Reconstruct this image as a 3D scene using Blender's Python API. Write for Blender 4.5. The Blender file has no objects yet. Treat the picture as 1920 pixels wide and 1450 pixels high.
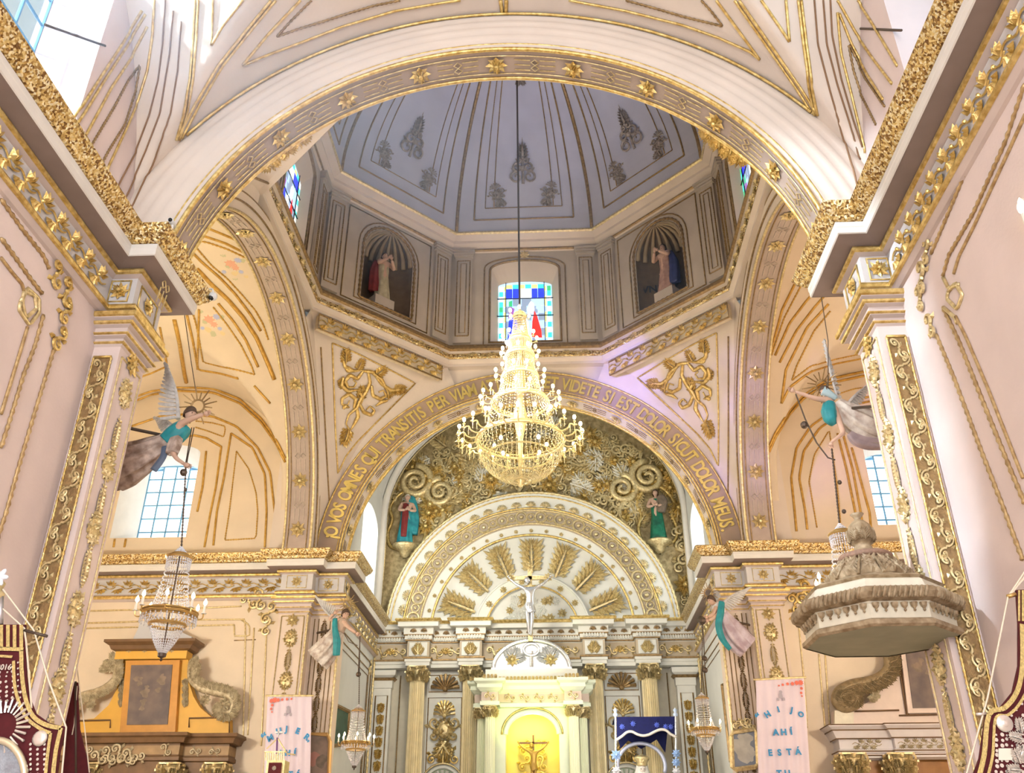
import bpy, math, random
from mathutils import Vector as V, Matrix
from mathutils.bvhtree import BVHTree
from mathutils.geometry import tessellate_polygon
PI = math.pi
random.seed(7)
sc = bpy.context.scene
COL = sc.collection
# ------------------------------------------------------------------ camera
FPX, EYE = 1700.0, V((.67, 0, 1.65))
_p, _y, _r = math.radians(28.6), math.radians(2.8), math.radians(-.05)
CF = V((-math.sin(_y)*math.cos(_p), math.cos(_y)*math.cos(_p), math.sin(_p)))
_R0 = V((math.cos(_y), math.sin(_y), 0)); _U0 = _R0.cross(CF)
CR = _R0*math.cos(_r)+_U0*math.sin(_r); CU = _U0*math.cos(_r)-_R0*math.sin(_r)
cam = bpy.data.objects.new('camera', bpy.data.cameras.new('camera'))
COL.objects.link(cam)
cam.matrix_world = Matrix(((CR.x, CU.x, -CF.x, EYE.x), (CR.y, CU.y, -CF.y, EYE.y), (CR.z, CU.z, -CF.z, EYE.z), (0, 0, 0, 1)))
cam.data.sensor_fit = 'HORIZONTAL'; cam.data.sensor_width = 36; cam.data.lens = FPX/1920*36
cam.data.clip_start = .05; cam.data.clip_end = 200
sc.camera = cam
# a pixel of the 1920x1450 photograph gives a direction; the surface it lands on gives the distance
def ray(u, v): return CF+CR*((u-960)/FPX)+CU*((725-v)/FPX)
def onX(u, v, x): d = ray(u, v); return EYE+d*((x-EYE.x)/d.x)
def onY(u, v, y): d = ray(u, v); return EYE+d*(y/d.y)
def onZ(u, v, z): d = ray(u, v); return EYE+d*((z-EYE.z)/d.z)
# ------------------------------------------------------------------ world, view, lights
w = bpy.data.worlds.new('sky'); sc.world = w; w.use_nodes = True
nt = w.node_tree; nt.nodes.clear()
wo = nt.nodes.new('ShaderNodeOutputWorld'); bg = nt.nodes.new('ShaderNodeBackground')
bg.inputs[0].default_value = (.47, .74, 1, 1); bg.inputs[1].default_value = 1.25
nt.links.new(bg.outputs[0], wo.inputs[0])
vs = sc.view_settings
vs.view_transform = 'Standard'; vs.look = 'None'; vs.gamma = 1; vs.use_curve_mapping = False; vs.exposure = 0.1
sc.cycles.use_denoising = True; sc.cycles.use_light_tree = False
sc.cycles.max_bounces = 5; sc.cycles.diffuse_bounces = 3; sc.cycles.glossy_bounces = 2; sc.cycles.transmission_bounces = 2; sc.cycles.caustics_reflective = False; sc.cycles.caustics_refractive = False; sc.cycles.sample_clamp_indirect = 6
def light(name, kind, loc, energy, col=(1, 1, 1), size=.3, aim=None, spot=60, sizey=None, blend=.6):
    d = bpy.data.lights.new(name, kind); d.energy = energy; d.color = col
    o = bpy.data.objects.new(name, d); COL.objects.link(o); o.location = loc
    if kind == 'AREA':
        d.size = size
        if sizey: d.shape = 'RECTANGLE'; d.size_y = sizey
    elif kind != 'SUN': d.shadow_soft_size = size
    if kind == 'SPOT': d.spot_size = math.radians(spot); d.spot_blend = blend
    if aim is not None: o.rotation_euler = (V(aim)-V(loc)).to_track_quat('-Z', 'Y').to_euler()
    return o
WARM = (1, .83, .62); NEUT = (1, .93, .84); COOL = (.8, .88, 1)
BAY0_ = 5.65
light('nave_rear_fill', 'AREA', (0, -9.5, 5.5), 1000, (.97, .965, .96), 7, (0, 6, 5))  # unseen area light added behind the camera to fill the nave
light('nave_fill', 'POINT', (-1.2, -2.5, 6.2), 470, (1, .92, .83), .8)  # added fill behind the camera for the side walls, no fitting built
light('nave_fill', 'POINT', (1.2, -5.5, 6.2), 470, (1, .92, .83), .8)  # second added fill further back, also without a fitting
light('nave_window_daylight', 'AREA', (-5.4, BAY0_, 10.7), 60, (.55, .76, 1), 3, (0, 8, 9.4), sizey=2.6)
light('nave_window_daylight', 'AREA', (5.4, BAY0_, 10.7), 26, (.66, .82, 1), 3, (0, BAY0_, 10), sizey=2.6)
light('transept_fill', 'POINT', (-8.9, 14.6, 5.2), 900, (1, .91, .77), .5)  # added fill to brighten the transept walls, no lamp built
light('transept_fill', 'POINT', (8.9, 14.6, 5.2), 760, (1, .85, .68), .5)  # same added fill for the right transept
light('transept_floodlight', 'AREA', (-8.6, 14.8, 8.9), 90, (1, .84, .42), .8, (-7, 16.5, 14))
light('transept_floodlight', 'AREA', (8.6, 15.5, 8.9), 24, (1, .66, .34), .8, (8.4, 18, 14))
light('chancel_fill', 'AREA', (-2.2, 22.6, 9.6), 170, (1, .95, .80), 1.2, (.5, 28, 9.5))  # added area light for the altar wall and its relief, no fitting built
light('sanctuary_point', 'POINT', (1.5, 23.5, 5.2), 160, (1, .97, .88), .5)  # unseen point light, no lamp built for it
light('temple_spotlight', 'SPOT', (-.1, 24.2, 4.4), 270, (.90, 1, .26), .15, (-.08, 26.6, 5.9), 60)
light('niche_lamp', 'POINT', (-.08, 26.75, 5.55), 34, (1, .85, .25), .1)
light('violet_spotlight', 'SPOT', (-3.6, 11.2, 9.4), 7000, (.26, .24, 1), .2, (2.9, 20.9, 13.0), 17, blend=1)
light('violet_spotlight', 'SPOT', (-3.6, 12.2, 8.9), 4500, (.40, .33, 1), .2, (5.5, 20.2, 11.2), 24, blend=1)
light('dome_spotlight', 'SPOT', (3.4, 11.6, 9.3), 2300, (.66, .70, 1), .3, (-.6, 17.5, 21), 50, blend=1)
light('sun_through_left_window', 'SPOT', (-11.9, 1.4, 13.85), 27000, (.76, .88, 1), .25, (-4.7, 5.9, 10.85), 26, blend=.3)
# ------------------------------------------------------------------ materials
MATS = {}
def mat(name, col, rough=.6, metal=0., bump=0., bscale=30., var=0., vscale=6., emit=0., col2=None, spec=.4, trans=0., alpha=1.):
    if name in MATS: return MATS[name]
    m = bpy.data.materials.new(name); m.use_nodes = True; n = m.node_tree; b = n.nodes['Principled BSDF']
    b.inputs['Base Color'].default_value = (*col, 1); b.inputs['Roughness'].default_value = rough
    b.inputs['Metallic'].default_value = metal; b.inputs['Specular IOR Level'].default_value = spec
    if trans: b.inputs['Transmission Weight'].default_value = trans
    if alpha < 1: b.inputs['Alpha'].default_value = alpha
    if emit: b.inputs['Emission Color'].default_value = (*col, 1); b.inputs['Emission Strength'].default_value = emit
    if var or col2 or bump:
        tc = n.nodes.new('ShaderNodeNewGeometry')
        if var or col2:
            nz = n.nodes.new('ShaderNodeTexNoise'); nz.inputs['Scale'].default_value = vscale; nz.inputs['Detail'].default_value = 5
            n.links.new(tc.outputs['Position'], nz.inputs['Vector'])
            rp = n.nodes.new('ShaderNodeValToRGB'); rp.color_ramp.elements[0].position = .35; rp.color_ramp.elements[1].position = .68
            c2 = col2 or tuple(c*(1-var) for c in col)
            rp.color_ramp.elements[0].color = (*c2, 1); rp.color_ramp.elements[1].color = (*col, 1)
            n.links.new(nz.outputs['Fac'], rp.inputs[0]); n.links.new(rp.outputs[0], b.inputs['Base Color'])
        if bump:
            n2 = n.nodes.new('ShaderNodeTexNoise'); n2.inputs['Scale'].default_value = bscale; n2.inputs['Detail'].default_value = 3
            n.links.new(tc.outputs['Position'], n2.inputs['Vector'])
            bp = n.nodes.new('ShaderNodeBump'); bp.inputs['Strength'].default_value = bump; bp.inputs['Distance'].default_value = .02
            n.links.new(n2.outputs['Fac'], bp.inputs['Height']); n.links.new(bp.outputs[0], b.inputs['Normal'])
    if emit and emit != 2.6: m.cycles.emission_sampling = 'NONE'
    MATS[name] = m
    return m
PINK = mat('pink plaster', (.85, .705, .66), .75, var=.10, vscale=1.4, bump=.12, bscale=25)
VAULT = mat('cream vault plaster', (.86, .745, .645), .75, var=.08, vscale=1.6, bump=.1, bscale=20)
WARMW = mat('buff transept plaster', (.87, .73, .56), .75, var=.08, vscale=1.5, bump=.1, bscale=20)
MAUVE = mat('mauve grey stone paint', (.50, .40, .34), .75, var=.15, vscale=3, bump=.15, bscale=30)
DRUM = mat('grey beige drum plaster', (.60, .52, .44), .75, var=.12, vscale=2, bump=.1, bscale=20)
DOME = mat('blue grey dome plaster', (.58, .58, .66), .7, var=.1, vscale=1.5, bump=.1, bscale=15)
WHITE = mat('white painted stucco', (.86, .82, .76), .6, var=.07, vscale=3, bump=.1, bscale=30)
CHAN = mat('pale sanctuary plaster', (.80, .80, .76), .65, var=.06, vscale=2, bump=.08)
GOLD = mat('gilding', (.93, .74, .32), .32, .72, bump=.35, bscale=60, col2=(.58, .38, .11), vscale=14)
GOLDL = mat('pale gilding', (.93, .79, .45), .34, .6, bump=.3, bscale=60, col2=(.62, .48, .24), vscale=16)
GOLDX = mat('crumpled gold leaf', (1.0, .86, .50), .22, .7, bump=1., bscale=38)
def _foil_glints():  # glints and dark folds of the foil put into random cell colours
    n = GOLDX.node_tree; b = n.nodes['Principled BSDF']; g = n.nodes.new('ShaderNodeNewGeometry')
    vo = n.nodes.new('ShaderNodeTexVoronoi'); vo.inputs['Scale'].default_value = 42; n.links.new(g.outputs['Position'], vo.inputs['Vector'])
    sp = n.nodes.new('ShaderNodeSeparateColor'); n.links.new(vo.outputs['Color'], sp.inputs[0])
    rp = n.nodes.new('ShaderNodeValToRGB'); e = rp.color_ramp.elements
    e[0].position = .12; e[0].color = (.20, .10, .03, 1); e[1].position = .95; e[1].color = (1, .92, .66, 1)
    k = e.new(.42); k.color = (.60, .40, .13, 1); k = e.new(.7); k.color = (.90, .70, .32, 1)
    n.links.new(sp.outputs[0], rp.inputs[0]); n.links.new(rp.outputs[0], b.inputs['Base Color'])
_foil_glints()
GOLDD = mat('dull bronze gilding', (.46, .31, .14), .45, .6, bump=.3, bscale=50, col2=(.26, .17, .08), vscale=14)
STONE = mat('greyed relief stucco', (.62, .53, .45), .7, var=.2, vscale=20, bump=.3, bscale=60)
# ------------------------------------------------------------------ mesh helpers
class MB:
    def __init__(s): s.v = []; s.f = []
    def add(s, vs, fs):
        o = len(s.v); s.v += [tuple(p) for p in vs]; s.f += [tuple(i+o for i in f) for f in fs]; return s
    def box(s, a, b):
        x0, y0, z0 = a; x1, y1, z1 = b
        return s.add([(x, y, z) for z in (z0, z1) for y in (y0, y1) for x in (x0, x1)],
                     [(0, 2, 3, 1), (4, 5, 7, 6), (0, 1, 5, 4), (2, 6, 7, 3), (0, 4, 6, 2), (1, 3, 7, 5)])
    def grid(s, fn, nu, nv, cu=False):
        P = [fn(i/nu, j/nv) for j in range(nv+1) for i in range(nu+(0 if cu else 1))]
        W = nu if cu else nu+1
        return s.add(P, [(j*W+i, j*W+(i+1) % W, (j+1)*W+(i+1) % W, (j+1)*W+i) for j in range(nv) for i in range(nu)])
    def tube(s, pts, r, n=6, closed=False, cap=True):
        pts = [V(p) for p in pts]; N = len(pts)
        if N < 2: return s
        rr = r if isinstance(r, (list, tuple)) else [r]*N
        T = []
        for i in range(N):
            a = pts[i-1] if (i or closed) else pts[0]; b = pts[(i+1) % N] if (i < N-1 or closed) else pts[-1]
            t = b-a; T.append(t.normalized() if t.length > 1e-9 else V((0, 0, 1)))
        u = T[0].orthogonal().normalized(); vs = []
        for i in range(N):
            u = u-T[i]*u.dot(T[i])
            if u.length < 1e-6: u = T[i].orthogonal()
            u.normalize(); q = T[i].cross(u)
            vs += [pts[i]+(u*math.cos(2*PI*k/n)+q*math.sin(2*PI*k/n))*rr[i] for k in range(n)]
        fs = []
        for i in range(N if closed else N-1):
            j = (i+1) % N
            fs += [(i*n+k, i*n+(k+1) % n, j*n+(k+1) % n, j*n+k) for k in range(n)]
        if cap and not closed: fs += [tuple(range(n-1, -1, -1)), tuple((N-1)*n+k for k in range(n))]
        return s.add(vs, fs)
    def rope(s, pts, r, n=5, closed=False, k=1.5):
        q = resample(pts, r*k, closed)
        return s.tube(q, [r if i % 2 else r*.55 for i in range(len(q))], n, closed)
    def lathe(s, prof, n=16, c=(0, 0, 0), sx=1, sy=1, a0=0, a1=2*PI):
        full = abs(a1-a0-2*PI) < 1e-6; m = n if full else n+1; c = V(c); vs = []
        for r, z in prof:
            for k in range(m):
                a = a0+(a1-a0)*k/n; vs.append((c.x+r*math.cos(a)*sx, c.y+r*math.sin(a)*sy, c.z+z))
        fs = [(i*m+k, i*m+(k+1) % m, (i+1)*m+(k+1) % m, (i+1)*m+k) for i in range(len(prof)-1) for k in range(n)]
        return s.add(vs, fs)
    def ball(s, c, r, n=8, m=5, sc=(1, 1, 1), M=None):
        c = V(c); vs = []; fs = []
        for j in range(m+1):
            t = PI*j/m
            for k in range(n):
                a = 2*PI*k/n; p = V((math.sin(t)*math.cos(a)*sc[0], math.sin(t)*math.sin(a)*sc[1], math.cos(t)*sc[2]))*r
                vs.append(c+(M @ p if M else p))
        fs = [(j*n+k, (j+1)*n+k, (j+1)*n+(k+1) % n, j*n+(k+1) % n) for j in range(m) for k in range(n)]
        return s.add(vs, fs)
    def poly(s, outer, holes=()):
        loops = [[V(p) for p in outer]]+[[V(p) for p in h] for h in holes]
        allp = [p for l in loops for p in l]
        return s.add(allp, [tuple(t) for t in tessellate_polygon(loops)])
    def prism(s, outer, d, holes=()):
        d = V(d); n0 = len(s.v); s.poly(outer, holes)
        s.poly([V(p)+d for p in outer], [[V(p)+d for p in h] for h in holes])
        for l in [outer, *holes]:
            N = len(l); s.add([V(p) for p in l]+[V(p)+d for p in l], [(i, (i+1) % N, N+(i+1) % N, N+i) for i in range(N)])
        return s
    def sweep(s, path, prof, side=1, closed=False):
        """profile of (out, z) carried along a plan path with mitred corners; out is to the left of travel times side"""
        P = [V((p[0], p[1])) for p in path]; N = len(P); vs = []; m = len(prof)
        for i in range(N):
            d1 = (P[i]-P[i-1]).normalized() if (i or closed) else None
            d2 = (P[(i+1) % N]-P[i]).normalized() if (i < N-1 or closed) else None
            d1 = d1 or d2; d2 = d2 or d1
            n1 = V((-d1.y, d1.x)); n2 = V((-d2.y, d2.x)); b = n1+n2
            b = b/max(.25, b.dot(n1)) if b.length > 1e-6 else n1
            for o, z in prof: q = P[i]+b*(o*side); vs.append((q.x, q.y, z))
        fs = [(i*m+k, ((i+1) % N)*m+k, ((i+1) % N)*m+k+1, i*m+k+1) for i in range(N if closed else N-1) for k in range(m-1)]
        return s.add(vs, fs)
    def xf(s, M):
        s.v = [tuple(M @ V(p)) for p in s.v]; return s
    def join(s, o, M=None):
        return s.add([(M @ V(p)) if M else p for p in o.v], o.f)
def resample(pts, step, closed=False):
    pts = [V(p) for p in pts]
    if closed: pts = pts+[pts[0]]
    L = [0]
    for a, b in zip(pts, pts[1:]): L.append(L[-1]+(b-a).length)
    n = max(2, int(L[-1]/step)+1); out = []; j = 0
    for i in range(n+(0 if closed else 1)):
        t = L[-1]*i/n
        while j < len(pts)-2 and L[j+1] < t: j += 1
        d = L[j+1]-L[j]; out.append(pts[j].lerp(pts[j+1], (t-L[j])/d if d > 1e-9 else 0))
    return out
def smooth_path(pts, k=6, closed=False):
    """Catmull-Rom through the points"""
    P = [V(p) for p in pts]; N = len(P); out = []
    for i in range(N if closed else N-1):
        p0 = P[i-1] if (i or closed) else P[0]; p1 = P[i]; p2 = P[(i+1) % N]; p3 = P[(i+2) % N] if (i+2 < N or closed) else P[-1]
        for j in range(k):
            t = j/k
            out.append(.5*((2*p1)+(p2-p0)*t+(2*p0-5*p1+4*p2-p3)*t*t+(3*p1-p0-3*p2+p3)*t**3))
    if not closed: out.append(P[-1])
    return out
def mesh(name, mb, m, smooth=False):
    me = bpy.data.meshes.new(name); me.from_pydata(mb.v, [], mb.f); me.materials.append(m); me.update()
    if smooth: me.polygons.foreach_set('use_smooth', [True]*len(me.polygons))
    return me
def setpar(o, parent):
    if parent is not None:
        o.parent = parent
        o.matrix_parent_inverse = WM[parent.name].inverted() if parent.name in WM else Matrix()
WM = {}
def obj(name, mb, m, parent=None, smooth=False, M=None, label=None):
    me = mb if isinstance(mb, bpy.types.Mesh) else mesh(name, mb, m, smooth)
    o = bpy.data.objects.new(name, me); COL.objects.link(o)
    if M is not None: o.matrix_basis = M
    WM[o.name] = M.copy() if M is not None else Matrix()
    setpar(o, parent)
    if label: o['label'] = label
    return o
def struct(name, mb, m, smooth=False, label=None, cat=None):
    o = obj(name, mb, m, None, smooth); o['kind'] = 'structure'
    if label: o['label'] = label
    if cat: o['category'] = cat
    return o
def thing(name, label, cat, loc=(0, 0, 0), group=None, M=None):
    o = bpy.data.objects.new(name, None); COL.objects.link(o); o.empty_display_size = .1
    mm = M if M is not None else Matrix.Translation(V(loc)); o.matrix_basis = mm; WM[o.name] = mm.copy()
    o['label'] = label; o['category'] = cat
    if group: o['group'] = group
    return o
def tag(o, label, cat, group=None):
    o['label'] = label; o['category'] = cat
    if group: o['group'] = group
    return o
def bvh(*mbs):
    v = []; f = []
    for m in mbs: f += [tuple(i+len(v) for i in t) for t in m.f]; v += [V(p) for p in m.v]
    return BVHTree.FromPolygons(v, f)
def hit(u, v, tree):
    d = ray(u, v).normalized(); r = tree.ray_cast(EYE, d)
    if r[0] is None: return None
    n = r[1] if r[1].dot(d) < 0 else -r[1]
    return r[0], n
def drape(px, tree, off=.01, step=10):
    """photo pixels laid on the surface they fall on, a hair proud of it"""
    q = resample([(p[0], p[1], 0) for p in px], step); out = []
    for p in q:
        h = hit(p.x, p.y, tree)
        if h and (not out or (h[0]-out[-1]).length < 2.5): out.append(h[0]+h[1]*off)
    return out
def frame(loc, n, up=(0, 0, 1), roll=0., s=1., sy=None, lift=0.):
    n = V(n).normalized(); up = V(up); x = up.cross(n)
    if x.length < 1e-4: x = V((1, 0, 0))
    x.normalize(); y = n.cross(x); c, t = math.cos(roll), math.sin(roll); x, y = x*c+y*t, y*c-x*t
    l = V(loc)+n*lift; sy = sy or s
    return Matrix(((x.x*s, y.x*sy, n.x*s, l.x), (x.y*s, y.y*sy, n.y*s, l.y), (x.z*s, y.z*sy, n.z*s, l.z), (0, 0, 0, 1)))
def arcpts(cx, cz, R, a0, a1, n, fn): return [fn(cx+R*math.cos(a0+(a1-a0)*i/n), cz+R*math.sin(a0+(a1-a0)*i/n)) for i in range(n+1)]
# ================================================================== STRUCTURE
NW, PF = 4.72, 4.4            # nave wall, pilaster face
HC = 8.65                    # cornice lip
OY, OA, RZ = 16.05, 5.1, 13.85   # octagon centre, apothem, ring underside
BAY0, BAYL = 5.65, 3.35
def h1(x): return 7.53+math.sqrt(max(0., 5.15**2-x*x))
def h2(y):
    t = ((y-BAY0+BAYL) % (2*BAYL)-BAYL)/BAYL
    return 8.7+3.75*math.sqrt(max(0., 1-t*t))
def vault(x, y): return max(h1(x), h2(y))
fl = MB().box((-14, -12, -.2), (14, 30, 0))
struct('floor', fl, mat('pale stone floor', (.62, .52, .42), .5, var=.1))
NAVE = {}
for sx, nm in ((-1, 'left'), (1, 'right')):
    m = MB(); X0, X1 = sorted((sx*NW, sx*(NW+.9)))
    m.box((X0, -11.1, 0), (X1, 8.95, 9.15))
    ys = [-11.1]
    for c in (BAY0-4*BAYL, BAY0-2*BAYL, BAY0): ys += [c-1.6, c+1.8]
    ys.append(8.95)
    for a, b in zip(ys[::2], ys[1::2]): m.box((X0, a, 9.15), (X1, b, 13))
    for c in (BAY0-4*BAYL, BAY0-2*BAYL, BAY0): m.box((X0, c-1.6, 12.3), (X1, c+1.55, 13))
    xa, xb = sorted((sx*PF, sx*(NW+1.6)))
    m.box((xa, 8.95, 0), (xb, 9.6, 8.6))                       # pilaster and pier mass
    xa, xb = sorted((sx*5.2, sx*6.4)); m.box((xa, 9.6, 0), (xb, 10.7, 8.6))
    NAVE[sx] = (struct('wall_'+nm, m, PINK), m)
# nave vault
vm = MB(); vm.grid(lambda u, v: (-4.82+9.64*u, -11.05+20*v, vault(-4.82+9.64*u, -11.05+20*v)), 120, 300)
CEIL = struct('ceiling_nave', vm, VAULT, True)
# front arch: moulded face, soffit, hidden back
ZF, RF = 7.76, 4.19
def farch(u, v):
    t = .2+(PI-.4)*u; p = .37+(PI-.74)*u
    a = V((RF*math.cos(t), ZF+RF*math.sin(t))); b = V((5.15*math.cos(p), 7.53+5.15*math.sin(p)))
    q = a.lerp(b, v)
    return (q.x, 8.95-.05*math.sin(PI*v)-.022*abs(math.sin(5*PI*v)), q.y)
fa = MB().grid(farch, 72, 20)
fa.poly([(4.1, 8.95, 8.5), (4.82, 8.95, 8.5), (4.82, 8.95, 9.42), (4.06, 8.95, 8.62)]).poly([(-4.1, 8.95, 8.5), (-4.82, 8.95, 8.5), (-4.82, 8.95, 9.42), (-4.06, 8.95, 8.62)])
fs = MB().grid(lambda u, v: (RF*math.cos(.18+(PI-.36)*u), 8.95+.5*v, ZF+RF*math.sin(.18+(PI-.36)*u)), 72, 2)
fb = MB().prism([(6.6, 9.46, 8.5)]+[(6.6, 9.46, 14.3), (-6.6, 9.46, 14.3), (-6.6, 9.46, 8.5)]+arcpts(0, ZF, RF, PI-.18, .18, 60, lambda a, b: (a, 9.46, b)), (0, .04, 0))
FARCH = struct('wall_front_arch', fa, VAULT, True)
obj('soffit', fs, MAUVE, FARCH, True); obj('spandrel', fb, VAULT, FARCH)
# crossing back wall with the lettered arch
YB, ZB, RB, RBO = 21.25, 8.43, 4.64, 5.22
bw = MB().grid(lambda u, v: ((RB+(RBO-RB)*v)*math.cos(.03+(PI-.06)*u), YB-.04*v, ZB+(RB+(RBO-RB)*v)*math.sin(.03+(PI-.06)*u)), 72, 3)
BWALL = struct('wall_crossing_back', bw, mat('brown buff lettering band', (.50, .37, .28), .7, var=.1, vscale=3))
bs = MB().grid(lambda u, v: ((RB-.04*v)*math.cos(.03+(PI-.06)*u), YB+.7*v, ZB+(RB-.04*v)*math.sin(.03+(PI-.06)*u)), 72, 2)
obj('soffit', bs, VAULT, BWALL, True)
bsp = MB().prism([(6.4, YB+.05, 8.4), (6.4, YB+.05, 14.2), (-6.4, YB+.05, 14.2), (-6.4, YB+.05, 8.4)]+arcpts(0, ZB, RB+.1, PI-.03, .03, 60, lambda a, b: (a, YB+.05, b)), (0, .55, 0))
obj('spandrel', bsp, VAULT, BWALL)
# transept arches
YT, ZT, RT = 15.75, 8.6, 4.92
TARCH = {}
for sx, nm in ((-1, 'left'), (1, 'right')):
    m = MB().grid(lambda u, v: (sx*(5.2-.06*v), YT+(RT+.4*v)*math.cos(PI*u), ZT+(RT+.4*v)*math.sin(PI*u)), 72, 3)
    o = struct('wall_transept_arch_'+nm, m, VAULT, True)
    s = MB().grid(lambda u, v: (sx*(5.2+.66*v), YT+RT*math.cos(PI*u), ZT+RT*math.sin(PI*u)), 72, 2)
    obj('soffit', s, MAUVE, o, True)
    b = MB().prism([(sx*5.25, 9.6, 8.5), (sx*5.25, 9.6, 14.2), (sx*5.25, 22, 14.2), (sx*5.25, 22, 8.5)]+arcpts(YT, ZT, RT+.1, 0, PI, 60, lambda a, b: (sx*5.25, a, b)), (sx*.5, 0, 0))
    obj('spandrel', b, VAULT, o)
    TARCH[sx] = (o, s)
# pendentives
HS = OA*math.tan(PI/8)
PEND = {}
def pend(sx, sy):
    yw, zw, ro = (YB, ZB, RBO) if sy > 0 else (10.3, ZB, RBO)
    def f(s, t):
        te = math.acos(HS/ro); th = .05+(te-.05)*t
        a = V((sx*ro*math.cos(th), yw, zw+ro*math.sin(th)))
        a.y += (OY+sy*OA-yw)*t**2; a.z += (RZ-a.z)*t**3
        r2 = RT+.2; c = OY+sy*HS-YT; te2 = math.acos(max(-1, min(1, sy*c/r2))); th = .05+(te2-.05)*t
        b = V((sx*5.2, YT+sy*r2*math.cos(th), ZT+r2*math.sin(th)))
        b.x += sx*(OA-5.2)*t**2; b.z += (RZ-b.z)*t**3
        if t < .25: k = (t/.25)**.5; cr = V((sx*5.2, yw, max(a.z, b.z))); a2 = a; a = cr.lerp(a, k); b = cr.lerp(b, k)
        return a.lerp(b, s)
    return f
for sx, sy, nm in ((-1, 1, 'back_left'), (1, 1, 'back_right'), (-1, -1, 'front_left'), (1, -1, 'front_right')):
    m = MB().grid(pend(sx, sy), 16, 24); pf = pend(sx, sy)
    def sk1(s, t, f=pf, sx=sx): p = f(1, t); d = V((p.y-YT, p.z-ZT)); d = d.normalized()*(RT+.1); return p.lerp(V((sx*5.2, YT+d.x, ZT+d.y)), s)
    def sk2(s, t, f=pf, sx=sx, sy=sy): p = f(0, t); d = V((p.x, p.z-ZB)); d = d.normalized()*(RBO-.1); return p.lerp(V((d.x, YB if sy > 0 else 10.3, ZB+d.y)), s)
    skirt = MB().grid(sk1, 3, 24).grid(sk2, 3, 24); PEND[sx, sy] = (struct('wall_pendentive_'+nm, m, VAULT, True), m); obj('arch_return', skirt, VAULT, PEND[sx, sy][0], True)
# octagon drum
def octp(a, k): t = PI/8+k*PI/4; r = a/math.cos(PI/8); return (r*math.cos(t), OY+r*math.sin(t))
OCT = lambda a: [octp(a, k) for k in range(8)]
DT = 18.05
dm = MB(); drev = MB(); nich = MB()
def facefr(k, a=OA):
    """frame of drum face k (0 = +x, 2 = back, 4 = -x): centre, tangent, outward normal"""
    t = k*PI/4; n = V((math.cos(t), math.sin(t), 0)); return V((0, OY, 0))+n*a, V((-n.y, n.x, 0)), n
def archloop(hw, z0, zs, rise, n=14): return [(-hw, z0)]+[(hw, z0)]+[(hw*math.cos(PI*i/n), zs+rise*math.sin(PI*i/n)) for i in range(n+1)]
NZ0, NZS, NHW = 14.85, 16.5, .78       # niche floor, spring, half width
WZ0, WZS, WHW = 14.6, 17.0, .95        # window reveal
for k in range(8):
    c, tg, n = facefr(k); hs = HS
    L = lambda p, d=0: c+tg*p[0]+n*d+V((0, 0, p[1]))
    outer = [(-hs, RZ), (hs, RZ), (hs, DT), (-hs, DT)]
    if k % 2 == 0:
        h = archloop(WHW, WZ0, WZS, .3); g = archloop(.76, WZ0+.02, WZS-.42, .14); d = .22
        N = len(h); drev.add([L(p) for p in h]+[L(p, d) for p in g], [(i, (i+1) % N, N+(i+1) % N, N+i) for i in range(N)])
    else:
        h = archloop(NHW, NZ0, NZS, NHW)
        N = len(h)
        nich.grid(lambda u, v: L((-NHW*math.cos(PI*u), NZ0+(NZS-NZ0)*v), .62*math.sin(PI*u)), 16, 4)
        nich.grid(lambda u, v: L((-NHW*math.cos(PI*u)*math.cos(PI/2*v), NZS+NHW*math.sin(PI/2*v)*1.0), .62*math.sin(PI*u)*math.cos(PI/2*v)), 16, 8)
        nich.add([L((-NHW, NZ0)), L((NHW, NZ0)), L((NHW, NZ0), .62), L((-NHW, NZ0), .62)], [(0, 1, 2, 3)])
    dm.poly([L(p) for p in outer], [[L(p) for p in h]])
DRUMO = struct('wall_drum', dm, DRUM)
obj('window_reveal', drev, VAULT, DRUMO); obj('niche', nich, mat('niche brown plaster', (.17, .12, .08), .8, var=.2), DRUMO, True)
# ring cornice below the drum, cornice under the dome
rc = OCT(OA)
RING = struct('trim_1', MB().sweep(rc, [(0, 14.5), (.1, 14.46), (.1, 14.36), (.24, 14.32), (.24, 14.22), (.14, 14.18), (.14, 13.98), (.05, 13.9), (.05, 13.82), (-.15, 13.82)], 1, True), VAULT)
obj('gilt_band', MB().sweep(rc, [(.245, 14.33), (.27, 14.29), (.27, 14.24), (.22, 14.2)], 1, True), GOLDD, RING)
obj('gilt_band', MB().sweep(rc, [(.10, 14.47), (.13, 14.44), (.13, 14.40), (.1, 14.38)], 1, True), GOLDD, RING)
obj('gilt_band', MB().sweep(rc, [(.142, 14.17), (.17, 14.14), (.17, 14.04), (.142, 14.0)], 1, True), GOLDX, RING)
DC = struct('trim_2', MB().sweep(rc, [(0, 17.62), (.06, 17.64), (.06, 17.74), (.2, 17.84), (.2, 17.92), (.38, 18.0), (.38, 18.1), (.25, 18.16), (-.1, 18.16)], 1, True), VAULT)
obj('gilt_band', MB().sweep(rc, [(.385, 18.0), (.42, 18.04), (.42, 18.09), (.385, 18.12)], 1, True), GOLDL, DC)
obj('gilt_band', MB().sweep(rc, [(.06, 17.63), (.09, 17.66), (.09, 17.70), (.06, 17.73)], 1, True), GOLDD, DC)
# dome
DA, DH, DZ = 4.72, 5.0, 18.12
def dome(k, s, t):
    c = math.cos(PI/2*t); z = DZ+DH*math.sin(PI/2*t)
    a = V(octp(DA*c, k-1)); b = V(octp(DA*c, k)); q = a.lerp(b, s); return V((q.x, q.y, z))
dmm = MB()
for k in range(8): dmm.grid(lambda u, v: dome(k, u, v), 6, 28)
DOMEO = struct('ceiling_dome', dmm, DOME)
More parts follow.
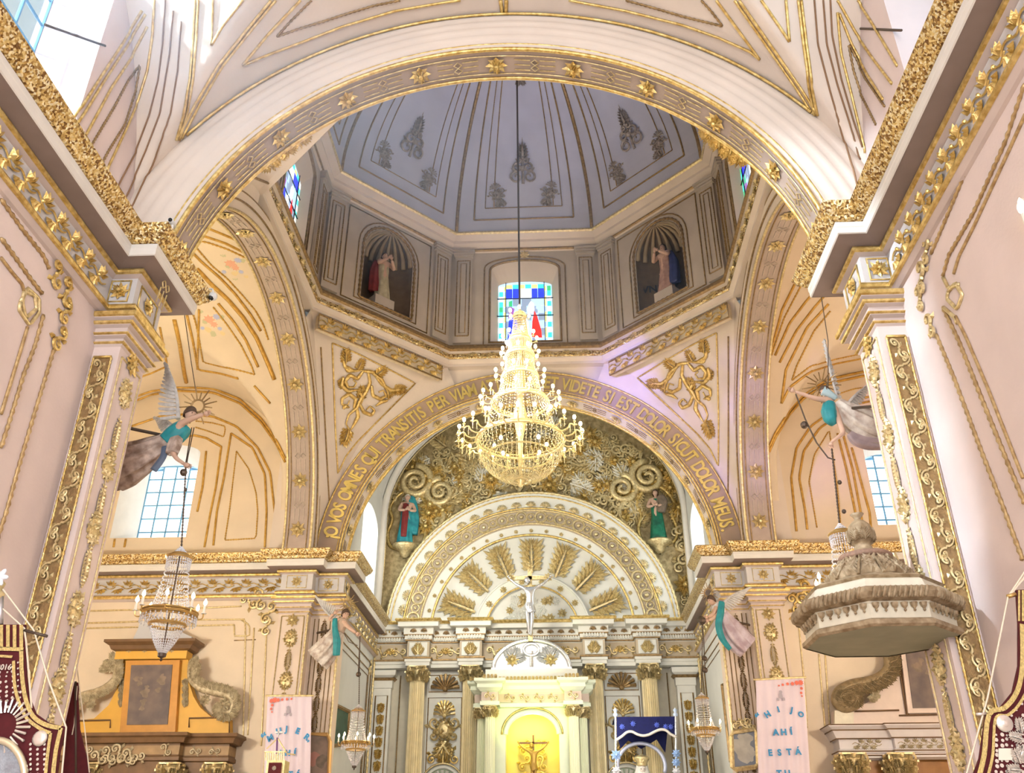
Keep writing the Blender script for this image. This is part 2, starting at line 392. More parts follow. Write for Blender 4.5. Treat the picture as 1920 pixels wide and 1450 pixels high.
# transepts
YW = 21.4
LXC, LZC, LR = 9.2, 10.6, 2.95
def tmain(y): return 8.6+math.sqrt(max(0., 5.75**2-(y-15.7)**2))
def tlun(x): return LZC+math.sqrt(max(0., LR*LR-(abs(x)-LXC)**2)) if abs(abs(x)-LXC) < LR else 0
TR = {}
for sx, nm in ((-1, 'left'), (1, 'right')):
    cm = MB().grid(lambda u, v: (sx*(5.7+6.8*u), 10+11.45*v, max(tmain(10+11.45*v), tlun(sx*(5.7+6.8*u)), 8.6)), 90, 110)
    co = struct('ceiling_transept_'+nm, cm, WARMW, True)
    wx0, wx1 = (8.6, 10.55) if sx < 0 else (8.55, 10.3)
    zt = 11.55 if sx < 0 else 11.45
    xm, hw = (wx0+wx1)/2, (wx1-wx0)/2
    hole = [(sx*(xm+p[0]), YW, p[1]) for p in archloop(hw, 9.25, zt, .28)]
    outer = [(sx*5.2, YW, 0), (sx*12.5, YW, 0), (sx*12.5, YW, 14.6), (sx*5.2, YW, 14.6)]
    wm = MB().poly(outer, [hole])
    N = len(hole); inn = [(sx*(xm+p[0]), YW+.9, p[1]) for p in archloop(hw-.25, 9.35, zt-.15, .22)]
    wo_ = struct('wall_transept_'+nm, wm, WARMW)
    obj('window_reveal', MB().add(hole+inn, [(i, (i+1) % N, N+(i+1) % N, N+i) for i in range(N)]), WHITE, wo_)
    TR[sx] = dict(ceil=co, cm=cm, wall=wo_, wm=wm, inn=inn, xm=xm, hw=hw-.25, zt=zt-.15)
    e = MB().box(*[tuple(sorted((sx*12.5, sx*12.7))[i] if j == 0 else (9.6, 21.5)[i] if j == 1 else (0, 14.6)[i] for j in range(3)) for i in (0, 1)])
    e.box((min(sx*6.4, sx*12.5), 9.5, 0), (max(sx*6.4, sx*12.5), 9.6, 14.6))
    struct('wall_transept_end_'+nm, e, WARMW)
# piers at the back of the crossing
PIER = {}
for sx, nm in ((-1, 'left'), (1, 'right')):
    m = MB()
    for a, b, y0 in ((5.2, 5.9, 21.15), (4.5, 5.2, 21.45)):
        xa, xb = sorted((sx*a, sx*b)); m.box((xa, y0, 0), (xb, 22.0, 8.55))
    PIER[sx] = (struct('wall_pier_'+nm, m, mat('peach pier plaster', (.86, .71, .58), .75, var=.1, vscale=1.5, bump=.1)), m)
# chancel
YR = 28.2
def ch1(x): return 12.1+.85*math.sqrt(max(0., 4.95**2-x*x))
chm = MB().grid(lambda u, v: (-4.92+9.84*u, 21.8+6.45*v, ch1(-4.92+9.84*u)), 80, 70)
CHC = struct('ceiling_chancel', chm, CHAN, True)
CH = {}
for sx, nm in ((-1, 'left'), (1, 'right')):
    hole = [(sx*4.9, 26.0+p[0], p[1]) for p in archloop(1.15, 9.2, 11.2, .55)]
    m = MB().poly([(sx*4.9, 21.9, 0), (sx*4.9, YR, 0), (sx*4.9, YR, 13), (sx*4.9, 21.9, 13)], [hole])
    inn = [(sx*5.6, p[1], p[2]) for p in hole]; N = len(hole)
    o = struct('wall_chancel_'+nm, m, CHAN)
    obj('window_reveal', MB().add(hole+inn, [(i, (i+1) % N, N+(i+1) % N, N+i) for i in range(N)]), WHITE, o)
    CH[sx] = (o, m, inn)
rb = MB().box((-5.2, YR, 0), (5.2, YR+.3, 16.6))
RBACK = struct('wall_chancel_back', rb, mat('white and gold sanctuary wall', (.74, .68, .55), .6, var=.08))
# ------------------------------------------------------------------ entablatures along walls and piers
LIP = [(.34, 8.44), (.38, 8.46), (.40, 8.50), (.45, 8.54), (.48, 8.60), (.50, 8.65), (.44, 8.69), (.1, 8.72)]
BODY = [(-.05, 8.72), (.1, 8.71), (.33, 8.42), (.33, 8.36), (.33, 8.28), (.10, 8.26), (.10, 8.18), (.03, 8.16), (.03, 7.78), (.10, 7.74), (.10, 7.66), (.04, 7.62), (-.05, 7.60)]
FRZ = mat('blue grey frieze paint', (.72, .69, .68), .7, var=.08, vscale=3)
SOFP = mat('dark mauve brown cornice', (.34, .26, .23), .75, var=.12, vscale=3)  # darker mauve brown, used on the cornice underside only
def entab(path, side, n, m, closed=False, lipm=None):
    o = struct('trim_%d' % n, MB().sweep(path, BODY, side), m)
    obj('gilt_lip', MB().sweep(path, LIP, side), lipm or GOLDX, o)
    obj('frieze_ground', MB().sweep(path, [(.034, 8.155), (.034, 7.785)], side), FRZ, o)
    obj('dark_soffit', MB().sweep(path, [(.332, 8.279), (.10, 8.258)], side), SOFP, o)
    obj('white_fascia', MB().sweep(path, [(.34, 8.44), (.352, 8.435), (.352, 8.37), (.345, 8.36), (.345, 8.285), (.33, 8.275)], side), WHITE, o)
    for a, z0, z1 in ((.10, 8.19, 8.25), (.10, 7.665, 7.73)):
        obj('gilt_moulding', MB().sweep(path, [(a, z0-.01), (a+.03, z0), (a+.035, (z0+z1)/2), (a+.02, z1), (a, z1+.01)], side), GOLD, o)
    return o
TRIMM = mat('mauve cornice stone', (.74, .62, .57), .75, var=.1, vscale=2)
ENT = {}
for sx in (-1, 1):
    n = 3 if sx < 0 else 4
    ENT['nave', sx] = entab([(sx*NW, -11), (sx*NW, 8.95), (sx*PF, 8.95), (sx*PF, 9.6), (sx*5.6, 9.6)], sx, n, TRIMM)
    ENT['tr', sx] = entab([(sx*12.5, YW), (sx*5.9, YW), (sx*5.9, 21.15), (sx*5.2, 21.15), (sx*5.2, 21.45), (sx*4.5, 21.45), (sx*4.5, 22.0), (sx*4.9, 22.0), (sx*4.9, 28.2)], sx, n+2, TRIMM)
# capitals: stepped mouldings right under the entablature of each pilaster
CAPB = [(0, 7.62), (.16, 7.60), (.16, 7.52), (.12, 7.50), (.12, 7.44), (.07, 7.42), (.07, 7.32), (.02, 7.30), (.02, 7.22), (0, 7.2)]
def capital(path, side, par):
    o = obj('capital', MB().sweep(path, CAPB, side), TRIMM, par)
    for a, z0, z1 in ((.16, 7.53, 7.60), (.12, 7.445, 7.49), (.07, 7.33, 7.36), (.02, 7.23, 7.26)):
        obj('gilt_moulding', MB().sweep(path, [(a, z0), (a+.025, z0+.01), (a+.03, z1-.01), (a, z1)], side), GOLD, o)
for sx in (-1, 1):
    capital([(sx*NW, 8.95), (sx*PF, 8.95), (sx*PF, 9.6), (sx*5.3, 9.6)], sx, NAVE[sx][0])
    capital([(sx*5.9, 21.6), (sx*5.9, 21.15), (sx*5.2, 21.15), (sx*5.2, 21.45), (sx*4.5, 21.45), (sx*4.5, 22.0), (sx*4.9, 22.0)], sx, PIER[sx][0])
# ================================================================== ORNAMENT KIT (local XY plane, +Z outward, about one unit across)
def petal(m, bx, by, ang, L, W, h, back=.25, curl=0.):
    c, s = math.cos(ang), math.sin(ang)
    def P(a, b, z): return (bx+a*c-b*s, by+a*s+b*c, z)
    m.add([P(-back*L*.2, 0, 0), P(L*.45, W/2, 0), P(L, 0, curl), P(L*.45, -W/2, 0), P(L*.4, 0, h)], [(0, 4, 1), (1, 4, 2), (2, 4, 3), (3, 4, 0)])
def k_rosette(n=8, L=.5, seed=0):
    m = MB()
    for k in range(n): petal(m, 0, 0, 2*PI*k/n, L, L*.62, .16, curl=.1)
    for k in range(n): petal(m, 0, 0, 2*PI*(k+.5)/n, L*.66, L*.45, .24, curl=.2)
    return m.ball((0, 0, .16), .13, 8, 5)
def k_leaf(n=5, L=1., W=.6, h=.16):
    """acanthus leaf growing up from the origin, curled lobes either side of a rib"""
    m = MB()
    for i in range(n):
        t = (i+.15)/n; w = W*(.62+.5*math.sin(PI*(.2+.6*t)))*(1-.35*t); y = L*t*.80
        for s in (-1, 1):
            a = PI/2-s*(.80-.30*t)
            petal(m, 0, y, a, w, w*.40, h*(1-.2*t), curl=h*.9); petal(m, s*w*.28, y+w*.18, a-s*.45, w*.5, w*.30, h*1.1, curl=h*.3)
    petal(m, 0, L*.62, PI/2, L*.42, W*.34, h*1.3, curl=h*1.1)
    return m.tube([(0, 0, h*.3), (0, L*.5, h*.8), (0, L*.95, h*.7)], [.05, .04, .01], 5)
def k_fan(n=5, L=1., h=.10):
    """broad acanthus panel, widest at its outer end"""
    m = MB()
    for i in range(n):
        t = (i+.2)/n; w = .34+.26*t; y = L*t*.78
        for s in (-1, 1):
            a = PI/2-s*(.95-.25*t)
            petal(m, s*.03, y, a, w, .20, h*(.8+.5*t), curl=h*1.2); petal(m, s*.12, y+.05, a-s*.5, w*.6, .14, h*1.2, curl=h*.4); petal(m, s*.05, y+.02, a+s*.35, w*.8, .12, h*.9, curl=h*.8)
    for a in (-.5, -.22, 0, .22, .5): petal(m, 0, L*.72, PI/2+a, L*.34, .17, h*1.5, curl=h*1.6)
    return m.tube([(0, -.05, h*.3), (0, L*.5, h*.9), (0, L*.9, h*1.2)], [.05, .045, .02], 5)
def k_smudge(seed=5):
    m = MB(); m.add([(0, 0, .02)]+[(.5*(1+.2*math.sin(3*t)+.12*math.sin(5*t+1))*math.cos(t), .5*(1+.2*math.sin(3*t)+.12*math.sin(5*t+1))*math.sin(t), 0) for t in [2*PI*k/18 for k in range(18)]], [(0, 1+k, 1+(k+1) % 18) for k in range(18)]); return m
def spiral(cx, cy, r0, turns, a0, dirn=1, n=22, z=.05):
    return [(cx+r0*(1-.86*i/n)*math.cos(a0+dirn*2*PI*turns*i/n), cy+r0*(1-.86*i/n)*math.sin(a0+dirn*2*PI*turns*i/n), z+.08*i/n) for i in range(n+1)]
def k_scroll(r=.055, turns=1.4, mirror=1):
    """S-scroll with a leaf"""
    m = MB(); a = spiral(.0, .28, .24, turns, -PI/2, 1, 20); b = spiral(.0, -.28, .24, turns, PI/2, 1, 20)
    pts = list(reversed(a))+b; N = len(pts)
    m.tube(pts, [r*(.5+.7*math.sin(PI*i/(N-1))) for i in range(N)], 5)
    m.ball((0, .28, .12), .06, 6, 4).ball((0, -.28, .12), .06, 6, 4)
    petal(m, .2, .1, .4, .3, .2, .12); petal(m, -.2, -.1, PI+.4, .3, .2, .12)
    if mirror < 0: m.v = [(-x, y, z) for x, y, z in m.v]
    return m
def k_medal(seed=1, w=.5, h=.72, n=26):
    """oval cluster of leaves"""
    R = random.Random(seed); m = MB()
    m.grid(lambda u, v: (w*.5*math.cos(2*PI*u)*math.cos(PI/2*v), h*.5*math.sin(2*PI*u)*math.cos(PI/2*v), .10*math.sin(PI/2*v)), 14, 3, True)
    for i in range(n):
        a = i*2.399; q = math.sqrt((i+.5)/n); x, y = w*.46*q*math.cos(a), h*.46*q*math.sin(a)
        petal(m, x, y, R.uniform(0, 6.28), .17, .13, .19-.05*q, curl=.12)
    for i in range(16): a = 2*PI*i/16; petal(m, w*.46*math.cos(a), h*.46*math.sin(a), math.atan2(math.sin(a)*w, math.cos(a)*h), .12, .12, .1)
    return m
def k_drop(seed=2):
    R = random.Random(seed); m = MB()
    for i in range(11):
        t = i/10; w = .17*math.sin(PI*(.12+.8*t)); y = .5-t
        for s in (-1, 1): petal(m, s*w*.3, y, -PI/2+s*(.7+R.uniform(-.2, .2)), w+.07, .1, .13, curl=.08)
    return m.tube([(0, .62, .03), (0, -.62, .03)], .018, 5).ball((0, -.62, .05), .045, 6, 4)
def k_vine(seed=3, n=1):
    """frieze leaf on a wavy stem"""
    m = MB(); m.tube([(-.5+i/12, .12*math.sin(2*PI*i/12), .05) for i in range(13)], .03, 5)
    for a in (-.9, -.3, .3, .9, 1.5): petal(m, -.22, -.12, -PI/2+a*.9, .36, .2, .15, curl=.1)
    for a in (-1.2, -.5, .2, .9): petal(m, .24, .1, PI/2+a*.9, .34, .18, .15, curl=.1)
    return m.ball((.02, .02, .08), .06, 6, 4)
def k_shell(n=9):
    m = MB()
    for k in range(n): a = PI*(k+.5)/n; m.tube([(0, 0, .05), (.3*math.cos(a), .3*math.sin(a), .16), (.5*math.cos(a), .5*math.sin(a), .1)], [.02, .05, .07], 5)
    return m.ball((0, 0, .08), .1, 8, 5)
def k_fret(bars=3):
    """pair of linked diamonds between parallel bars (bars run along X)"""
    m = MB()
    for s in (-1, 1):
        m.tube([(-.16, s*.15, .04), (0, s*.3, .04), (.16, s*.15, .04), (0, 0, .04)], .028, 4, True)
        for k in range(bars):
            y = (k-(bars-1)/2)*.26; m.tube([(s*.2, y, .03), (s*.85, y, .03)], .024, 4)
    return m
def k_cartouche():
    m = MB().join(k_medal(5, .42, .5, 14)); sh = k_shell(7); m.join(sh, Matrix.Translation((0, .36, 0)) @ Matrix.Scale(.62, 4))
    for s in (-1, 1):
        sc_ = k_scroll(.05, 1.2, s); m.join(sc_, Matrix.Translation((s*.28, 0, 0)) @ Matrix.Scale(.62, 4))
        m.join(k_leaf(4, .55, .3, .1), Matrix.Translation((s*.06, -.32, 0)) @ Matrix.Rotation(PI-s*.6, 4, 'Z'))
    return m
def k_candel():
    """tall candelabrum grotesque for the dome webs"""
    m = MB()
    for s in (-1, 1):
        for (cx, cy, r) in ((.16, -.33, .17), (.13, -.08, .13), (.07, .1, .07)):
            sp = spiral(s*cx, cy, r, 1.3, PI/2, -s, 16); m.tube(sp, [.035*(1-.5*i/16) for i in range(17)], 5)
        petal(m, s*.1, -.2, PI/2-s*1., .25, .14, .1); petal(m, s*.05, .05, PI/2-s*.8, .2, .1, .1)
    m.join(k_leaf(5, .5, .22, .1), Matrix.Translation((0, .1, 0))); m.ball((0, -.1, .08), .08, 8, 5); m.ball((0, .16, .08), .05, 8, 5)
    return m.tube([(0, -.5, .04), (0, .75, .04)], [.04, .008], 5)
KIT = {}
def K(name, fn, m, smooth=False):
    key = name+m.name
    if key not in KIT: KIT[key] = mesh(name, fn(), m, smooth)
    return KIT[key]
def put(name, fn, m, M, par): return obj(name, K(name+fn.__name__ if hasattr(fn, '__name__') else name, fn, m), m, par, M=M)
def rail(pts, r, m, par, rope=False, name=None, n=6, closed=False):
    if len(pts) < 2: return None
    b = MB().rope(pts, r, 5, closed) if rope else MB().tube(pts, r, n, closed)
    return obj(name or ('rope_moulding' if rope else 'gilt_line'), b, m, par, True)
def Q(ox, oy, s, pts): return [(ox+x/s, oy+y/s) for x, y in pts]
def rails(tree, par, r, m, lines, rope=False, off=.008, org=(0, 0, 1), name=None, step=8):
    for L in lines: rail(drape(Q(*org, L), tree, off, step), r, m, par, rope, name)
BROWN = mat('umber painted line', (.30, .17, .09), .6, .15, bump=.2, bscale=50)
# ------------------------------------------------------------------ nave vault and front arch lines
Z1, Z2, Z3 = (0, 0, 3), (640, 0, 3), (1280, 0, 3)
Z4, Z6 = (0, 480, 3), (1280, 480, 3)
ntree = bvh(vm, fa, NAVE[-1][1], NAVE[1][1])
for dr, r in ((-.035, .022), (.035, .028)):
    rail([((5.15+dr)*math.cos(t), 8.90, 7.53+(5.15+dr)*math.sin(t)) for t in [.62+(PI-1.24)*i/80 for i in range(81)]], r, GOLD, CEIL)
for rr, yy, r in ((RF, 8.93, .035), (RF+.09, 8.92, .016), (RF-.005, 9.45, .03)):
    rail([(rr*math.cos(t), yy, ZF+rr*math.sin(t)) for t in [.2+(PI-.4)*i/90 for i in range(91)]], r, GOLD, FARCH)
for o in (-.055, .03):
    rails(ntree, CEIL, .02, GOLD, [[(1010+o*300, 780), (1110+o*300, 590), (1240+o*300, 370), (1400+o*300, 170), (1540+o*300, 0)], [(1000+o*200, 790), (1040+o*200, 650), (1080+o*200, 450), (1100+o*200, 200), (1110+o*200, 0)]], org=Z1)
    rails(ntree, CEIL, .02, GOLD, [[(755+o*300, 650), (660+o*300, 500), (500+o*300, 270), (310+o*300, 0)], [(755+o*200, 650), (725+o*200, 500), (690+o*200, 250), (660+o*200, 0)]], org=Z3)
rails(ntree, CEIL, .02, GOLD, [[(1365, 365), (1500, 310), (1700, 235), (1920, 150), (2220, 60), (2500, 12), (2590, 0)], [(1365, 365), (1500, 200), (1690, 0)], [(1190, 255), (1198, 0)], [(1190, 255), (1250, 150), (1370, 0)]], org=Z1)
rails(ntree, CEIL, .02, GOLD, [[(-640, 0), (-320, 60), (0, 140), (200, 210), (380, 290), (435, 335)], [(435, 335), (300, 150), (190, 0)], [(600, 235), (580, 0)], [(600, 235), (530, 130), (440, 0)]], org=Z3)
rails(ntree, CEIL, .022, GOLDD, [[(1555, 205), (1680, 160), (1800, 125), (1920, 85), (2100, 30), (2250, 0)], [(1555, 205), (1640, 110), (1750, 0)]], True, org=Z1)
rails(ntree, CEIL, .022, GOLDD, [[(-320, 0), (-170, 40), (0, 90), (140, 125), (225, 145)], [(225, 145), (160, 60), (105, 0)]], True, org=Z3)
rails(ntree, CEIL, .03, GOLD, [[(895, 0), (905, 72)], [(928, 0), (925, 72)]], org=Z2)
wl, wr = NAVE[-1][0], NAVE[1][0]
rails(ntree, wl, .018, GOLD, [[(560, 1060), (610, 930), (700, 740), (780, 560), (830, 400), (858, 200), (870, 0)], [(420, 660), (470, 580), (560, 440), (690, 240), (800, 60)], [(435, 690), (482, 620), (580, 460), (705, 270), (820, 80)], [(450, 810), (510, 705), (620, 500), (740, 320), (830, 150)]], org=Z1)
rails(ntree, wl, .02, GOLDD, [[(480, 870), (545, 760), (640, 600), (720, 450), (790, 365), (770, 480), (700, 700), (600, 860), (530, 1000)]], True, org=Z1)
rails(ntree, wl, .012, BROWN, [[(930, 0), (915, 250), (890, 450), (840, 650), (760, 860), (680, 1010), (610, 1160)], [(1020, 120), (1000, 400), (960, 640), (860, 920), (760, 1130), (700, 1250)], [(975, 60), (955, 300), (900, 640), (820, 850), (730, 1060), (660, 1200)]], org=Z1)
rails(ntree, wr, .018, GOLD, [[(870, 70), (890, 300), (950, 540), (1010, 790), (1030, 860)], [(880, 75), (950, 250), (1040, 420), (1130, 560)], [(870, 0), (970, 180), (1080, 340), (1180, 470)], [(985, 0), (1080, 150), (1170, 300), (1210, 370)]], org=Z3)
rails(ntree, wr, .02, GOLDD, [[(1140, 600), (1030, 440), (930, 240), (960, 400), (1000, 520), (1090, 700)]], True, org=Z3)
rails(ntree, wr, .012, BROWN, [[(740, 0), (760, 250), (830, 520), (900, 760), (960, 960), (980, 1040)], [(790, 0), (810, 250), (870, 480), (940, 700), (1000, 900)], [(830, 0), (840, 200), (890, 440), (960, 680), (1010, 830)]], org=Z3)
# soffit rosettes and frets
def soffit_band(par, fn, n, span, a0, s, mr, mf, w=1.):
    """fn(angle) -> (point, inward normal, tangent); rosette every step, fret half way"""
    for k in range(n):
        p, nn, tg = fn(a0+span*k); put('rosette', k_rosette, mr, frame(p, nn, tg.cross(nn)*-1, 0, s, lift=.005), par)
        p, nn, tg = fn(a0+span*(k+.5)); put('fret', k_fret, mf, frame(p, nn, tg.cross(nn)*-1, 0, s*w*1.05, lift=.005), par)
ffn = lambda t: (V((RF*math.cos(t), 9.2, ZF+RF*math.sin(t))), V((-math.cos(t), 0, -math.sin(t))), V((-math.sin(t), 0, math.cos(t))))
soffit_band(FARCH, ffn, 11, math.radians(15.2), math.radians(90-76), .33, GOLD, GOLDL)
for dy in (.09, .41):
    rail([(4.18*math.cos(t), 8.95+dy, ZF+4.18*math.sin(t)) for t in [.2+(PI-.4)*i/90 for i in range(91)]], .01, GOLDL, FARCH)
for sx in (-1, 1):
    o = TARCH[sx][0]
    tf = lambda t: (V((sx*5.53, YT+RT*math.cos(t), ZT+RT*math.sin(t))), V((0, -math.cos(t), -math.sin(t))), V((0, -math.sin(t), math.cos(t))))
    soffit_band(o, tf, 9, math.radians(14), math.radians(6), .42, GOLDL, STONE)
    for xx, r in ((5.2, .035), (5.30, .014), (5.76, .014), (5.85, .03)):
        rail([(sx*xx, YT+(RT-.01)*math.cos(t), ZT+(RT-.01)*math.sin(t)) for t in [PI*.8*i/80 for i in range(81)]], r, GOLDL if r > .02 else GOLDD, o)
    for rr in (.2, .4):
        rail([(sx*5.15, YT+(RT+rr)*math.cos(t), ZT+(RT+rr)*math.sin(t)) for t in [PI*.85*i/80 for i in range(81)]], .02, GOLDD, o)
bf = lambda t: (V(((RB-.02)*math.cos(t), YB+.35, ZB+(RB-.02)*math.sin(t))), V((-math.cos(t), 0, -math.sin(t))), V((-math.sin(t), 0, math.cos(t))))
soffit_band(BWALL, bf, 11, math.radians(15.5), math.radians(12.5), .36, GOLDL, GOLDD)
for rr, yy, r in ((RB, YB-.01, .025), (RB+.06, YB-.02, .014), (RBO, YB-.05, .026), (RB-.04, YB+.68, .045), (RB-.03, YB+.1, .018), (RB-.04, YB+.58, .018)):
    rail([(rr*math.cos(t), yy, ZB+rr*math.sin(t)) for t in [.04+(PI-.08)*i/90 for i in range(91)]], r, GOLD, BWALL)
# lettering along the back arch
def text_mesh(s, size, ext=.015, bold=.024):
    cu = bpy.data.curves.new('t', 'FONT'); cu.body = s; cu.size = size; cu.extrude = ext; cu.align_x = 'CENTER'; cu.resolution_u = 3; cu.offset = bold*size
    o = bpy.data.objects.new('t', cu); COL.objects.link(o); dg = bpy.context.evaluated_depsgraph_get()
    me = bpy.data.meshes.new_from_object(o.evaluated_get(dg)); bpy.data.objects.remove(o); return me
LETG = mat('bright letter gilding', (.95, .76, .25), .4, .45)
msg = '\u00a1O VOS OMNES QUI TRANSITIS PER VIAM ATTENDITE ET VIDETE SI EST DOLOR SICUT DOLOR MEUS.'
wid = {' ': .62, 'I': .5, '\u00a1': .5, '.': .5, 'M': 1.25, 'L': .85}
tot = sum(wid.get(c, 1) for c in msg); acc = 0; LET = {}
for ch in msg:
    wd = wid.get(ch, 1); t = math.radians(172.5)-math.radians(165)*(acc+wd/2)/tot; acc += wd
    if ch == ' ': continue
    if ch not in LET: LET[ch] = text_mesh(ch, .50); LET[ch].materials.append(LETG)
    rr = RB+.12; M = Matrix.Translation((rr*math.cos(t), YB-.05, ZB+rr*math.sin(t))) @ Matrix.Rotation(-(t-PI/2), 4, 'Y') @ Matrix.Rotation(PI/2, 4, 'X') @ Matrix.Diagonal((.66, 1, 1, 1))
    obj('letter', LET[ch], LETG, BWALL, M=M)
GOLDR = mat('tarnished rope gilding', (.66, .48, .24), .4, .55, bump=.3, bscale=60, col2=(.40, .26, .12), vscale=18)
# ------------------------------------------------------------------ nave wall frames
rails(ntree, wl, .01, BROWN, [[(0, 860), (130, 1080), (300, 1350), (500, 1660)], [(0, 905), (110, 1090), (270, 1350), (470, 1660)]], org=Z1)
rails(ntree, wl, .030, GOLDR, [[(0, 1120), (120, 1290), (240, 1440), (270, 1510)], [(300, 1960), (230, 2190), (160, 2420), (90, 2660), (30, 2880), (-60, 3150)]], True, org=Z1)
rails(ntree, wl, .030, GOLDR, [[(0, 1340), (60, 1420), (160, 1560), (230, 1650)], [(240, 1770), (190, 1950), (130, 2100), (60, 2330), (0, 2520)]], True, org=Z1)
rails(ntree, wl, .02, GOLDR, [[(0, 1450), (60, 1530), (120, 1600), (130, 1640)], [(150, 1840), (90, 2040), (0, 2330)]], org=Z1)
rails(ntree, wl, .022, GOLDL, [[(110, 1700), (150, 1620), (215, 1680), (215, 1760), (160, 1830), (100, 1740), (110, 1700)], [(130, 1640), (190, 1660), (200, 1740), (140, 1790), (120, 1700), (130, 1640)]], org=Z1)
rails(ntree, wr, .01, BROWN, [[(1810, 0), (1650, 400), (1440, 920), (1260, 1400)]], org=Z3)
rails(ntree, wr, .028, GOLDR, [[(1905, 90), (1760, 520), (1600, 960), (1440, 1340), (1400, 1430)], [(1430, 1880), (1530, 2120), (1680, 2520), (1820, 2880), (1920, 3150)], [(1930, 470), (1820, 800), (1640, 1200), (1500, 1440), (1470, 1550)], [(1470, 1730), (1560, 1920), (1700, 2270), (1850, 2640), (1930, 2830)]], True, org=Z3)
rails(ntree, wr, .018, GOLDR, [[(1935, 640), (1830, 870), (1640, 1280), (1560, 1440), (1530, 1540)], [(1540, 1780), (1600, 1900), (1720, 2180), (1920, 2690)]], org=Z3)
rails(ntree, wr, .022, GOLDL, [[(1500, 1640), (1540, 1590), (1580, 1660), (1550, 1740), (1490, 1680), (1500, 1640)], [(1470, 1560), (1500, 1620), (1560, 1600)], [(1470, 1730), (1540, 1790), (1550, 1820)]], org=Z3)
def at(u, v, tree, s, fn, m, par, name, roll=0., sy=None):
    h = hit(u, v, tree)
    if h: return put(name, fn, m, frame(h[0], h[1], (0, 0, 1), roll, s, sy, .004), par)
for u, v, s, ro in ((103, 515, .34, .4), (122, 548, .36, .5), (120, 585, .32, 0), (108, 635, .34, -.2)): at(u, v, ntree, s, k_scroll, GOLD, wl, 'scroll_ornament', ro)
for u, v, s, ro in ((1740, 470, .3, -.4), (1732, 520, .36, -.3), (1728, 560, .3, 0), (1748, 610, .3, .3)): at(u, v, ntree, s, k_scroll, GOLDL, wr, 'scroll_ornament', ro)
# ------------------------------------------------------------------ pilasters beside the nave
pts_l = [(228, 683, 'f'), (215, 738, 'o'), (197, 815, 'd'), (180, 873, 'o'), (168, 940, 'd'), (152, 992, 'o'), (137, 1058, 'd'), (122, 1142, 'o'), (108, 1222, 'd'), (96, 1291, 'o'), (85, 1370, 'd')]
pts_r = [(1640, 645, 'f'), (1648, 697, 'o'), (1667, 757, 'd'), (1685, 818, 'o'), (1703, 883, 'd'), (1727, 947, 'o'), (1743, 1024, 'd'), (1761, 1095, 'o'), (1775, 1165, 'd'), (1787, 1247, 'o'), (1795, 1330, 'd'), (1802, 1406, 'o')]
for sx, pl in ((-1, pts_l), (1, pts_r)):
    w_ = NAVE[sx][0]
    for u, v, k in pl:
        z = onY(u, v, 9.27).z; M = lambda s: frame((sx*PF, 9.28, z), (-sx, 0, 0), s=s, lift=.005) @ Matrix.Diagonal((1, 1, .55, 1))
        if k == 'o': put('medallion', k_medal, GOLDL, M(.46), w_)
        elif k == 'd': put('leaf_drop', k_drop, GOLDL, M(.4), w_)
        else: put('fleuron', k_rosette, GOLD, M(.36), w_)
    for yy in (9.02, 9.54):
        rail([(sx*(PF-.005), yy, 0), (sx*(PF-.005), yy, 7.1)], .016, GOLDL, w_, True)
    rail([(sx*(PF-.005), 9.02, 7.1), (sx*(PF-.005), 9.54, 7.1)], .016, GOLDL, w_, True)
    xa, xb = sorted((sx*4.47, sx*4.68))
    pn = obj('relief_panel', MB().box((xa, 8.93, 2), (xb, 8.95, 7.05)), GOLDD, w_)
    for xx in (xa, xb): rail([(xx, 8.925, 2), (xx, 8.925, 7.05)], .018, GOLD, w_, True)
    rail([(xa, 8.925, 7.05), (xb, 8.925, 7.05)], .018, GOLD, w_)
    z = 6.88; i = 0
    while z > 2.1:
        put('scroll_relief', k_scroll, GOLDL, frame((sx*4.575, 8.93, z), (0, -1, 0), roll=.5*(-1)**i, s=.2, sy=.3), pn); z -= .21; i += 1
# ------------------------------------------------------------------ frieze leaves
for sx in (-1, 1):
    o = ENT['nave', sx]; y = 3.6; i = 0
    while y < 8.85:
        put('frieze_leaf', k_vine, GOLD, frame((sx*(NW-.035), y, 7.97), (-sx, 0, 0), s=.40, sy=.42), o); y += .33
    for xx, yy, n in ((4.56, 8.915, (0, -1, 0)), (PF-.035, 9.27, (-1, 0, 0))):
        fr = frame((sx*xx, yy, 7.97), (n[0]*sx, n[1], 0), s=.26); put('frieze_rosette', k_rosette, GOLD, fr, o)
        wq = .12 if n[1] else .24
        pp = [fr @ V((a*wq/.26, b*.15/.26, .03)) for a, b in ((-1, -1), (1, -1), (1, 1), (-1, 1))]
        rail(pp, .014, GOLD, o, closed=True)
    o = ENT['tr', sx]; x = 6.15
    while x < 12.2:
        put('frieze_leaf', k_vine, GOLD, frame((sx*x, YW-.035, 7.97), (0, -1, 0), s=.50, sy=.40), o); x += .42
    for xx, yy, n in ((5.55, 21.115, (0, -1, 0)), (4.85, 21.415, (0, -1, 0)), (4.465, 21.72, (-1, 0, 0))):
        fr = frame((sx*xx, yy, 7.97), (n[0]*sx, n[1], 0), s=.28); put('frieze_rosette', k_rosette, GOLDL, fr, o)
        pp = [fr @ V((a*.24/.28, b*.15/.28, .03)) for a, b in ((-1, -1), (1, -1), (1, 1), (-1, 1))]
        rail(pp, .014, GOLDL, o, closed=True)
    y = 22.3
    while y < 28: put('frieze_leaf', k_vine, GOLDL, frame((sx*4.865, y, 7.97), (-sx, 0, 0), s=.5, sy=.4), o); y += .45
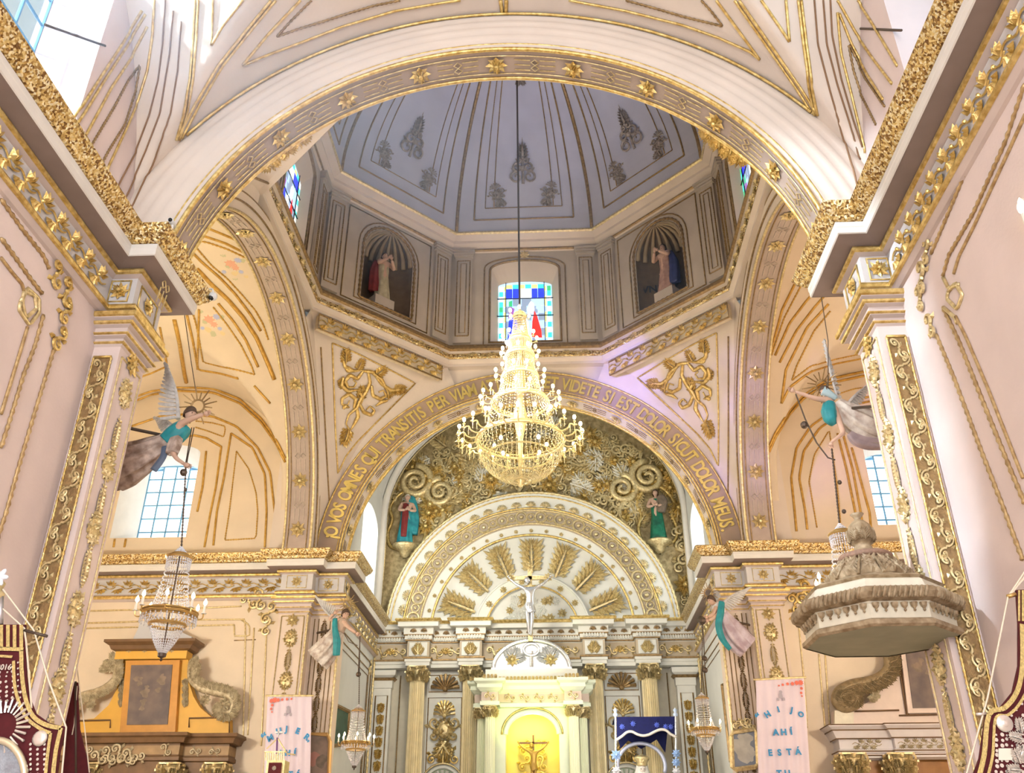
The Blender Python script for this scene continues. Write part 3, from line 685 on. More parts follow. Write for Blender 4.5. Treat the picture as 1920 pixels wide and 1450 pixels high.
# ------------------------------------------------------------------ back pier shafts
for sx in (-1, 1):
    o = PIER[sx][0]; z = 7.05; k = 0
    while z > 3:
        if k == 0: put('fleuron', k_rosette, GOLDL, frame((sx*5.55, 21.145, z), (0, -1, 0), s=.34), o); z -= .42
        else:
            put('medallion' if k % 2 else 'leaf_drop', k_medal if k % 2 else k_drop, GOLDL, frame((sx*5.55, 21.145, z), (0, -1, 0), s=.5 if k % 2 else .44), o); z -= .48
        k += 1
    for xx in (5.28, 5.82): rail([(sx*xx, 21.14, 0), (sx*xx, 21.14, 7.15)], .014, GOLDL, o)
    rail([(sx*5.28, 21.14, 7.15), (sx*5.82, 21.14, 7.15)], .014, GOLDL, o)
    rail([(sx*5.2, 21.15, 0), (sx*5.2, 21.15, 7.2)], .035, GOLDL, o, True)
    rail([(sx*4.5, 21.45, 0), (sx*4.5, 21.45, 7.2)], .04, GOLDL, o, True)
    for xx in (4.62, 4.72, 5.0, 5.1): rail([(sx*xx, 21.44, 0), (sx*xx, 21.44, 7.15)], .012, GOLDD, o)
    z = 6.9
    while z > 3: put('leaf_drop', k_drop, GOLDD, frame((sx*4.86, 21.44, z), (0, -1, 0), s=.4), o); z -= .42
# ------------------------------------------------------------------ pendentive panels and scrolls (traced on the back left one, mirrored to the right)
pt = bvh(PEND[-1, 1][1])
Z7 = (560, 640, 3.624)
SCR = [[(298, 130), (312, 172), (370, 200), (440, 195)], [(687, 325), (625, 332), (560, 290), (500, 215)], [(440, 195), (395, 255), (345, 228), (312, 270), (330, 312), (372, 312), (390, 282), (368, 262)],
       [(300, 240), (288, 300), (330, 340), (390, 330), (430, 340)], [(470, 210), (482, 280), (455, 340), (412, 400), (392, 450), (335, 500), (318, 560), (340, 605)], [(492, 300), (500, 368), (550, 392), (592, 372), (574, 332), (540, 345)],
       [(372, 455), (384, 392), (340, 358), (292, 388), (290, 432), (330, 432), (342, 402)], [(408, 420), (440, 482), (490, 502), (512, 470), (482, 440), (456, 468)], [(390, 450), (400, 510), (375, 560), (345, 610)], [(500, 215), (560, 260), (600, 340), (610, 395)], [(440, 200), (500, 208), (530, 250)],
       [(410, 345), (430, 380), (420, 430)], [(370, 200), (330, 200), (305, 160)], [(300, 460), (310, 440), (340, 450)], [(600, 400), (560, 410), (520, 440)]]
FRM = [[(228, 12), (400, 85), (620, 195), (780, 280), (860, 315), (700, 430), (520, 560), (400, 680), (320, 780), (265, 900), (248, 600), (238, 300), (228, 12)]]
OUT = [[(150, 40), (170, 400), (190, 800), (208, 1130)]]
for sx in (-1, 1):
    o = PEND[sx, 1][0]; mir = lambda pts: [V((-sx*p.x, p.y, p.z)) for p in pts]
    for L in SCR:
        p = resample(smooth_path(drape(Q(*Z7, L), pt, .03, 3), 2), .03); N = len(p)
        if N > 1: obj('gilt_scroll', MB().tube(mir(p), [.045*(.45+.75*math.sin(PI*min(1, .15+i/N))) for i in range(N)], 6), GOLD, o, True)
    for x, y, s, ro in ((320, 150, .4, .5), (640, 330, .4, -1.2), (340, 590, .5, PI), (400, 200, .35, 0), (520, 240, .4, -.5), (420, 400, .4, .3), (590, 380, .3, -.6), (310, 320, .3, 1)):
        h = hit(*Q(*Z7, [(x, y)])[0], pt)
        if h:
            l, n = V((-sx*h[0].x, h[0].y, h[0].z)), V((-sx*h[1].x, h[1].y, h[1].z)); put('acanthus_leaf', k_leaf, GOLD, frame(l, n, roll=-sx*ro, s=s), o)
    for L, r, mm in ((FRM[0], .022, GOLD), (OUT[0], .02, GOLDD)): rail(mir(drape(Q(*Z7, L), pt, .01, 6)), r, mm, o)
# front pendentives: framed panels and gilt leaves seen past the front arch
ptf = bvh(PEND[-1, -1][1], PEND[1, -1][1])
for o_, org_, lines, leaves in ((PEND[-1, -1][0], Z1, [[(1290, 945), (1400, 985), (1550, 1045), (1700, 880), (1920, 650)]], ((1480, 905, .6), (1540, 850, .8), (1600, 800, .9), (1690, 740, 1))), (PEND[1, -1][0], Z3, [[(-60, 600), (150, 780), (385, 970), (470, 890)]], ((150, 710, -1), (210, 760, -.9), (280, 810, -.8), (340, 850, -.7)))):
    rails(ptf, o_, .03, GOLDD, lines, org=org_)
    for x, y, ro in leaves:
        h = hit(*Q(*org_, [(x, y)])[0], ptf)
        if h: put('acanthus_leaf', k_leaf, GOLD, frame(h[0], h[1], roll=-ro, s=.55), o_)
# frieze panels under the ring cornice, above the back pendentives
for k in (1, 3):
    c, tg, n = facefr(k, OA-.05); P = lambda a, z, d=0: c+tg*a-n*d+V((0, 0, z))
    pn = obj('frieze_panel', MB().prism([P(-1.9, 13.36), P(1.9, 13.36), P(1.9, 13.76), P(-1.9, 13.76)], n*.14), mat('ochre frieze ground', (.80, .66, .46), .6, var=.2, vscale=8), RING)
    rail([P(-1.9, 13.36), P(1.9, 13.36), P(1.9, 13.76), P(-1.9, 13.76)], .025, GOLDD, pn, closed=True)
    for j in range(9): put('frieze_scroll', k_vine, GOLD, frame(P(-1.68+.42*j, 13.56, .01), -n, s=.44, sy=.5), pn)
# frieze panels on the ring underside
for k in (1, 2, 3, 0, 4):
    c, tg, n = facefr(k, OA-.06)
    fr = lambda a, z: c+tg*a+V((0, 0, z))
    for j in range(7): put('ring_leaf', k_vine, GOLDL, frame(c+tg*(-1.5+.5*j)+V((0, 0, 14.08))-n*.1, -n, s=.42, sy=.22), RING)
# ------------------------------------------------------------------ drum: pilaster frames, niche and window surrounds
FLU = mat('ochre brown shell plaster', (.40, .31, .20), .7, var=.15)
for k in range(8):
    if k in (5, 6, 7): continue
    c, tg, n = facefr(k, OA-.012); P = lambda a, z: c+tg*a+V((0, 0, z))
    for s in (-1, 1):
        a0, a1 = (1.5, 1.98)
        pil = obj('drum_pilaster', MB().prism([P(s*a0, 14.55), P(s*a1, 14.55), P(s*a1, 17.6), P(s*a0, 17.6)], -n*.08), DRUM, DRUMO)
        for d in (.06, .16):
            rail([P(s*(a0+d), 14.7+d)-n*.09, P(s*(a1-d), 14.7+d)-n*.09, P(s*(a1-d), 17.35-d)-n*.09, P(s*(a0+d), 17.35-d)-n*.09], .022 if d < .1 else .013, GOLDD, pil, d < .1, closed=True)
        for z, w_ in ((17.42, .03), (17.5, .05), (17.58, .07)):
            obj('pilaster_cap', MB().prism([P(s*(a0-w_), z), P(s*(a1+w_), z), P(s*(a1+w_), z+.06), P(s*(a0-w_), z+.06)], -n*(.1+w_)), DRUM, pil)
    if k % 2:
        ar = [P(x, z) for x, z in archloop(NHW+.06, NZ0-.05, NZS, NHW+.06)]
        rail(ar, .05, GOLDD, DRUMO, True, closed=True)
        rail([P(x, z) for x, z in archloop(NHW+.2, NZ0-.12, NZS, NHW+.2)], .02, GOLDD, DRUMO, closed=True)
        fl_ = [P(-1.36, 14.6), P(1.36, 14.6), P(1.36, 17.5), P(-1.36, 17.5)]; rail(fl_, .022, GOLDD, DRUMO, closed=True)
        for j in range(9):   # shell flutes
            t = PI*(j+.5)/9
            q = [c+tg*(-(NHW-.02)*math.cos(t)*math.cos(PI/2*v))+n*(.6*math.sin(PI*.5)*math.cos(PI/2*v)*abs(math.sin(t))-.02)+V((0, 0, NZS+(NHW-.02)*math.sin(PI/2*v)*1)) for v in (0, .2, .4, .6, .8, .95)]
            obj('shell_flute', MB().tube(q, [.07, .065, .055, .045, .03, .015], 6), FLU, DRUMO, True)
    else:
        rail([P(x, z) for x, z in archloop(WHW+.04, WZ0-.02, WZS, .32)], .035, GOLDD, DRUMO, closed=True)
        rail([P(x, z) for x, z in archloop(WHW+.2, WZ0-.1, WZS+.08, .36)], .022, GOLDD, DRUMO, closed=True)
        put('keystone_rosette', k_rosette, GOLDL, frame(P(0, 17.5), -n, s=.32), DRUMO)
GREYO = mat('greyed dome stucco', (.50, .44, .38), .5, .35, bump=.3, col2=(.30, .25, .21), vscale=14)
# dome ribs, nested web frames, candelabra
for k in range(8):
    if k not in (1, 2, 3, 4, 0): continue
    cap = lambda k, s, t: dome(k, s, t)
    fc, tg, n = facefr(k); kk = (k) % 8
    # web k spans corners k-1 .. k; its outward direction is face k
    def nor(s, t):
        a = dome(kk, s, t); b = dome(kk, s, min(1, t+.01)); return (tg.cross(b-a)).normalized()
    def D(s, t, off=.012):
        p = dome(kk, s, t); nn = nor(s, t); q = V((0, OY, p.z-2)); nn = nn if nn.dot(q-p) > 0 else -nn; return p+nn*off
    web = DOMEO
    if k in (1, 2, 3, 4): rail([D(0, t/24) for t in range(24)], .055, GOLDD, web, name='dome_rib')
    if k == 4: rail([D(1, t/24) for t in range(24)], .055, GOLDD, web, name='dome_rib')
    if k == 0: rail([D(1, t/24) for t in range(24)], .055, GOLDD, web, name='dome_rib')
    for d, tb, r, rp in ((.13, .05, .024, False), (.21, .10, .018, True), (.275, .105, .016, False)):
        for sgn in (0, 1):
            ss = d if sgn == 0 else 1-d
            rail([D(ss, tb+(.93-tb)*i/24) for i in range(25)], r, GOLDD, web, rp)
        if d < .27: rail([D(d+(1-2*d)*i/10, tb) for i in range(11)], r, GOLDD, web, rp)
    def orn(fn, s, t, size, m, ro=0.):
        p = D(s, t, .01); nn = nor(s, t); q = V((0, OY, p.z-2)); nn = nn if nn.dot(q-p) > 0 else -nn; put('dome_ornament', fn, m, frame(p, nn, (0, 0, 1), ro, size), web)
    orn(k_candel, .5, .27, 1.15, GREYO); orn(k_cartouche, .30, .155, .55, GREYO, -.3); orn(k_cartouche, .70, .155, .55, GREYO, .3)
    orn(k_cartouche, .5, .62, .5, GREYO)
# ------------------------------------------------------------------ stained glass in the drum
def glass(name, col, e): return mat(name, col, .25, emit=e)
SG = {c: glass('stained glass '+c, v, e) for c, v, e in (('deep blue', (.02, .04, .75), 1.6), ('turquoise', (.05, .62, .60), 1.3), ('pale blue', (.45, .66, .95), 1.1), ('red', (.85, .03, .02), 1.3), ('white', (.95, .95, .85), 1.3), ('green', (.05, .5, .2), 1.1), ('yellow', (.95, .8, .25), 1.2), ('grey blue', (.28, .36, .5), .9), ('violet', (.35, .12, .5), .9))}
LEAD = mat('lead came', (.03, .03, .035), .5, .5)
def stained(k, n_):
    c, tg, n = facefr(k, OA+.2); s_ = -1
    P = lambda a, z, d=0: c+tg*(a*s_)+n*d+V((0, 0, z))
    o = struct('window_%d' % n_, MB().prism([P(x, z, .06) for x, z in archloop(.8, WZ0, WZS-.4, .16)], n*.03, ), SG['pale blue'])
    z0, z1 = WZ0+.05, WZS-.32
    def pane(x0, x1, a, b, col): obj('pane', MB().prism([P(x0+.008, a+.008), P(x1-.008, a+.008), P(x1-.008, b-.008), P(x0+.008, b-.008)], n*.03), SG[col], o)
    R = random.Random(n_)
    for i in range(11):       # turquoise borders
        a = z0+(z1-z0-.12)*i/11; b = z0+(z1-z0-.12)*(i+1)/11
        for x0 in (-.74, .62): pane(x0, x0+.12, a, b, 'turquoise' if i % 2 else 'green' if R.random() < .3 else 'white')
        for x0 in (-.61, .55): pane(x0, x0+.06, a, b, 'yellow' if i % 3 else 'pale blue')
    for j in range(6):        # blue canopy
        x0 = -.54+.18*j; pane(x0, x0+.18, z1-.52, z1-.2, 'deep blue' if j not in (2, 3) else 'white'); pane(x0, x0+.18, z1-.2, z1-.06, 'turquoise' if j % 2 else 'yellow')
    pic = ['pale blue,grey blue,pale blue,grey blue,pale blue,pale blue', 'grey blue,pale blue,grey blue,pale blue,grey blue,pale blue', 'pale blue,grey blue,pale blue,grey blue,pale blue,grey blue', 'grey blue,pale blue,grey blue,pale blue,grey blue,pale blue', 'pale blue,grey blue,pale blue,pale blue,pale blue,grey blue', 'pale blue,grey blue,pale blue,white,grey blue,pale blue']
    H = (z1-.55-z0)/6
    for r, row in enumerate(pic):
        for j, col in enumerate(row.split(',')): pane(-.54+.18*j, -.36+.18*j, z1-.55-H*(r+1), z1-.55-H*r, col)
    def shape(pts, col): obj('pane', MB().prism([P(x, z0+(z1-z0)*y, -.004) for x, y in pts], -n*.01), SG[col], o)
    for pts, col in (([(.16, .1), (.46, .08), (.44, .2), (.34, .42), (.26, .52), (.2, .36)], 'red'), ([(.1, .5), (.2, .47), (.26, .54), (.24, .64), (.16, .68), (.09, .62)], 'white'), ([(-.5, .06), (-.2, .06), (-.18, .3), (-.3, .46), (-.46, .36)], 'deep blue'), ([(-.48, .4), (-.34, .46), (-.3, .56), (-.44, .6)], 'violet'), ([(-.46, .6), (-.36, .6), (-.36, .7), (-.46, .68)], 'green'), ([(-.12, .06), (.1, .06), (.08, .34), (-.02, .48), (-.14, .4)], 'white'), ([(-.1, .5), (.04, .5), (.04, .72), (-.1, .72)], 'grey blue'), ([(.3, .56), (.44, .5), (.46, .7), (.34, .72)], 'pale blue')): shape(pts, col)
    for a, b in (((-.8, z1-.55), (.8, z1-.55)), ((-.545, z0), (-.545, z1)), ((.545, z0), (.545, z1)), ((-.8, z0+.9), (.8, z0+.9))):
        obj('lead_bar', MB().tube([P(*a, -.01), P(*b, -.01)], .016, 4), LEAD, o)
stained(2, 5); stained(4, 6); stained(0, 7)
# ------------------------------------------------------------------ clear windows
PANE = mat('daylit frosted pane', (.86, .95, 1), .3, emit=2.6)
PANEB = mat('sky lit pane', (.45, .72, 1), .2, emit=1.3)
BAR = mat('blue grey window bar', (.20, .42, .62), .5, .3)
for sx, n_ in ((-1, 3), (1, 4)):
    t = TR[sx]; o = struct('window_%d' % n_, MB().prism([V(p)+V((0, .12, 0)) for p in t['inn']], (0, .03, 0)), BAR)
    x0, x1 = t['xm']-t['hw'], t['xm']+t['hw']; nx, nz = 4, 6; z0, z1 = 9.35, t['zt']+.2
    for i in range(nx):
        for j in range(nz):
            a0, a1 = x0+(x1-x0)*i/nx+.02, x0+(x1-x0)*(i+1)/nx-.02; b0, b1 = z0+(z1-z0)*j/nz+.02, z0+(z1-z0)*(j+1)/nz-.02
            if j == nz-1 and i in (0, nx-1): b1 -= .1
            xa, xb = sorted((sx*a0, sx*a1)); obj('pane', MB().box((xa, YW+.96, b0), (xb, YW+1.0, b1)), PANE, o)
    for i in range(nx+1): xx = sx*(x0+(x1-x0)*i/nx); obj('bar', MB().tube([(xx, YW+.94, z0), (xx, YW+.94, z1)], .022, 5), BAR, o)
    for j in range(nz+1): zz = z0+(z1-z0)*j/nz; obj('bar', MB().tube([(sx*x0, YW+.94, zz), (sx*x1, YW+.94, zz)], .022, 5), BAR, o)
for sx, n_ in ((-1, 8), (1, 9)):
    o = struct('window_%d' % n_, MB().prism([V(p)+V((sx*.05, 0, 0)) for p in CH[sx][2]], (sx*.03, 0, 0)), PANE)
for sx, n_ in ((-1, 1), (1, 2)):
    o = struct('window_%d' % n_, MB().box((min(sx*5.5, sx*5.56), BAY0-1.6, 9.15), (max(sx*5.5, sx*5.56), BAY0+1.8, 9.25)), BAR)
    for i in range(9):
        yy = BAY0-1.6+3.4*i/8; obj('bar', MB().tube([(sx*5.53, yy, 9.15), (sx*5.53, yy, 12.3)], .025, 5), BAR, o)
    for j in range(8):
        zz = 9.2+3.1*j/7; obj('bar', MB().tube([(sx*5.53, BAY0-1.6, zz), (sx*5.53, BAY0+1.8, zz)], .02, 5), BAR, o)
GLASS = mat('thin clear pane', (.85, .93, 1), .05, alpha=.14)
for sx, n_ in ((-1, 1), (1, 2)):
    o = bpy.data.objects['window_%d' % n_]; pm = mesh('pane', MB().box((-.01, 0, 0), (.01, 3.4/8-.04, 3.1/7-.04)), GLASS)
    for i in range(8):
        for j in range(7): obj('pane', pm, GLASS, o, M=Matrix.Translation((sx*5.53, BAY0-1.6+3.4*i/8+.02, 9.2+3.1*j/7+.02)))
# ================================================================== TRANSEPT LINES
GOLDP = mat('painted warm gold', (.74, .47, .12), .42, .45, bump=.25, bscale=50, col2=(.52, .30, .06), vscale=10)
tl = bvh(TR[-1]['cm'], TR[-1]['wm']); ol, wlT = TR[-1]['ceil'], TR[-1]['wall']
Z8 = (320, 360, 4.264)
rails(tl, ol, .035, GOLDP, [[(240, 265), (400, 330), (530, 385)], [(250, 345), (440, 410), (610, 495)], [(150, 340), (125, 435), (250, 560), (400, 690), (520, 820), (640, 980), (720, 1110)], [(380, 890), (500, 1030), (600, 1180), (700, 1400)], [(130, 980), (180, 1200), (220, 1420), (400, 1450), (540, 1490)]], org=Z8)
rails(tl, ol, .055, GOLDP, [[(210, 610), (330, 740), (460, 860), (580, 1000), (690, 1170), (790, 1400), (830, 1500)], [(30, 1020), (70, 1200), (110, 1450), (125, 1520)]], org=Z8)
rails(tl, ol, .03, GOLDP, [[(205, 445), (210, 390), (290, 400), (450, 455), (610, 530)], [(205, 445), (330, 590), (450, 690), (560, 810), (680, 950), (740, 1060), (780, 1180)], [(340, 920), (450, 1060), (560, 1220), (650, 1400), (670, 1460)], [(160, 900), (210, 1080), (260, 1360), (400, 1395), (560, 1430), (670, 1460)]], True, org=Z8)
rails(tl, ol, .03, GOLDP, [[(900, 400), (940, 620), (850, 660), (760, 690)], [(1430, 730), (1520, 830)], [(1120, 300), (1110, 635)]], org=Z4)
for o in (0, 22): rails(tl, ol, .032, GOLDP, [[(720, 805+o), (850, 760+o), (1000, 738+o), (1200, 748+o), (1350, 808+o), (1470, 918+o), (1560, 1045+o), (1605, 1140+o)]], org=Z4)
rails(tl, wlT, .03, GOLDP, [[(740, 960), (900, 905), (1050, 890), (1200, 905), (1330, 960), (1450, 1080), (1520, 1220), (1545, 1440), (1550, 1620)], [(1300, 1000), (1420, 1080), (1490, 1230), (1500, 1440), (1490, 1640)], [(1300, 1000), (1260, 1250), (1220, 1440), (1200, 1630)], [(1000, 1030), (1090, 1010), (1160, 1025), (1245, 1075), (1215, 1300), (1185, 1440), (1150, 1640)], [(1160, 1100), (1140, 1300), (1110, 1440)], [(640, 1300), (610, 1440), (560, 1640)], [(700, 1300), (670, 1440), (640, 1640)], [(770, 1300), (740, 1440), (700, 1640)]], org=Z4)
rails(tl, wlT, .022, GOLDP, [[(1330, 1100), (1290, 1440), (1265, 1600), (1440, 1590), (1450, 1440), (1440, 1330), (1400, 1200), (1330, 1100)], [(1100, 930), (1190, 940), (1270, 960), (1260, 1020), (1180, 990), (1100, 965)]], True, org=Z4)
FLC = {c: mat('painted flower '+c, v, .8) for c, v in (('coral', (.84, .46, .32)), ('blue', (.52, .55, .78)), ('green', (.62, .60, .38)), ('yellow', (.84, .68, .38)))}
def bloom(tree, par, u, v, flip=1):
    for du, dv, c, s in ((0, 0, 'coral', .5), (9, 8, 'coral', .35), (14, -6, 'blue', .34), (-12, 16, 'blue', .22), (20, 16, 'blue', .22), (-14, -12, 'green', .3), (4, 22, 'yellow', .3), (10, 32, 'green', .3), (-8, 8, 'green', .26), (30, 28, 'yellow', .22), (20, -2, 'green', .24)):
        h = hit(u+du*flip, v+dv, tree)
        if h: put('painted_flower' if c in ('coral', 'blue') else 'painted_leaf', k_rosette if c in ('coral', 'blue') else k_leaf, FLC[c], frame(h[0], h[1], roll=random.uniform(-1, 1), s=s*.62) @ Matrix.Diagonal((1, 1, .05, 1)), par)
bloom(tl, ol, 432, 494); bloom(tl, ol, 392, 600)
tr_ = bvh(TR[1]['cm'], TR[1]['wm']); orr, wrT = TR[1]['ceil'], TR[1]['wall']
rails(tr_, orr, .032, GOLDP, [[(520, 560), (600, 380), (690, 260), (750, 190)], [(545, 600), (640, 420), (740, 290), (800, 220)], [(555, 830), (600, 740), (720, 650), (860, 605), (1040, 570)], [(555, 830), (580, 640), (700, 400), (820, 270)], [(480, 600), (560, 300), (660, 100), (740, 0)]], org=Z6)
rails(tr_, orr, .028, GOLDP, [[(615, 700), (720, 620), (860, 580), (1040, 542)], [(615, 700), (640, 620), (740, 420), (830, 310)], [(500, 560), (570, 350), (690, 120)]], True, org=Z6)
for o in (0, 24): rails(tr_, orr, .034, GOLDP, [[(485, 1080+o), (520, 1000+o), (600, 870+o), (680, 780+o), (800, 700+o), (1050, 645+o)]], org=Z6)
rails(tr_, wrT, .03, GOLDP, [[(640, 1550), (630, 1440), (610, 1250), (640, 1080), (720, 960), (860, 860), (1050, 820)], [(700, 1540), (690, 1440), (655, 1250), (680, 1100), (770, 970), (860, 910)], [(870, 1000), (920, 1200), (970, 1440), (985, 1540)], [(900, 1000), (955, 1200), (1000, 1440), (1015, 1540)], [(950, 1080), (1010, 1300), (1050, 1440), (1060, 1540)], [(780, 880), (900, 830), (1060, 790)]], org=Z6)
rails(tr_, wrT, .022, GOLDP, [[(755, 1530), (740, 1440), (710, 1270), (740, 1120), (825, 980), (840, 1100), (870, 1300), (890, 1530)], [(840, 790), (960, 750), (1060, 735)]], True, org=Z6)
# wall frames below the transept cornice
Z9 = (0, 960, 2.96); ZR = (1280, 960, 2.96)
rails(tl, wlT, .02, GOLDL, [[(400, 490), (560, 487)], [(450, 552), (740, 545), (1000, 540), (1340, 525)], [(440, 620), (1130, 600), (1360, 597), (1362, 700), (1350, 1250)], [(440, 648), (1300, 628)], [(1480, 660), (1450, 1300)], [(1410, 645), (1375, 1240)], [(1300, 628), (1300, 690), (1385, 690), (1385, 630), (1340, 600)]], org=Z9)
rails(tl, wlT, .012, GOLDD, [[(400, 442), (1560, 415)], [(400, 470), (1560, 440)], [(1300, 715), (1420, 710)]], org=Z9)
rails(tr_, wrT, .02, GOLDL, [[(640, 590), (670, 900), (690, 1200)], [(755, 790), (790, 1200)], [(790, 790), (815, 1180)]], org=ZR)
rails(tr_, wrT, .012, GOLDD, [[(560, 350), (900, 335)], [(560, 375), (900, 362)]], org=ZR)
for u, v, s, ro in ((468, 1130, .5, 1.2), (488, 1125, .55, .4), (505, 1150, .55, -.3), (500, 1175, .45, .1)): at(u, v, tl, s, k_scroll, GOLDL, wlT, 'scroll_ornament', ro)
for u, v, s, ro in ((1525, 1108, .5, -1.2), (1505, 1112, .6, -.3), (1490, 1135, .5, .4), (1493, 1155, .4, 0)): at(u, v, tr_, s, k_scroll, GOLD, wrT, 'scroll_ornament', ro)
# ================================================================== CHANCEL
cl = bvh(CH[-1][1]); cr_ = bvh(CH[1][1])
for sx in (-1, 1):
    o = CH[sx][0]; xw = sx*4.885
    for y0, y1, z1, r, rp in ((22.35, 27.5, 7.35, .02, False), (22.6, 27.2, 7.1, .016, True), (22.75, 27.05, 6.92, .012, False)):
        rail([(xw, y0, 1), (xw, y0, z1), (xw, y1, z1), (xw, y1, 1)], r, GOLDD, o, rp)
    rail([(sx*4.86, 22.1, 0), (sx*4.86, 22.1, 7.6)], .05, GOLDL, o, True); rail([(sx*4.86, 27.8, 0), (sx*4.86, 27.8, 7.6)], .05, GOLDL, o, True)
    put('corner_scroll', k_scroll, GOLDL, frame((xw, 22.5, 7.2), (-sx, 0, 0), s=.45), o); put('corner_scroll', k_scroll, GOLDL, frame((xw, 27.3, 7.2), (-sx, 0, 0), s=.45), o)
    # moulded white rib where the side wall and vault meet the end wall
    for q, (r, mm) in enumerate(((.11, WHITE), (.06, WHITE), (.03, GOLDL))):
        yy = 27.55+.2*q; rail([(sx*(4.84-.02*q), yy, 8.7), (sx*(4.84-.02*q), yy, 12.1)]+[(sx*(4.84-.02*q)*math.cos(t), yy, 12.1+.85*(4.84-.02*q)*math.sin(t)) for t in [1.2*i/24 for i in range(1, 25)]], r, mm, CHC, name='vault_rib')
RX = -.08

GROUND = mat('olive gilt ground', (.66, .53, .29), .45, .4, bump=.8, bscale=14, col2=(.36, .27, .13), vscale=8)
loop = [(RX+4.4*math.cos(t), YR-.02, 8.3+4.4*math.sin(t)) for t in [PI*i/40 for i in range(41)]]
LUN = obj('gilded_ground', MB().poly([(4.9, YR-.02, 8.3), (4.9, YR-.02, 16.2), (-4.9, YR-.02, 16.2), (-4.9, YR-.02, 8.3)]+loop[::-1]), GROUND, RBACK)
R_ = random.Random(11)
CREAMR = mat('ivory relief', (.86, .82, .70), .55)
n = 0; tries = 0; used = []
while n < 290 and tries < 20000:
    tries += 1; x = R_.uniform(-4.75, 4.75); z = R_.uniform(9.2, 15.4)
    r = math.hypot(x-RX, z-8.3)
    if r < 4.72 or z > 15.5-.09*x*x or (abs(abs(x+.04)-4.12) < .62 and z < 13.0): continue
    s = R_.uniform(.42, .9)
    if any((x-a)**2+(z-b)**2 < (.30*max(s, c))**2 for a, b, c in used): continue
    used.append((x, z, s)); k = R_.random()
    fn, mm = ((k_scroll, GOLDL) if k < .5 else (k_leaf, GOLDL) if k < .72 else (k_rosette, GOLD) if k < .92 else (k_leaf, CREAMR))
    put('gilt_scroll' if fn is k_scroll else 'gilt_leaf' if fn is k_leaf else 'gilt_rosette', fn, mm, frame((x, YR-.03, z), (0, -1, 0), roll=R_.uniform(0, 6.28), s=s, lift=.02), RBACK); n += 1
def volute(cx, cz, r0, turns, a0, d, w, par, m=GOLDL, y=YR-.12):
    p = [(cx+r0*(1-.9*i/40)*math.cos(a0+d*2*PI*turns*i/40), y-.1*i/40, cz+r0*(1-.9*i/40)*math.sin(a0+d*2*PI*turns*i/40)) for i in range(41)]
    return obj('volute', MB().tube(p, [w*(1-.6*i/40) for i in range(41)], 8), m, par, True)
for sx in (-1, 1):
    volute(RX+sx*3.88, 13.42, .58, 2.2, PI/2, sx, .14, RBACK); volute(RX+sx*3.02, 13.02, .5, 2, PI/2, -sx, .13, RBACK)
    cx = RX+sx*4.08
    fr = [(cx+x*sx, YR-.1, z) for x, z in ((-.42, 11.15), (-.62, 11.6), (-.5, 12.1), (-.62, 12.5), (-.35, 12.95), (0, 13.1), (.35, 12.95), (.6, 12.5), (.5, 12.1), (.62, 11.6), (.42, 11.15))]
    rail(smooth_path(fr, 6, True), .06, GOLD, RBACK, closed=True, name='cartouche_frame')
    obj('console', MB().lathe([(.05, -.35), (.15, -.25), (.2, -.1), (.42, 0), (.42, .07), (.3, .1), (0, .1)], 14, (cx, YR-.2, 11.1)), GOLDL, RBACK, True)
    obj('gilt_swag', MB().tube(smooth_path([(cx-sx*.6, YR-.1, 11.3), (cx-sx*1.0, YR-.1, 11.7), (cx-sx*1.2, YR-.1, 12.3), (cx-sx*.75, YR-.1, 12.8)], 6), .1, 8), GOLDL, RBACK, True)
# ================================================================== HIGH ALTARPIECE
RET = thing('high_altarpiece', 'white and gilded columned altarpiece filling the end wall under a great arch', 'altarpiece', (RX, YR, 0))
RW = mat('ivory white enamel paint', (.88, .87, .80), .45, var=.05, vscale=4)
def ring(name, r0, r1, y0, y1, m, z0=8.3, n=60, par=RET):
    b = MB().grid(lambda u, v: (RX+[r1, r1, r0, r0][round(v*3)]*math.cos(PI*u), [YR, y1, y0, YR][round(v*3)], z0+[r1, r1, r0, r0][round(v*3)]*math.sin(PI*u)), n, 3)
    return obj(name, b, m, par)
def rarc(r, y, w, m, par, rope=False, z0=8.3): return rail([(RX+r*math.cos(t), y, z0+r*math.sin(t)) for t in [PI*i/80 for i in range(81)]], w, m, par, rope)
A1 = ring('arch_band', 3.95, 4.5, YR-.42, YR-.5, RW); rarc(4.5, YR-.5, .06, GOLDL, A1, True); rarc(4.36, YR-.5, .02, GOLD, A1); rarc(3.98, YR-.44, .035, GOLD, A1)
for k in range(27): t = PI*(k+.5)/27; put('palmette', k_shell, GOLDL, frame((RX+4.02*math.cos(t), YR-.46, 8.3+4.02*math.sin(t)), (0, -1, 0), roll=-(t-PI/2)*-1, s=.34), A1)
A2 = ring('arch_band', 3.45, 3.95, YR-.3, YR-.36, mat('taupe guilloche ground', (.58, .48, .36), .6)); rarc(3.93, YR-.37, .03, GOLDL, A2); rarc(3.5, YR-.32, .03, GOLDL, A2)
gu = K('guilloche', lambda: MB().tube([(.17*math.cos(2*PI*i/16), .17*math.sin(2*PI*i/16), .03) for i in range(16)], .035, 5, True).ball((0, 0, .03), .07, 6, 4), GOLDL)
for k in range(37): t = PI*(k+.5)/37; obj('guilloche_link', gu, GOLDL, A2, M=frame((RX+3.71*math.cos(t), YR-.345, 8.3+3.71*math.sin(t)), (0, -1, 0), s=1.05 if k % 2 else .72))
A3 = ring('arch_band', 3.12, 3.45, YR-.22, YR-.26, RW); rarc(3.14, YR-.25, .04, GOLD, A3)
for k in range(21): t = PI*(k+.5)/21; put('flower', k_rosette, GOLDL, frame((RX+3.28*math.cos(t), YR-.25, 8.3+3.28*math.sin(t)), (0, -1, 0), s=.16), A3)
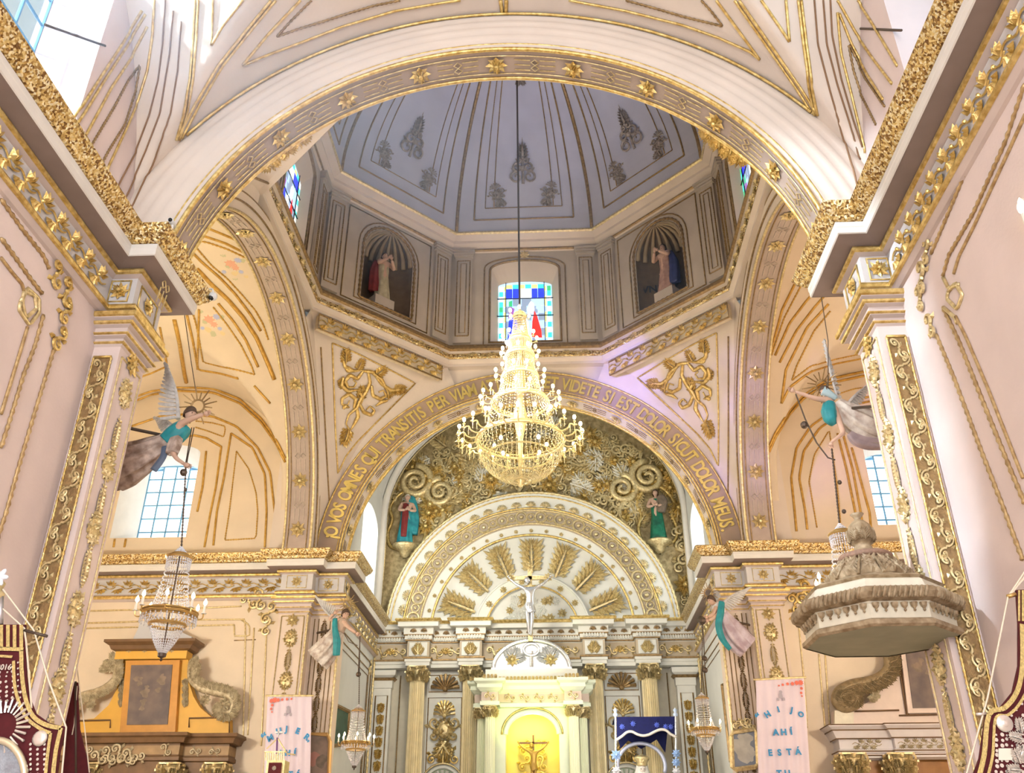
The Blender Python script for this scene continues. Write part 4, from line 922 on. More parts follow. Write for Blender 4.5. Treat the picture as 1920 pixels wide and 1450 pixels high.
fanp = obj('lunette_panel', MB().poly([(RX+3.2*math.cos(t), YR-.12, 8.3+3.2*math.sin(t)) for t in [PI*i/48 for i in range(49)]]), RW, RET)
for k in range(7):
    t = math.radians(21+23*k); p = V((RX+1.95*math.cos(t), YR-.16, 8.3+1.95*math.sin(t)))
    put('acanthus_panel', k_fan, GOLDL, frame(p, (0, -1, 0), roll=-(t-PI/2)*-1, s=1.02), fanp)
A4 = ring('arch_band', 1.42, 1.78, YR-.3, YR-.34, RW); rarc(1.78, YR-.34, .035, RW, A4); rarc(1.44, YR-.33, .03, GOLD, A4)
for k in range(8): t = PI*(k+.5)/8; put('flower', k_rosette, GOLDL, frame((RX+1.6*math.cos(t), YR-.33, 8.3+1.6*math.sin(t)), (0, -1, 0), s=.24), A4)
A5 = obj('inner_relief_panel', MB().poly([(RX+1.42*math.cos(t), YR-.16, 8.3+1.42*math.sin(t)) for t in [PI*i/24 for i in range(25)]]), RW, RET)
for k in range(34):
    a, q = R_.uniform(0.15, PI-.15), 1.25*math.sqrt(R_.random()); put('relief_flower', k_rosette if k % 3 else k_leaf, GOLDL if k % 2 else RW, frame((RX+q*math.cos(a), YR-.17, 8.3+q*math.sin(a)), (0, -1, 0), roll=R_.uniform(0, 6), s=R_.uniform(.25, .42)), A5)
# entablature with ressauts over the columns
CXS = [RX+x for x in (-3.42, -1.84, 1.84, 3.42)]
path = [(-4.88, 27.85)]
for x in CXS: path += [(x-.33, 27.85), (x-.33, 27.5), (x+.33, 27.5), (x+.33, 27.85)]
path.append((4.88, 27.85))
EB = obj('entablature', MB().sweep(path, [(-.4, 8.62), (.32, 8.60), (.34, 8.54), (.28, 8.5), (.28, 8.38), (.12, 8.36), (.12, 8.18), (.08, 8.16), (.08, 8.04), (0, 8.0), (0, 7.5), (.06, 7.48), (.06, 7.38), (.03, 7.37), (.03, 7.27), (-.2, 7.25)], -1), RW, RET)
obj('gilt_lip', MB().sweep(path, [(.3, 8.615), (.35, 8.61), (.37, 8.57), (.34, 8.53), (.29, 8.51)], -1), GOLD, EB)
for z, a in ((8.17, .085), (8.02, .03), (7.49, .065)): obj('gilt_moulding', MB().sweep(path, [(a, z-.03), (a+.03, z-.02), (a+.03, z+.02), (a, z+.03)], -1), GOLDD, EB)
obj('frieze_ground', MB().sweep(path, [(.004, 7.97), (.004, 7.52)], -1), mat('taupe frieze ground', (.60, .50, .36), .6), EB)
dn = MB()
for (xa, ya), (xb, yb) in zip(path, path[1:]):
    if abs(ya-yb) < .01:
        n = int(abs(xb-xa)/.075)
        for i in range(n): xx = xa+(xb-xa)*(i+.5)/n; dn.box((xx-.022, ya-.135, 8.05), (xx+.022, ya-.07, 8.15))
o = obj('dentil_row', dn, RW, EB); o['kind'] = 'stuff'
for i in range(30):
    xx = -4.6+9.2*i/29; yy = 27.5 if any(abs(xx-x) < .33 for x in CXS) else 27.85
    put('bracket', k_shell, GOLDD, frame((xx, yy-.13, 8.24), (0, -1, 0), s=.2), EB)
for x in CXS:
    obj('frieze_block', MB().box((x-.27, 27.47, 7.55), (x+.27, 27.5, 7.95)), RW, EB); put('frieze_leaf', k_leaf, GOLDL, frame((x, 27.46, 7.6), (0, -1, 0), s=.34), EB)
    for s in (-1, 1): put('frieze_leaf', k_leaf, GOLDL, frame((x+s*.02, 27.46, 7.6), (0, -1, 0), roll=s*.7, s=.28), EB)
for x0 in (-4.4, RX-2.63, RX-.9, RX, RX+.9, RX+2.63, 4.2):
    for s in (-1, 1): put('frieze_scroll', k_scroll, GOLDL, frame((x0+s*.28, 27.84, 7.73), (0, -1, 0), roll=PI/2+s*.3, s=.42), EB)
    put('frieze_vase', k_shell, GOLD, frame((x0, 27.84, 7.68), (0, -1, 0), s=.34), EB)
# columns
FLUT = mat('cream and gilt fluting', (.88, .74, .44), .45, .25, var=.12, vscale=5)
def fluted(r0, r1, z0, z1, n=22):
    b = MB(); m = n*4; rows = 6; vs = []
    for j in range(rows+1):
        z = z0+(z1-z0)*j/rows; r = r0+(r1-r0)*j/rows
        for k in range(m): q = r*(1 if k % 4 in (0, 1) else .88); a = 2*PI*k/m; vs.append((q*math.cos(a), q*math.sin(a), z))
    return b.add(vs, [(j*m+k, j*m+(k+1) % m, (j+1)*m+(k+1) % m, (j+1)*m+k) for j in range(rows) for k in range(m)])
colm = mesh('shaft', fluted(.25, .225, 0, 6.75), FLUT)
def capm(r=.21, h=.45):
    b = MB().lathe([(r*1.08, 0), (r*1.12, .02), (r*.98, .04), (r*.98, .18), (r*1.12, h-.1), (r*1.3, h-.05)], 20)
    for row, (zz, n, s) in enumerate(((.03, 8, .20), (.16, 8, .20))):
        for k in range(n): a = 2*PI*(k+.5*row)/n; d = V((math.cos(a), math.sin(a), 0)); b.join(k_leaf(4, 1, .62, .5), Matrix.Translation((0, 0, zz)) @ frame(d*(r*(1.0+.08*row)), d+V((0, 0, -.35)), s=s))
    for k in range(4):
        a = PI/4+k*PI/2; d = V((math.cos(a), math.sin(a), 0)); c = d*(r*1.55)+V((0, 0, h-.11))
        b.tube([d*(r*1.1)+V((0, 0, .22)), d*(r*1.35)+V((0, 0, h-.06))]+[c+(d*math.cos(t)+V((0, 0, 1))*math.sin(t))*.075*(1-.1*i) for i, t in enumerate([PI/2-.9*j for j in range(8)])], .024, 5)
        b.ball(V((math.cos(k*PI/2), math.sin(k*PI/2), 0))*(r*1.3)+V((0, 0, h-.06)), .05, 6, 4)
    pts = []
    for k in range(4):
        a = PI/4+k*PI/2
        pts += [(r*1.75*math.cos(a-.1), r*1.75*math.sin(a-.1), h-.035), (r*1.75*math.cos(a+.1), r*1.75*math.sin(a+.1), h-.035), (r*1.15*math.cos(a+PI/4), r*1.15*math.sin(a+PI/4), h-.035)]
    return b.prism(pts, (0, 0, .035))
capmesh = mesh('capital', capm(), GOLDL)
for x in CXS:
    c = obj('column_shaft', colm, FLUT, RET, M=Matrix.Translation((x, 27.62, .05))); obj('column_capital', capmesh, GOLD, c, M=Matrix.Translation((x, 27.62, 6.8)))
    obj('column_base', MB().lathe([(.34, 0), (.34, .1), (.27, .2)], 16, (x, 27.62, 0)), RW, c)
# panels between the columns
for sx in (-1, 1):
    cx = RX+sx*2.63
    pb = obj('bay_panel', MB().box((cx-.55, YR-.1, 0), (cx+.55, YR-.02, 7.2)), RW, RET)
    for a, b, c_, d, r in ((-.5, .5, 6.62, 7.1, .016), (-.5, .5, 3.9, 6.45, .018)):
        rail([(cx+a, YR-.11, c_), (cx+b, YR-.11, c_), (cx+b, YR-.11, d), (cx+a, YR-.11, d)], r, GOLDD, pb, closed=True)
    put('shell', k_shell, GOLDD, frame((cx, YR-.11, 6.68), (0, -1, 0), s=.85), pb)
    put('shell', k_shell, GOLD, frame((cx, YR-.11, 6.05), (0, -1, 0), s=.62), pb); put('cartouche', k_cartouche, GOLDL, frame((cx, YR-.11, 5.55), (0, -1, 0), s=1.05), pb)
    for s in (-1, 1): put('scroll', k_scroll, GOLD, frame((cx+s*.24, YR-.11, 4.85), (0, -1, 0), roll=s*.7, s=.55), pb)
    put('acanthus_leaf', k_leaf, GOLD, frame((cx, YR-.11, 4.6), (0, -1, 0), s=.5), pb)
    nich = obj('bay_niche', MB().grid(lambda u, v: (cx-.5*math.cos(PI*u)*math.cos(PI/2*max(0, v-.5)*2), YR-.12+.0, (2.5+3*v) if v <= .5 else 4.0+.5*math.sin(PI/2*(v-.5)*2)), 16, 12), mat('green gold niche', (.45, .50, .36), .5, .3), pb)
    rail([(cx+.52*math.cos(t), YR-.14, 4.0+.52*math.sin(t)) for t in [PI*i/24 for i in range(25)]], .05, RW, pb); rail([(cx+.62*math.cos(t), YR-.14, 4.0+.62*math.sin(t)) for t in [PI*i/24 for i in range(25)]], .03, GOLDL, pb)
    for k in range(9): t = PI*(k+.5)/9; obj('shell_rib', MB().tube([(cx, YR-.15, 4.0), (cx+.44*math.cos(t), YR-.2, 4.0+.44*math.sin(t))], [.01, .05], 5), RW, nich)
    ex = RX+sx*4.52
    pl = obj('end_pilaster', MB().box((ex-.27, 27.95, 0), (ex+.27, YR, 7.25)), RW, RET)
    obj('pilaster_cap', MB().sweep([(ex-.27, YR), (ex-.27, 27.95), (ex+.27, 27.95), (ex+.27, YR)], [(0, 6.7), (.03, 6.72), (.03, 7.0), (.12, 7.08), (.14, 7.22), (0, 7.25)], -1), RW, pl); obj('pilaster_gilding', MB().sweep([(ex-.27, YR), (ex-.27, 27.95), (ex+.27, 27.95), (ex+.27, YR)], [(.13, 7.0), (.1, 6.98), (.05, 6.93)], -1), GOLDD, pl)
    rail([(ex-.18, 27.94, 1), (ex-.18, 27.94, 6.5), (ex+.18, 27.94, 6.5), (ex+.18, 27.94, 1)], .02, GOLDD, pl)
    z = 6.3
    while z > 3.6: put('leaf_drop', k_leaf, GOLD, frame((ex, 27.94, z), (0, -1, 0), roll=PI, s=.3), pl); z -= .32
    rail([(RX+sx*4.0, YR-.12, 1), (RX+sx*4.0, YR-.12, 7.1)], .02, GOLDD, pl)
# ------------------------------------------------------------------ tabernacle temple in front of it
TY = 26.6
TMP = thing('tabernacle_temple', 'pale green lit columned temple with a glowing yellow niche before the high altarpiece', 'tabernacle', (RX, TY, 0))
TG = mat('pale celadon enamel', (.78, .84, .66), .4, var=.04)
YEL = mat('glowing yellow niche', (.98, .80, .22), .5, bump=.1)
def tb(a, b): return ((RX+a[0], TY+a[1], a[2]), (RX+b[0], TY+b[1], b[2]))
hole = [(RX+p[0], TY-.0, p[1]) for p in archloop(.74, .3, 5.2, .6)]
wallp = MB().prism([(RX-1.25, TY, 0), (RX+1.25, TY, 0), (RX+1.25, TY, 6.0), (RX-1.25, TY, 6.0)], (0, .5, 0), [hole])
TB = obj('temple_wall', wallp, TG, TMP)
nb = MB().grid(lambda u, v: (RX-.74*math.cos(PI*u), TY+.5+.35*math.sin(PI*u), .3+5.6*v), 16, 4)
NB = obj('niche_back', nb, YEL, TMP, True)
obj('niche_frame', MB().tube([(p[0], TY-.03, p[2]) for p in hole[2:]], .07, 6), TG, TB); rail([(RX+.84*math.cos(t), TY-.03, 5.2+.7*math.sin(t)) for t in [PI*i/24 for i in range(25)]], .025, GOLD, TB)
for s in (-1, 1):
    for k in range(4): put('niche_scroll', k_scroll, mat('yellow gilt', (.85, .62, .14), .4, .5), frame((RX+s*(.3-.03*k), TY+.75, 3.7+.42*k), (0, -1, 0), roll=s*.5, s=.45), NB)
for x, y in ((-1.15, -.3), (1.15, -.3), (-1.42, .0), (1.42, .0)):
    c = obj('temple_column', mesh('shaft', fluted(.15 if y else .12, .14 if y else .11, 0, 5.35, 16), mat('celadon cream fluting', (.82, .84, .60), .4)), FLUT, TMP, M=Matrix.Translation((RX+x, TY+y, .3))); obj('temple_capital', capmesh, GOLD, c, M=Matrix.Translation((RX+x, TY+y, 5.6)) @ Matrix.Scale(.66, 4))
tp = [(RX-1.6, TY+.5), (RX-1.6, TY-.1), (RX-1.38, TY-.1), (RX-1.38, TY-.5), (RX-.92, TY-.5), (RX-.92, TY-.15), (RX+.92, TY-.15), (RX+.92, TY-.5), (RX+1.38, TY-.5), (RX+1.38, TY-.1), (RX+1.6, TY-.1), (RX+1.6, TY+.5)]
TE = obj('temple_entablature', MB().sweep(tp, [(-.5, 6.62), (.2, 6.60), (.2, 6.52), (.12, 6.46), (.12, 6.36), (.04, 6.28), (0, 6.26), (0, 6.02), (.04, 6.0), (.04, 5.9), (-.5, 5.88)], -1), TG, TMP)
obj('temple_frieze', MB().sweep(tp, [(.005, 6.25), (.005, 6.03)], -1), mat('taupe pink frieze', (.62, .50, .42), .6), TE)
for i in range(34): xx = RX-1.7+3.4*i/33; yy = TY-.72 if .92 < abs(xx-RX) < 1.38 else TY-.36; put('acroterion', k_leaf, GOLDL, frame((xx, yy+.02, 6.58), (0, -1, 0), s=.12), TE)
for x0 in (-.6, -.2, .2, .6, -1.15, 1.15): put('frieze_scroll', k_scroll, GOLDL, frame((RX+x0, TY-.17 if abs(x0) < .9 else TY-.52, 6.14), (0, -1, 0), roll=PI/2, s=.3), TE)
obj('temple_attic', MB().box(*tb((-1.3, -.2, 6.6), (1.3, .5, 6.92))), RW, TMP)
# silver lunette
SIL = mat('polished silver', (.80, .81, .84), .25, .8, bump=.3, bscale=40)
LN = thing('silver_lunette', 'embossed silver half-round crest resting on the temple top', 'crest', (RX, TY, 6.92))
obj('lunette_plate', MB().prism([(RX+1.1*math.cos(t), TY, 6.93+.82*math.sin(t)) for t in [PI*i/24 for i in range(25)]], (0, .1, 0)), SIL, LN)
obj('lunette_rim', MB().tube([(RX+1.1*math.cos(t), TY-.02, 6.95+.82*math.sin(t)) for t in [PI*i/24 for i in range(25)]], .06, 8), SIL, LN, True)
obj('lunette_base', MB().box(*tb((-1.15, -.08, 6.92), (1.15, .1, 7.0))), SIL, LN); obj('lunette_mullion', MB().tube([(RX, TY-.03, 7.0), (RX, TY-.03, 7.45)], .05, 8), SIL, LN)
obj('lunette_medallion', MB().tube([(RX+.22*math.cos(t), TY-.04, 7.5+.17*math.sin(t)) for t in [2*PI*i/20 for i in range(20)]], .04, 6, True), SIL, LN)
for s in (-1, 1):
    put('lunette_flower', k_rosette, GOLDL, frame((RX+s*.55, TY-.01, 7.22), (0, -1, 0), s=.42), LN)
    for a in (-.9, 0, .9): put('lunette_leaf', k_leaf, SIL, frame((RX+s*.55, TY-.01, 7.22), (0, -1, 0), roll=a+s*.4, s=.4), LN)
# ================================================================== CHANDELIERS
CRY = mat('cut crystal', (.88, .88, .93), .06, .25, spec=1.)
CRYW = mat('warm lit crystal', (.98, .88, .52), .12, .2, spec=1.)  # glow of the bulbs put into the crystal as a yellow tint
BRASS = mat('aged brass', (.62, .42, .16), .35, .85, bump=.2)
DARKM = mat('dark bronze', (.12, .09, .07), .5, .7)
BULB = mat('lit candle bulb', (1, .80, .46), .3, emit=14)
BULBG = mat('lit golden bulb', (1, .86, .45), .3, emit=24)
CANDLE = mat('ivory candle tube', (.9, .85, .75), .5)
def strand(m, p, q, sag, n, r, out=None):
    """beaded strand from p to q"""
    p, q = V(p), V(q)
    for i in range(n+1):
        t = i/n; c = p.lerp(q, t)+V((0, 0, -sag*math.sin(PI*t)))
        if out: c += out*math.sin(PI*t)
        m.add([c+V((r, 0, 0)), c+V((0, r, 0)), c-V((r, 0, 0)), c-V((0, r, 0)), c+V((0, 0, r*1.5)), c-V((0, 0, r*1.5))], [(0, 1, 4), (1, 2, 4), (2, 3, 4), (3, 0, 4), (1, 0, 5), (2, 1, 5), (3, 2, 5), (0, 3, 5)])
def ringpt(r, z, a): return V((r*math.cos(a), r*math.sin(a), z))
def torus(r, z, w, n=28): return MB().tube([ringpt(r, z, 2*PI*i/n) for i in range(n)], w, 6, True)
bulbm = mesh('bulb', MB().lathe([(0, -.03), (.024, .0), (.022, .03), (0, .07)], 6), BULB, True)
candm = mesh('candle', MB().lathe([(.03, -.01), (.035, .0), (.016, .005), (.016, .09), (0, .09)], 8), CANDLE)
def chandelier_parts():
    P = []
    P.append(('crown', torus(.155, 1.28, .022).join(torus(.10, 1.33, .01)), BRASS)); P.append(('main_ring', torus(.33, .53, .028).join(torus(.31, .50, .02)).join(torus(.35, .56, .012)), BRASS))
    P.append(('basket_ring', torus(.22, .40, .022), BRASS)); P.append(('stem', MB().tube([(0, 0, .02), (0, 0, 1.45)], .009, 6), DARKM))
    P.append(('finial', MB().lathe([(0, -.06), (.02, -.04), (.012, -.02), (.05, 0), (.055, .04), (.02, .06)], 12), DARKM))
    b = MB(); u = MB(); f = MB(); g = MB()
    for k in range(30):
        a = 2*PI*k/30; strand(b, ringpt(.22, .39, a), ringpt(.045, .05, a), .03, 11, .011)
        strand(u, ringpt(.30, .55, a), ringpt(.13, 1.27, a), .22, 20, .0095); strand(f, ringpt(.155, 1.26, a), ringpt(.15, 1.13, a), 0, 4, .011); strand(f, ringpt(.12, 1.30, a), ringpt(.02, 1.42, a), 0, 4, .009)
        strand(g, ringpt(.33, .52, a), ringpt(.23, .42, a), .02, 4, .012); strand(g, ringpt(.34, .52, a), ringpt(.345, .42, a), 0, 3, .012)
    P += [('basket_strands', b, CRY), ('upper_strands', u, CRY), ('crown_fringe', f, CRY), ('ring_drops', g, CRY)]
    return P
CHM = [(n_, mesh(n_, b, m), m) for n_, b, m in chandelier_parts()]
armm = mesh('arm', MB().tube(smooth_path([(.31, 0, .53), (.36, 0, .49), (.41, 0, .50), (.42, 0, .56)], 5), .009, 5), BRASS)
def chandelier(loc, label, s=1., lit=6, hook=None):
    t = thing('crystal_chandelier', label, 'chandelier', loc, 'small crystal chandeliers'); T = Matrix.Translation(V(loc)) @ Matrix.Scale(s, 4)
    for n_, me, m in CHM:
        o = obj(n_, me, m, t, M=T)
        if m is CRY: o['kind'] = 'stuff'
    if hook is not None: obj('hanging_chain', MB().rope([V(loc)+V((0, 0, 1.44*s)), V(hook)], .014, 5), DARKM, t)
    for k in range(8):
        R = Matrix.Rotation(2*PI*k/8+.25, 4, 'Z'); a = obj('arm', armm, BRASS, t, M=T @ R)
        obj('candle', candm, CANDLE, a, M=T @ R @ Matrix.Translation((.42, 0, .57))); obj('bulb', bulbm, BULB, a, M=T @ R @ Matrix.Translation((.42, 0, .69)))
    light('candle_glow', 'POINT', V(loc)+V((0, 0, .7*s)), lit, (1, .78, .5), .35)
    return t
# grand chandelier over the crossing
GX, GY = .06, 15.75
gz = lambda v: onY(972, v, GY).z
G = thing('grand_chandelier', 'huge tiered golden crystal chandelier blazing with lights over the crossing', 'chandelier', (GX, GY, gz(905)))
TIERS = [(826, .84, 1.19, 24), (757, .56, .78, 18), (708, .36, .50, 12), (668, .28, .38, 12), (640, .22, .35, 8), (594, .12, .22, 6)]
GL = Matrix.Translation((GX, GY, 0))
garm = MB().tube(smooth_path([(0, 0, 0), (.30, 0, -.12), (.6, 0, -.02), (.72, 0, .16), (.9, 0, .10), (1, 0, .0), (1, 0, .22)], 5), .045, 5)
garm.ball((1, 0, .25), .09, 6, 4, (1, 1, .5)); petal(garm, 1, 0, 0, .2, .14, .1)
gdrop = MB(); strand(gdrop, (1, 0, .2), (1, 0, -.32), 0, 5, .045); strand(gdrop, (.72, 0, .1), (.72, 0, -.3), 0, 4, .045)
garmm, gdropm = mesh('arm', garm, mat('lit gilt brass', (.96, .82, .42), .35, .5)), mesh('pendant', gdrop, CRYW)  # arms coloured pale yellow to look aglow from the bulbs
GILT = MATS['lit gilt brass']; gb = mesh('bulb', MB().ball((0, 0, 0), .036, 6, 4, (1, 1, 1.35)), BULBG, True)
prev = None
for i, (v, rr, ro, n) in enumerate(TIERS):
    z = gz(v); T = Matrix.Translation((GX, GY, z))
    tr = obj('tier_ring', torus(rr, 0, .03, 40).join(torus(rr*.97, .06, .014, 40)), GILT, G, True, M=T)
    for k in range(n):
        a = 2*PI*(k+.3*i)/n; L = ro-rr; A = Matrix.Rotation(a, 4, 'Z') @ Matrix.Translation((rr, 0, 0)) @ Matrix.Scale(L, 4)
        ar = obj('arm', garmm, GILT, tr, M=T @ A); obj('pendant', gdropm, CRYW, tr, M=T @ A)['kind'] = 'stuff'
        obj('bulb', gb, BULBG, tr, M=T @ Matrix.Rotation(a, 4, 'Z') @ Matrix.Translation((ro, 0, L*.33+.06)))
    if prev:
        b = MB(); z0, r0 = prev
        for k in range(44): a = 2*PI*k/44; strand(b, (r0*.95*math.cos(a), r0*.95*math.sin(a), z0+.03), (rr*.98*math.cos(a), rr*.98*math.sin(a), z), (z-z0)*.22, 14, .013)
        obj('crystal_curtain', b, CRYW, G, M=GL)['kind'] = 'stuff'
    prev = (z, rr)
zb, zt_ = gz(826), gz(902)
b = MB()
for k in range(54):
    a = 2*PI*k/54; pts = [ringpt(.84*math.cos(t*PI/2*.96), zb+(zt_-zb)*math.sin(t*PI/2), a) for t in [j/16 for j in range(17)]]
    b.tube(pts, .006, 3)
    for p in pts[1:]: b.ball(p, .014, 4, 3)
obj('crystal_basket', b, CRYW, G, M=GL)['kind'] = 'stuff'
for r, z in ((.62, zb-.32), (.35, zt_+.12)): obj('basket_hoop', torus(r, z, .018, 40), GILT, G, M=GL)
obj('finial', MB().lathe([(0, -.14), (.05, -.1), (.03, -.05), (.1, 0), (.06, .06), (0, .08)], 12, (GX, GY, zt_)), GILT, G, True)
for k in range(8): a = 2*PI*k/8; obj('inner_bulb', gb, BULBG, G, M=Matrix.Translation((GX+.5*math.cos(a), GY+.5*math.sin(a), zb-.1)))
obj('stem', MB().lathe([(.03, zt_), (.05, zb), (.14, zb+.5), (.06, zb+.9), (.12, zb+1.4), (.05, zb+1.9), (.09, gz(640)), (.04, gz(600)), (.02, gz(570))], 10, (GX, GY, 0)), GILT, G, True)
obj('chain', MB().tube([(GX, GY, gz(572)), (0, OY-.15, DZ+DH-.1)], .022, 6), DARKM, G)
for k in range(5): light('chandelier_glow', 'POINT', (GX+1.5*math.cos(2*PI*k/5+.6), GY+1.5*math.sin(2*PI*k/5+.6), gz(790)), 24, (1, .90, .70), .12)
# ================================================================== FIGURES
SKIN = mat('painted flesh', (.72, .48, .36), .5, var=.1, vscale=10); HAIR = mat('dark brown hair', (.10, .06, .04), .6)
FEATH = mat('white grey feathers', (.72, .70, .68), .6, var=.25, vscale=14); TEAL = mat('teal bodice paint', (.03, .33, .38), .45, var=.3, vscale=8)
ROBE = mat('dusty rose white robe', (.66, .54, .47), .6, col2=(.27, .19, .15), vscale=8); ROBEW = mat('cream robe', (.84, .78, .70), .6, col2=(.46, .36, .30), vscale=8)  # shading of the folds put into the robe colours as darker blotches
def loft(path, rad, n=44, rip=5, amp=(0., .12), flat=.75, up=(0, 1, 0), ph=0.):
    """drapery: elliptical sections along a path, folds growing toward the end"""
    P = smooth_path(path, 5); N = len(P); m = MB(); up = V(up); vs = []
    K_ = len(rad)-1
    for i in range(N):
        t = i/(N-1); d = (P[min(N-1, i+1)]-P[max(0, i-1)]).normalized(); s = d.cross(up).normalized(); q = s.cross(d)
        f = t*K_; j = min(K_-1, int(f)); r = rad[j]+(rad[j+1]-rad[j])*(f-j); am = amp[0]+(amp[1]-amp[0])*t
        for k in range(n):
            a = 2*PI*k/n; w = r*(1+am*math.sin(rip*a+ph+2.2*t)+.4*am*math.sin((2*rip+1)*a+3*t)); vs.append(P[i]+s*(w*math.cos(a))+q*(w*flat*math.sin(a)))
    m.add(vs, [(i*n+k, i*n+(k+1) % n, (i+1)*n+(k+1) % n, (i+1)*n+k) for i in range(N-1) for k in range(n)]+[tuple(range(n-1, -1, -1)), tuple((N-1)*n+k for k in range(n))])
    return m
def hand(m, w, tip, s):
    """palm with four fingers and a thumb"""
    w, tip = V(w), V(tip); d = (tip-w).normalized(); q = d.cross(V((0, 1, 0))).normalized(); y = d.cross(q); L = (tip-w).length
    m.tube([w, w+d*L*.25, w+d*L*.5], [s*.7, s, s*.85], 8)
    for i, l in enumerate((.42, .52, .48, .36)):
        b = w+d*L*.45+q*s*(i-1.5)*.5; m.tube([b, b+d*L*l*.6+y*s*.15, b+d*L*l+y*s*.5], [s*.24, s*.22, s*.14], 5)
    b = w+d*L*.18-q*s*.8; m.tube([b, b+(d-q*.8).normalized()*L*.2, b+(d-q*.3).normalized()*L*.38], [s*.26, s*.24, s*.15], 5)
def skin_body(V_, E_, rad):
    me = bpy.data.meshes.new('body'); me.from_pydata([tuple(p) for p in V_], E_, []); o = bpy.data.objects.new('b', me); COL.objects.link(o)
    o.modifiers.new('s', 'SKIN'); o.modifiers.new('d', 'SUBSURF').render_levels = 1
    for i, r in enumerate(rad): me.skin_vertices[0].data[i].radius = (r, r)
    me.skin_vertices[0].data[0].use_root = True
    dg = bpy.context.evaluated_depsgraph_get(); ev = bpy.data.meshes.new_from_object(o.evaluated_get(dg)); bpy.data.objects.remove(o)
    m = MB(); m.add([v.co for v in ev.vertices], [tuple(p.vertices) for p in ev.polygons]); return m
def face(m, c, r, look, up=(0, 0, 1)):
    """head with brow, nose, lips, chin and ears, looking along look"""
    f = V(look).normalized(); s = f.cross(V(up)).normalized(); u = s.cross(f); c = V(c); n_, mm = 14, 10; vs = []
    M = Matrix((s, f, u)).transposed()
    for j in range(mm+1):
        t = PI*j/mm
        for k in range(n_):
            a = 2*PI*k/n_; p = V((math.sin(t)*math.cos(a)*.80, math.sin(t)*math.sin(a)*.92, math.cos(t)*1.12))
            if p.z < -.2: p.x *= 1+.35*p.z+.1; p.y = p.y*(1+.12*p.z)+.06
            vs.append(c+M @ (p*r))
    m.add(vs, [(j*n_+k, (j+1)*n_+k, (j+1)*n_+(k+1) % n_, j*n_+(k+1) % n_) for j in range(mm) for k in range(n_)])
    P = lambda x, y, z: c+M @ (V((x, y, z))*r)
    m.add([P(0, .86, .25), P(-.14, .84, -.22), P(.14, .84, -.22), P(0, 1.18, -.18)], [(0, 1, 3), (0, 3, 2), (1, 2, 3)])
    m.ball(P(0, .86, -.48), r*.17, 8, 4, (1, .5, .45), M); m.ball(P(0, .74, -.85), r*.2, 8, 4, (1, 1, .8), M)
    for k in (-1, 1): m.ball(P(k*.8, 0, -.05), r*.2, 6, 4, (.35, .7, 1), M); m.ball(P(k*.3, .80, .3), r*.2, 8, 4, (1.1, .4, .4), M)
def eyes(par, c, r, look, up=(0, 0, 1)):
    f = V(look).normalized(); s = f.cross(V(up)).normalized(); u = s.cross(f); M = Matrix((s, f, u)).transposed()
    for k in (-1, 1): obj('eye', MB().ball(V(c)+M @ (V((k*.3, .86, .12))*r), r*.1, 6, 4), HAIR, par)
def hairm(c, r, look, up=(0, 0, 1), long=.6):
    f = V(look).normalized(); s = f.cross(V(up)).normalized(); u = s.cross(f); M = Matrix((s, f, u)).transposed(); m = MB(); vs = []; n_ = 16
    for j in range(9):
        t = PI*.62*j/8
        for k in range(n_):
            a = 2*PI*k/n_; fr = max(0, math.sin(a)); tt = t*(1-.38*fr); w = 1+.05*math.sin(5*a+j)
            vs.append(V(c)+M @ (V((math.sin(tt)*math.cos(a)*.92*w, math.sin(tt)*math.sin(a)*1.0*w-.06, math.cos(tt)*1.2-(long*.5*max(0, -math.sin(a))*(j/8)**2)))*r))
    return m.add(vs, [(j*n_+k, (j+1)*n_+k, (j+1)*n_+(k+1) % n_, j*n_+(k+1) % n_) for j in range(8) for k in range(n_)])
def wing(base, tip, trail, chord, n=15, dep=V((0, 1, 0))):
    """three overlapping rows of feathers between a leading edge and a trailing side"""
    base, tip, trail = V(base), V(tip), V(trail); m = MB(); ax = tip-base; L = ax.length; ax = ax/L; tr = (trail-ax*trail.dot(ax)).normalized(); nn = ax.cross(tr).normalized()
    edge = lambda t: base+ax*(L*t)-tr*(.16*chord*math.sin(PI*t))
    q = [edge(i/10) for i in range(11)]; m.tube(q, [.10*chord*(1-.75*i/10)+.006 for i in range(11)], 8)
    for row, (k0, ln) in enumerate(((0, 1.), (1, .66), (2, .38))):
        for i in range(n):
            t = (i+.4)/n; b = edge(t); d = (tr*(1-.78*t)+ax*(.35+.75*t)).normalized(); l = ln*chord*(1.0-.25*t)*(.75+.5*math.sin(PI*min(1, t+.15))); w = d.cross(nn).normalized()*(L/n*.72)
            o = nn*(.012*(k0-1)+.002*(i % 2)); e = nn*.006
            pts = [b+o, b+d*l*.55+w*.6+o, b+d*l*.92+w*.35+o, b+d*l+o, b+d*l*.9-w*.45+o, b+d*l*.5-w*.6+o]
            m.add([p+e for p in pts]+[p-e for p in pts]+[b+d*l*.5+o+e*2.4, b+d*l*.5+o-e*2.4], [(j, (j+1) % 6, 12) for j in range(6)]+[((j+1) % 6+6, j+6, 13) for j in range(6)]+[(j, j+6, (j+1) % 6+6, (j+1) % 6) for j in range(6)])
    return m
def halo(c, r0, r1, nrm, n=17):
    c, nrm = V(c), V(nrm).normalized(); s = nrm.orthogonal().normalized(); u = nrm.cross(s); m = MB()
    m.tube([c+(s*math.cos(2*PI*i/20)+u*math.sin(2*PI*i/20))*r0 for i in range(20)], r0*.16, 6, True)
    for k in range(n):
        a = 2*PI*k/n; d = s*math.cos(a)+u*math.sin(a); m.tube([c+d*r0, c+d*(r1*(1 if k % 2 else .74))], [r0*.13, r0*.1], 4)
    return m
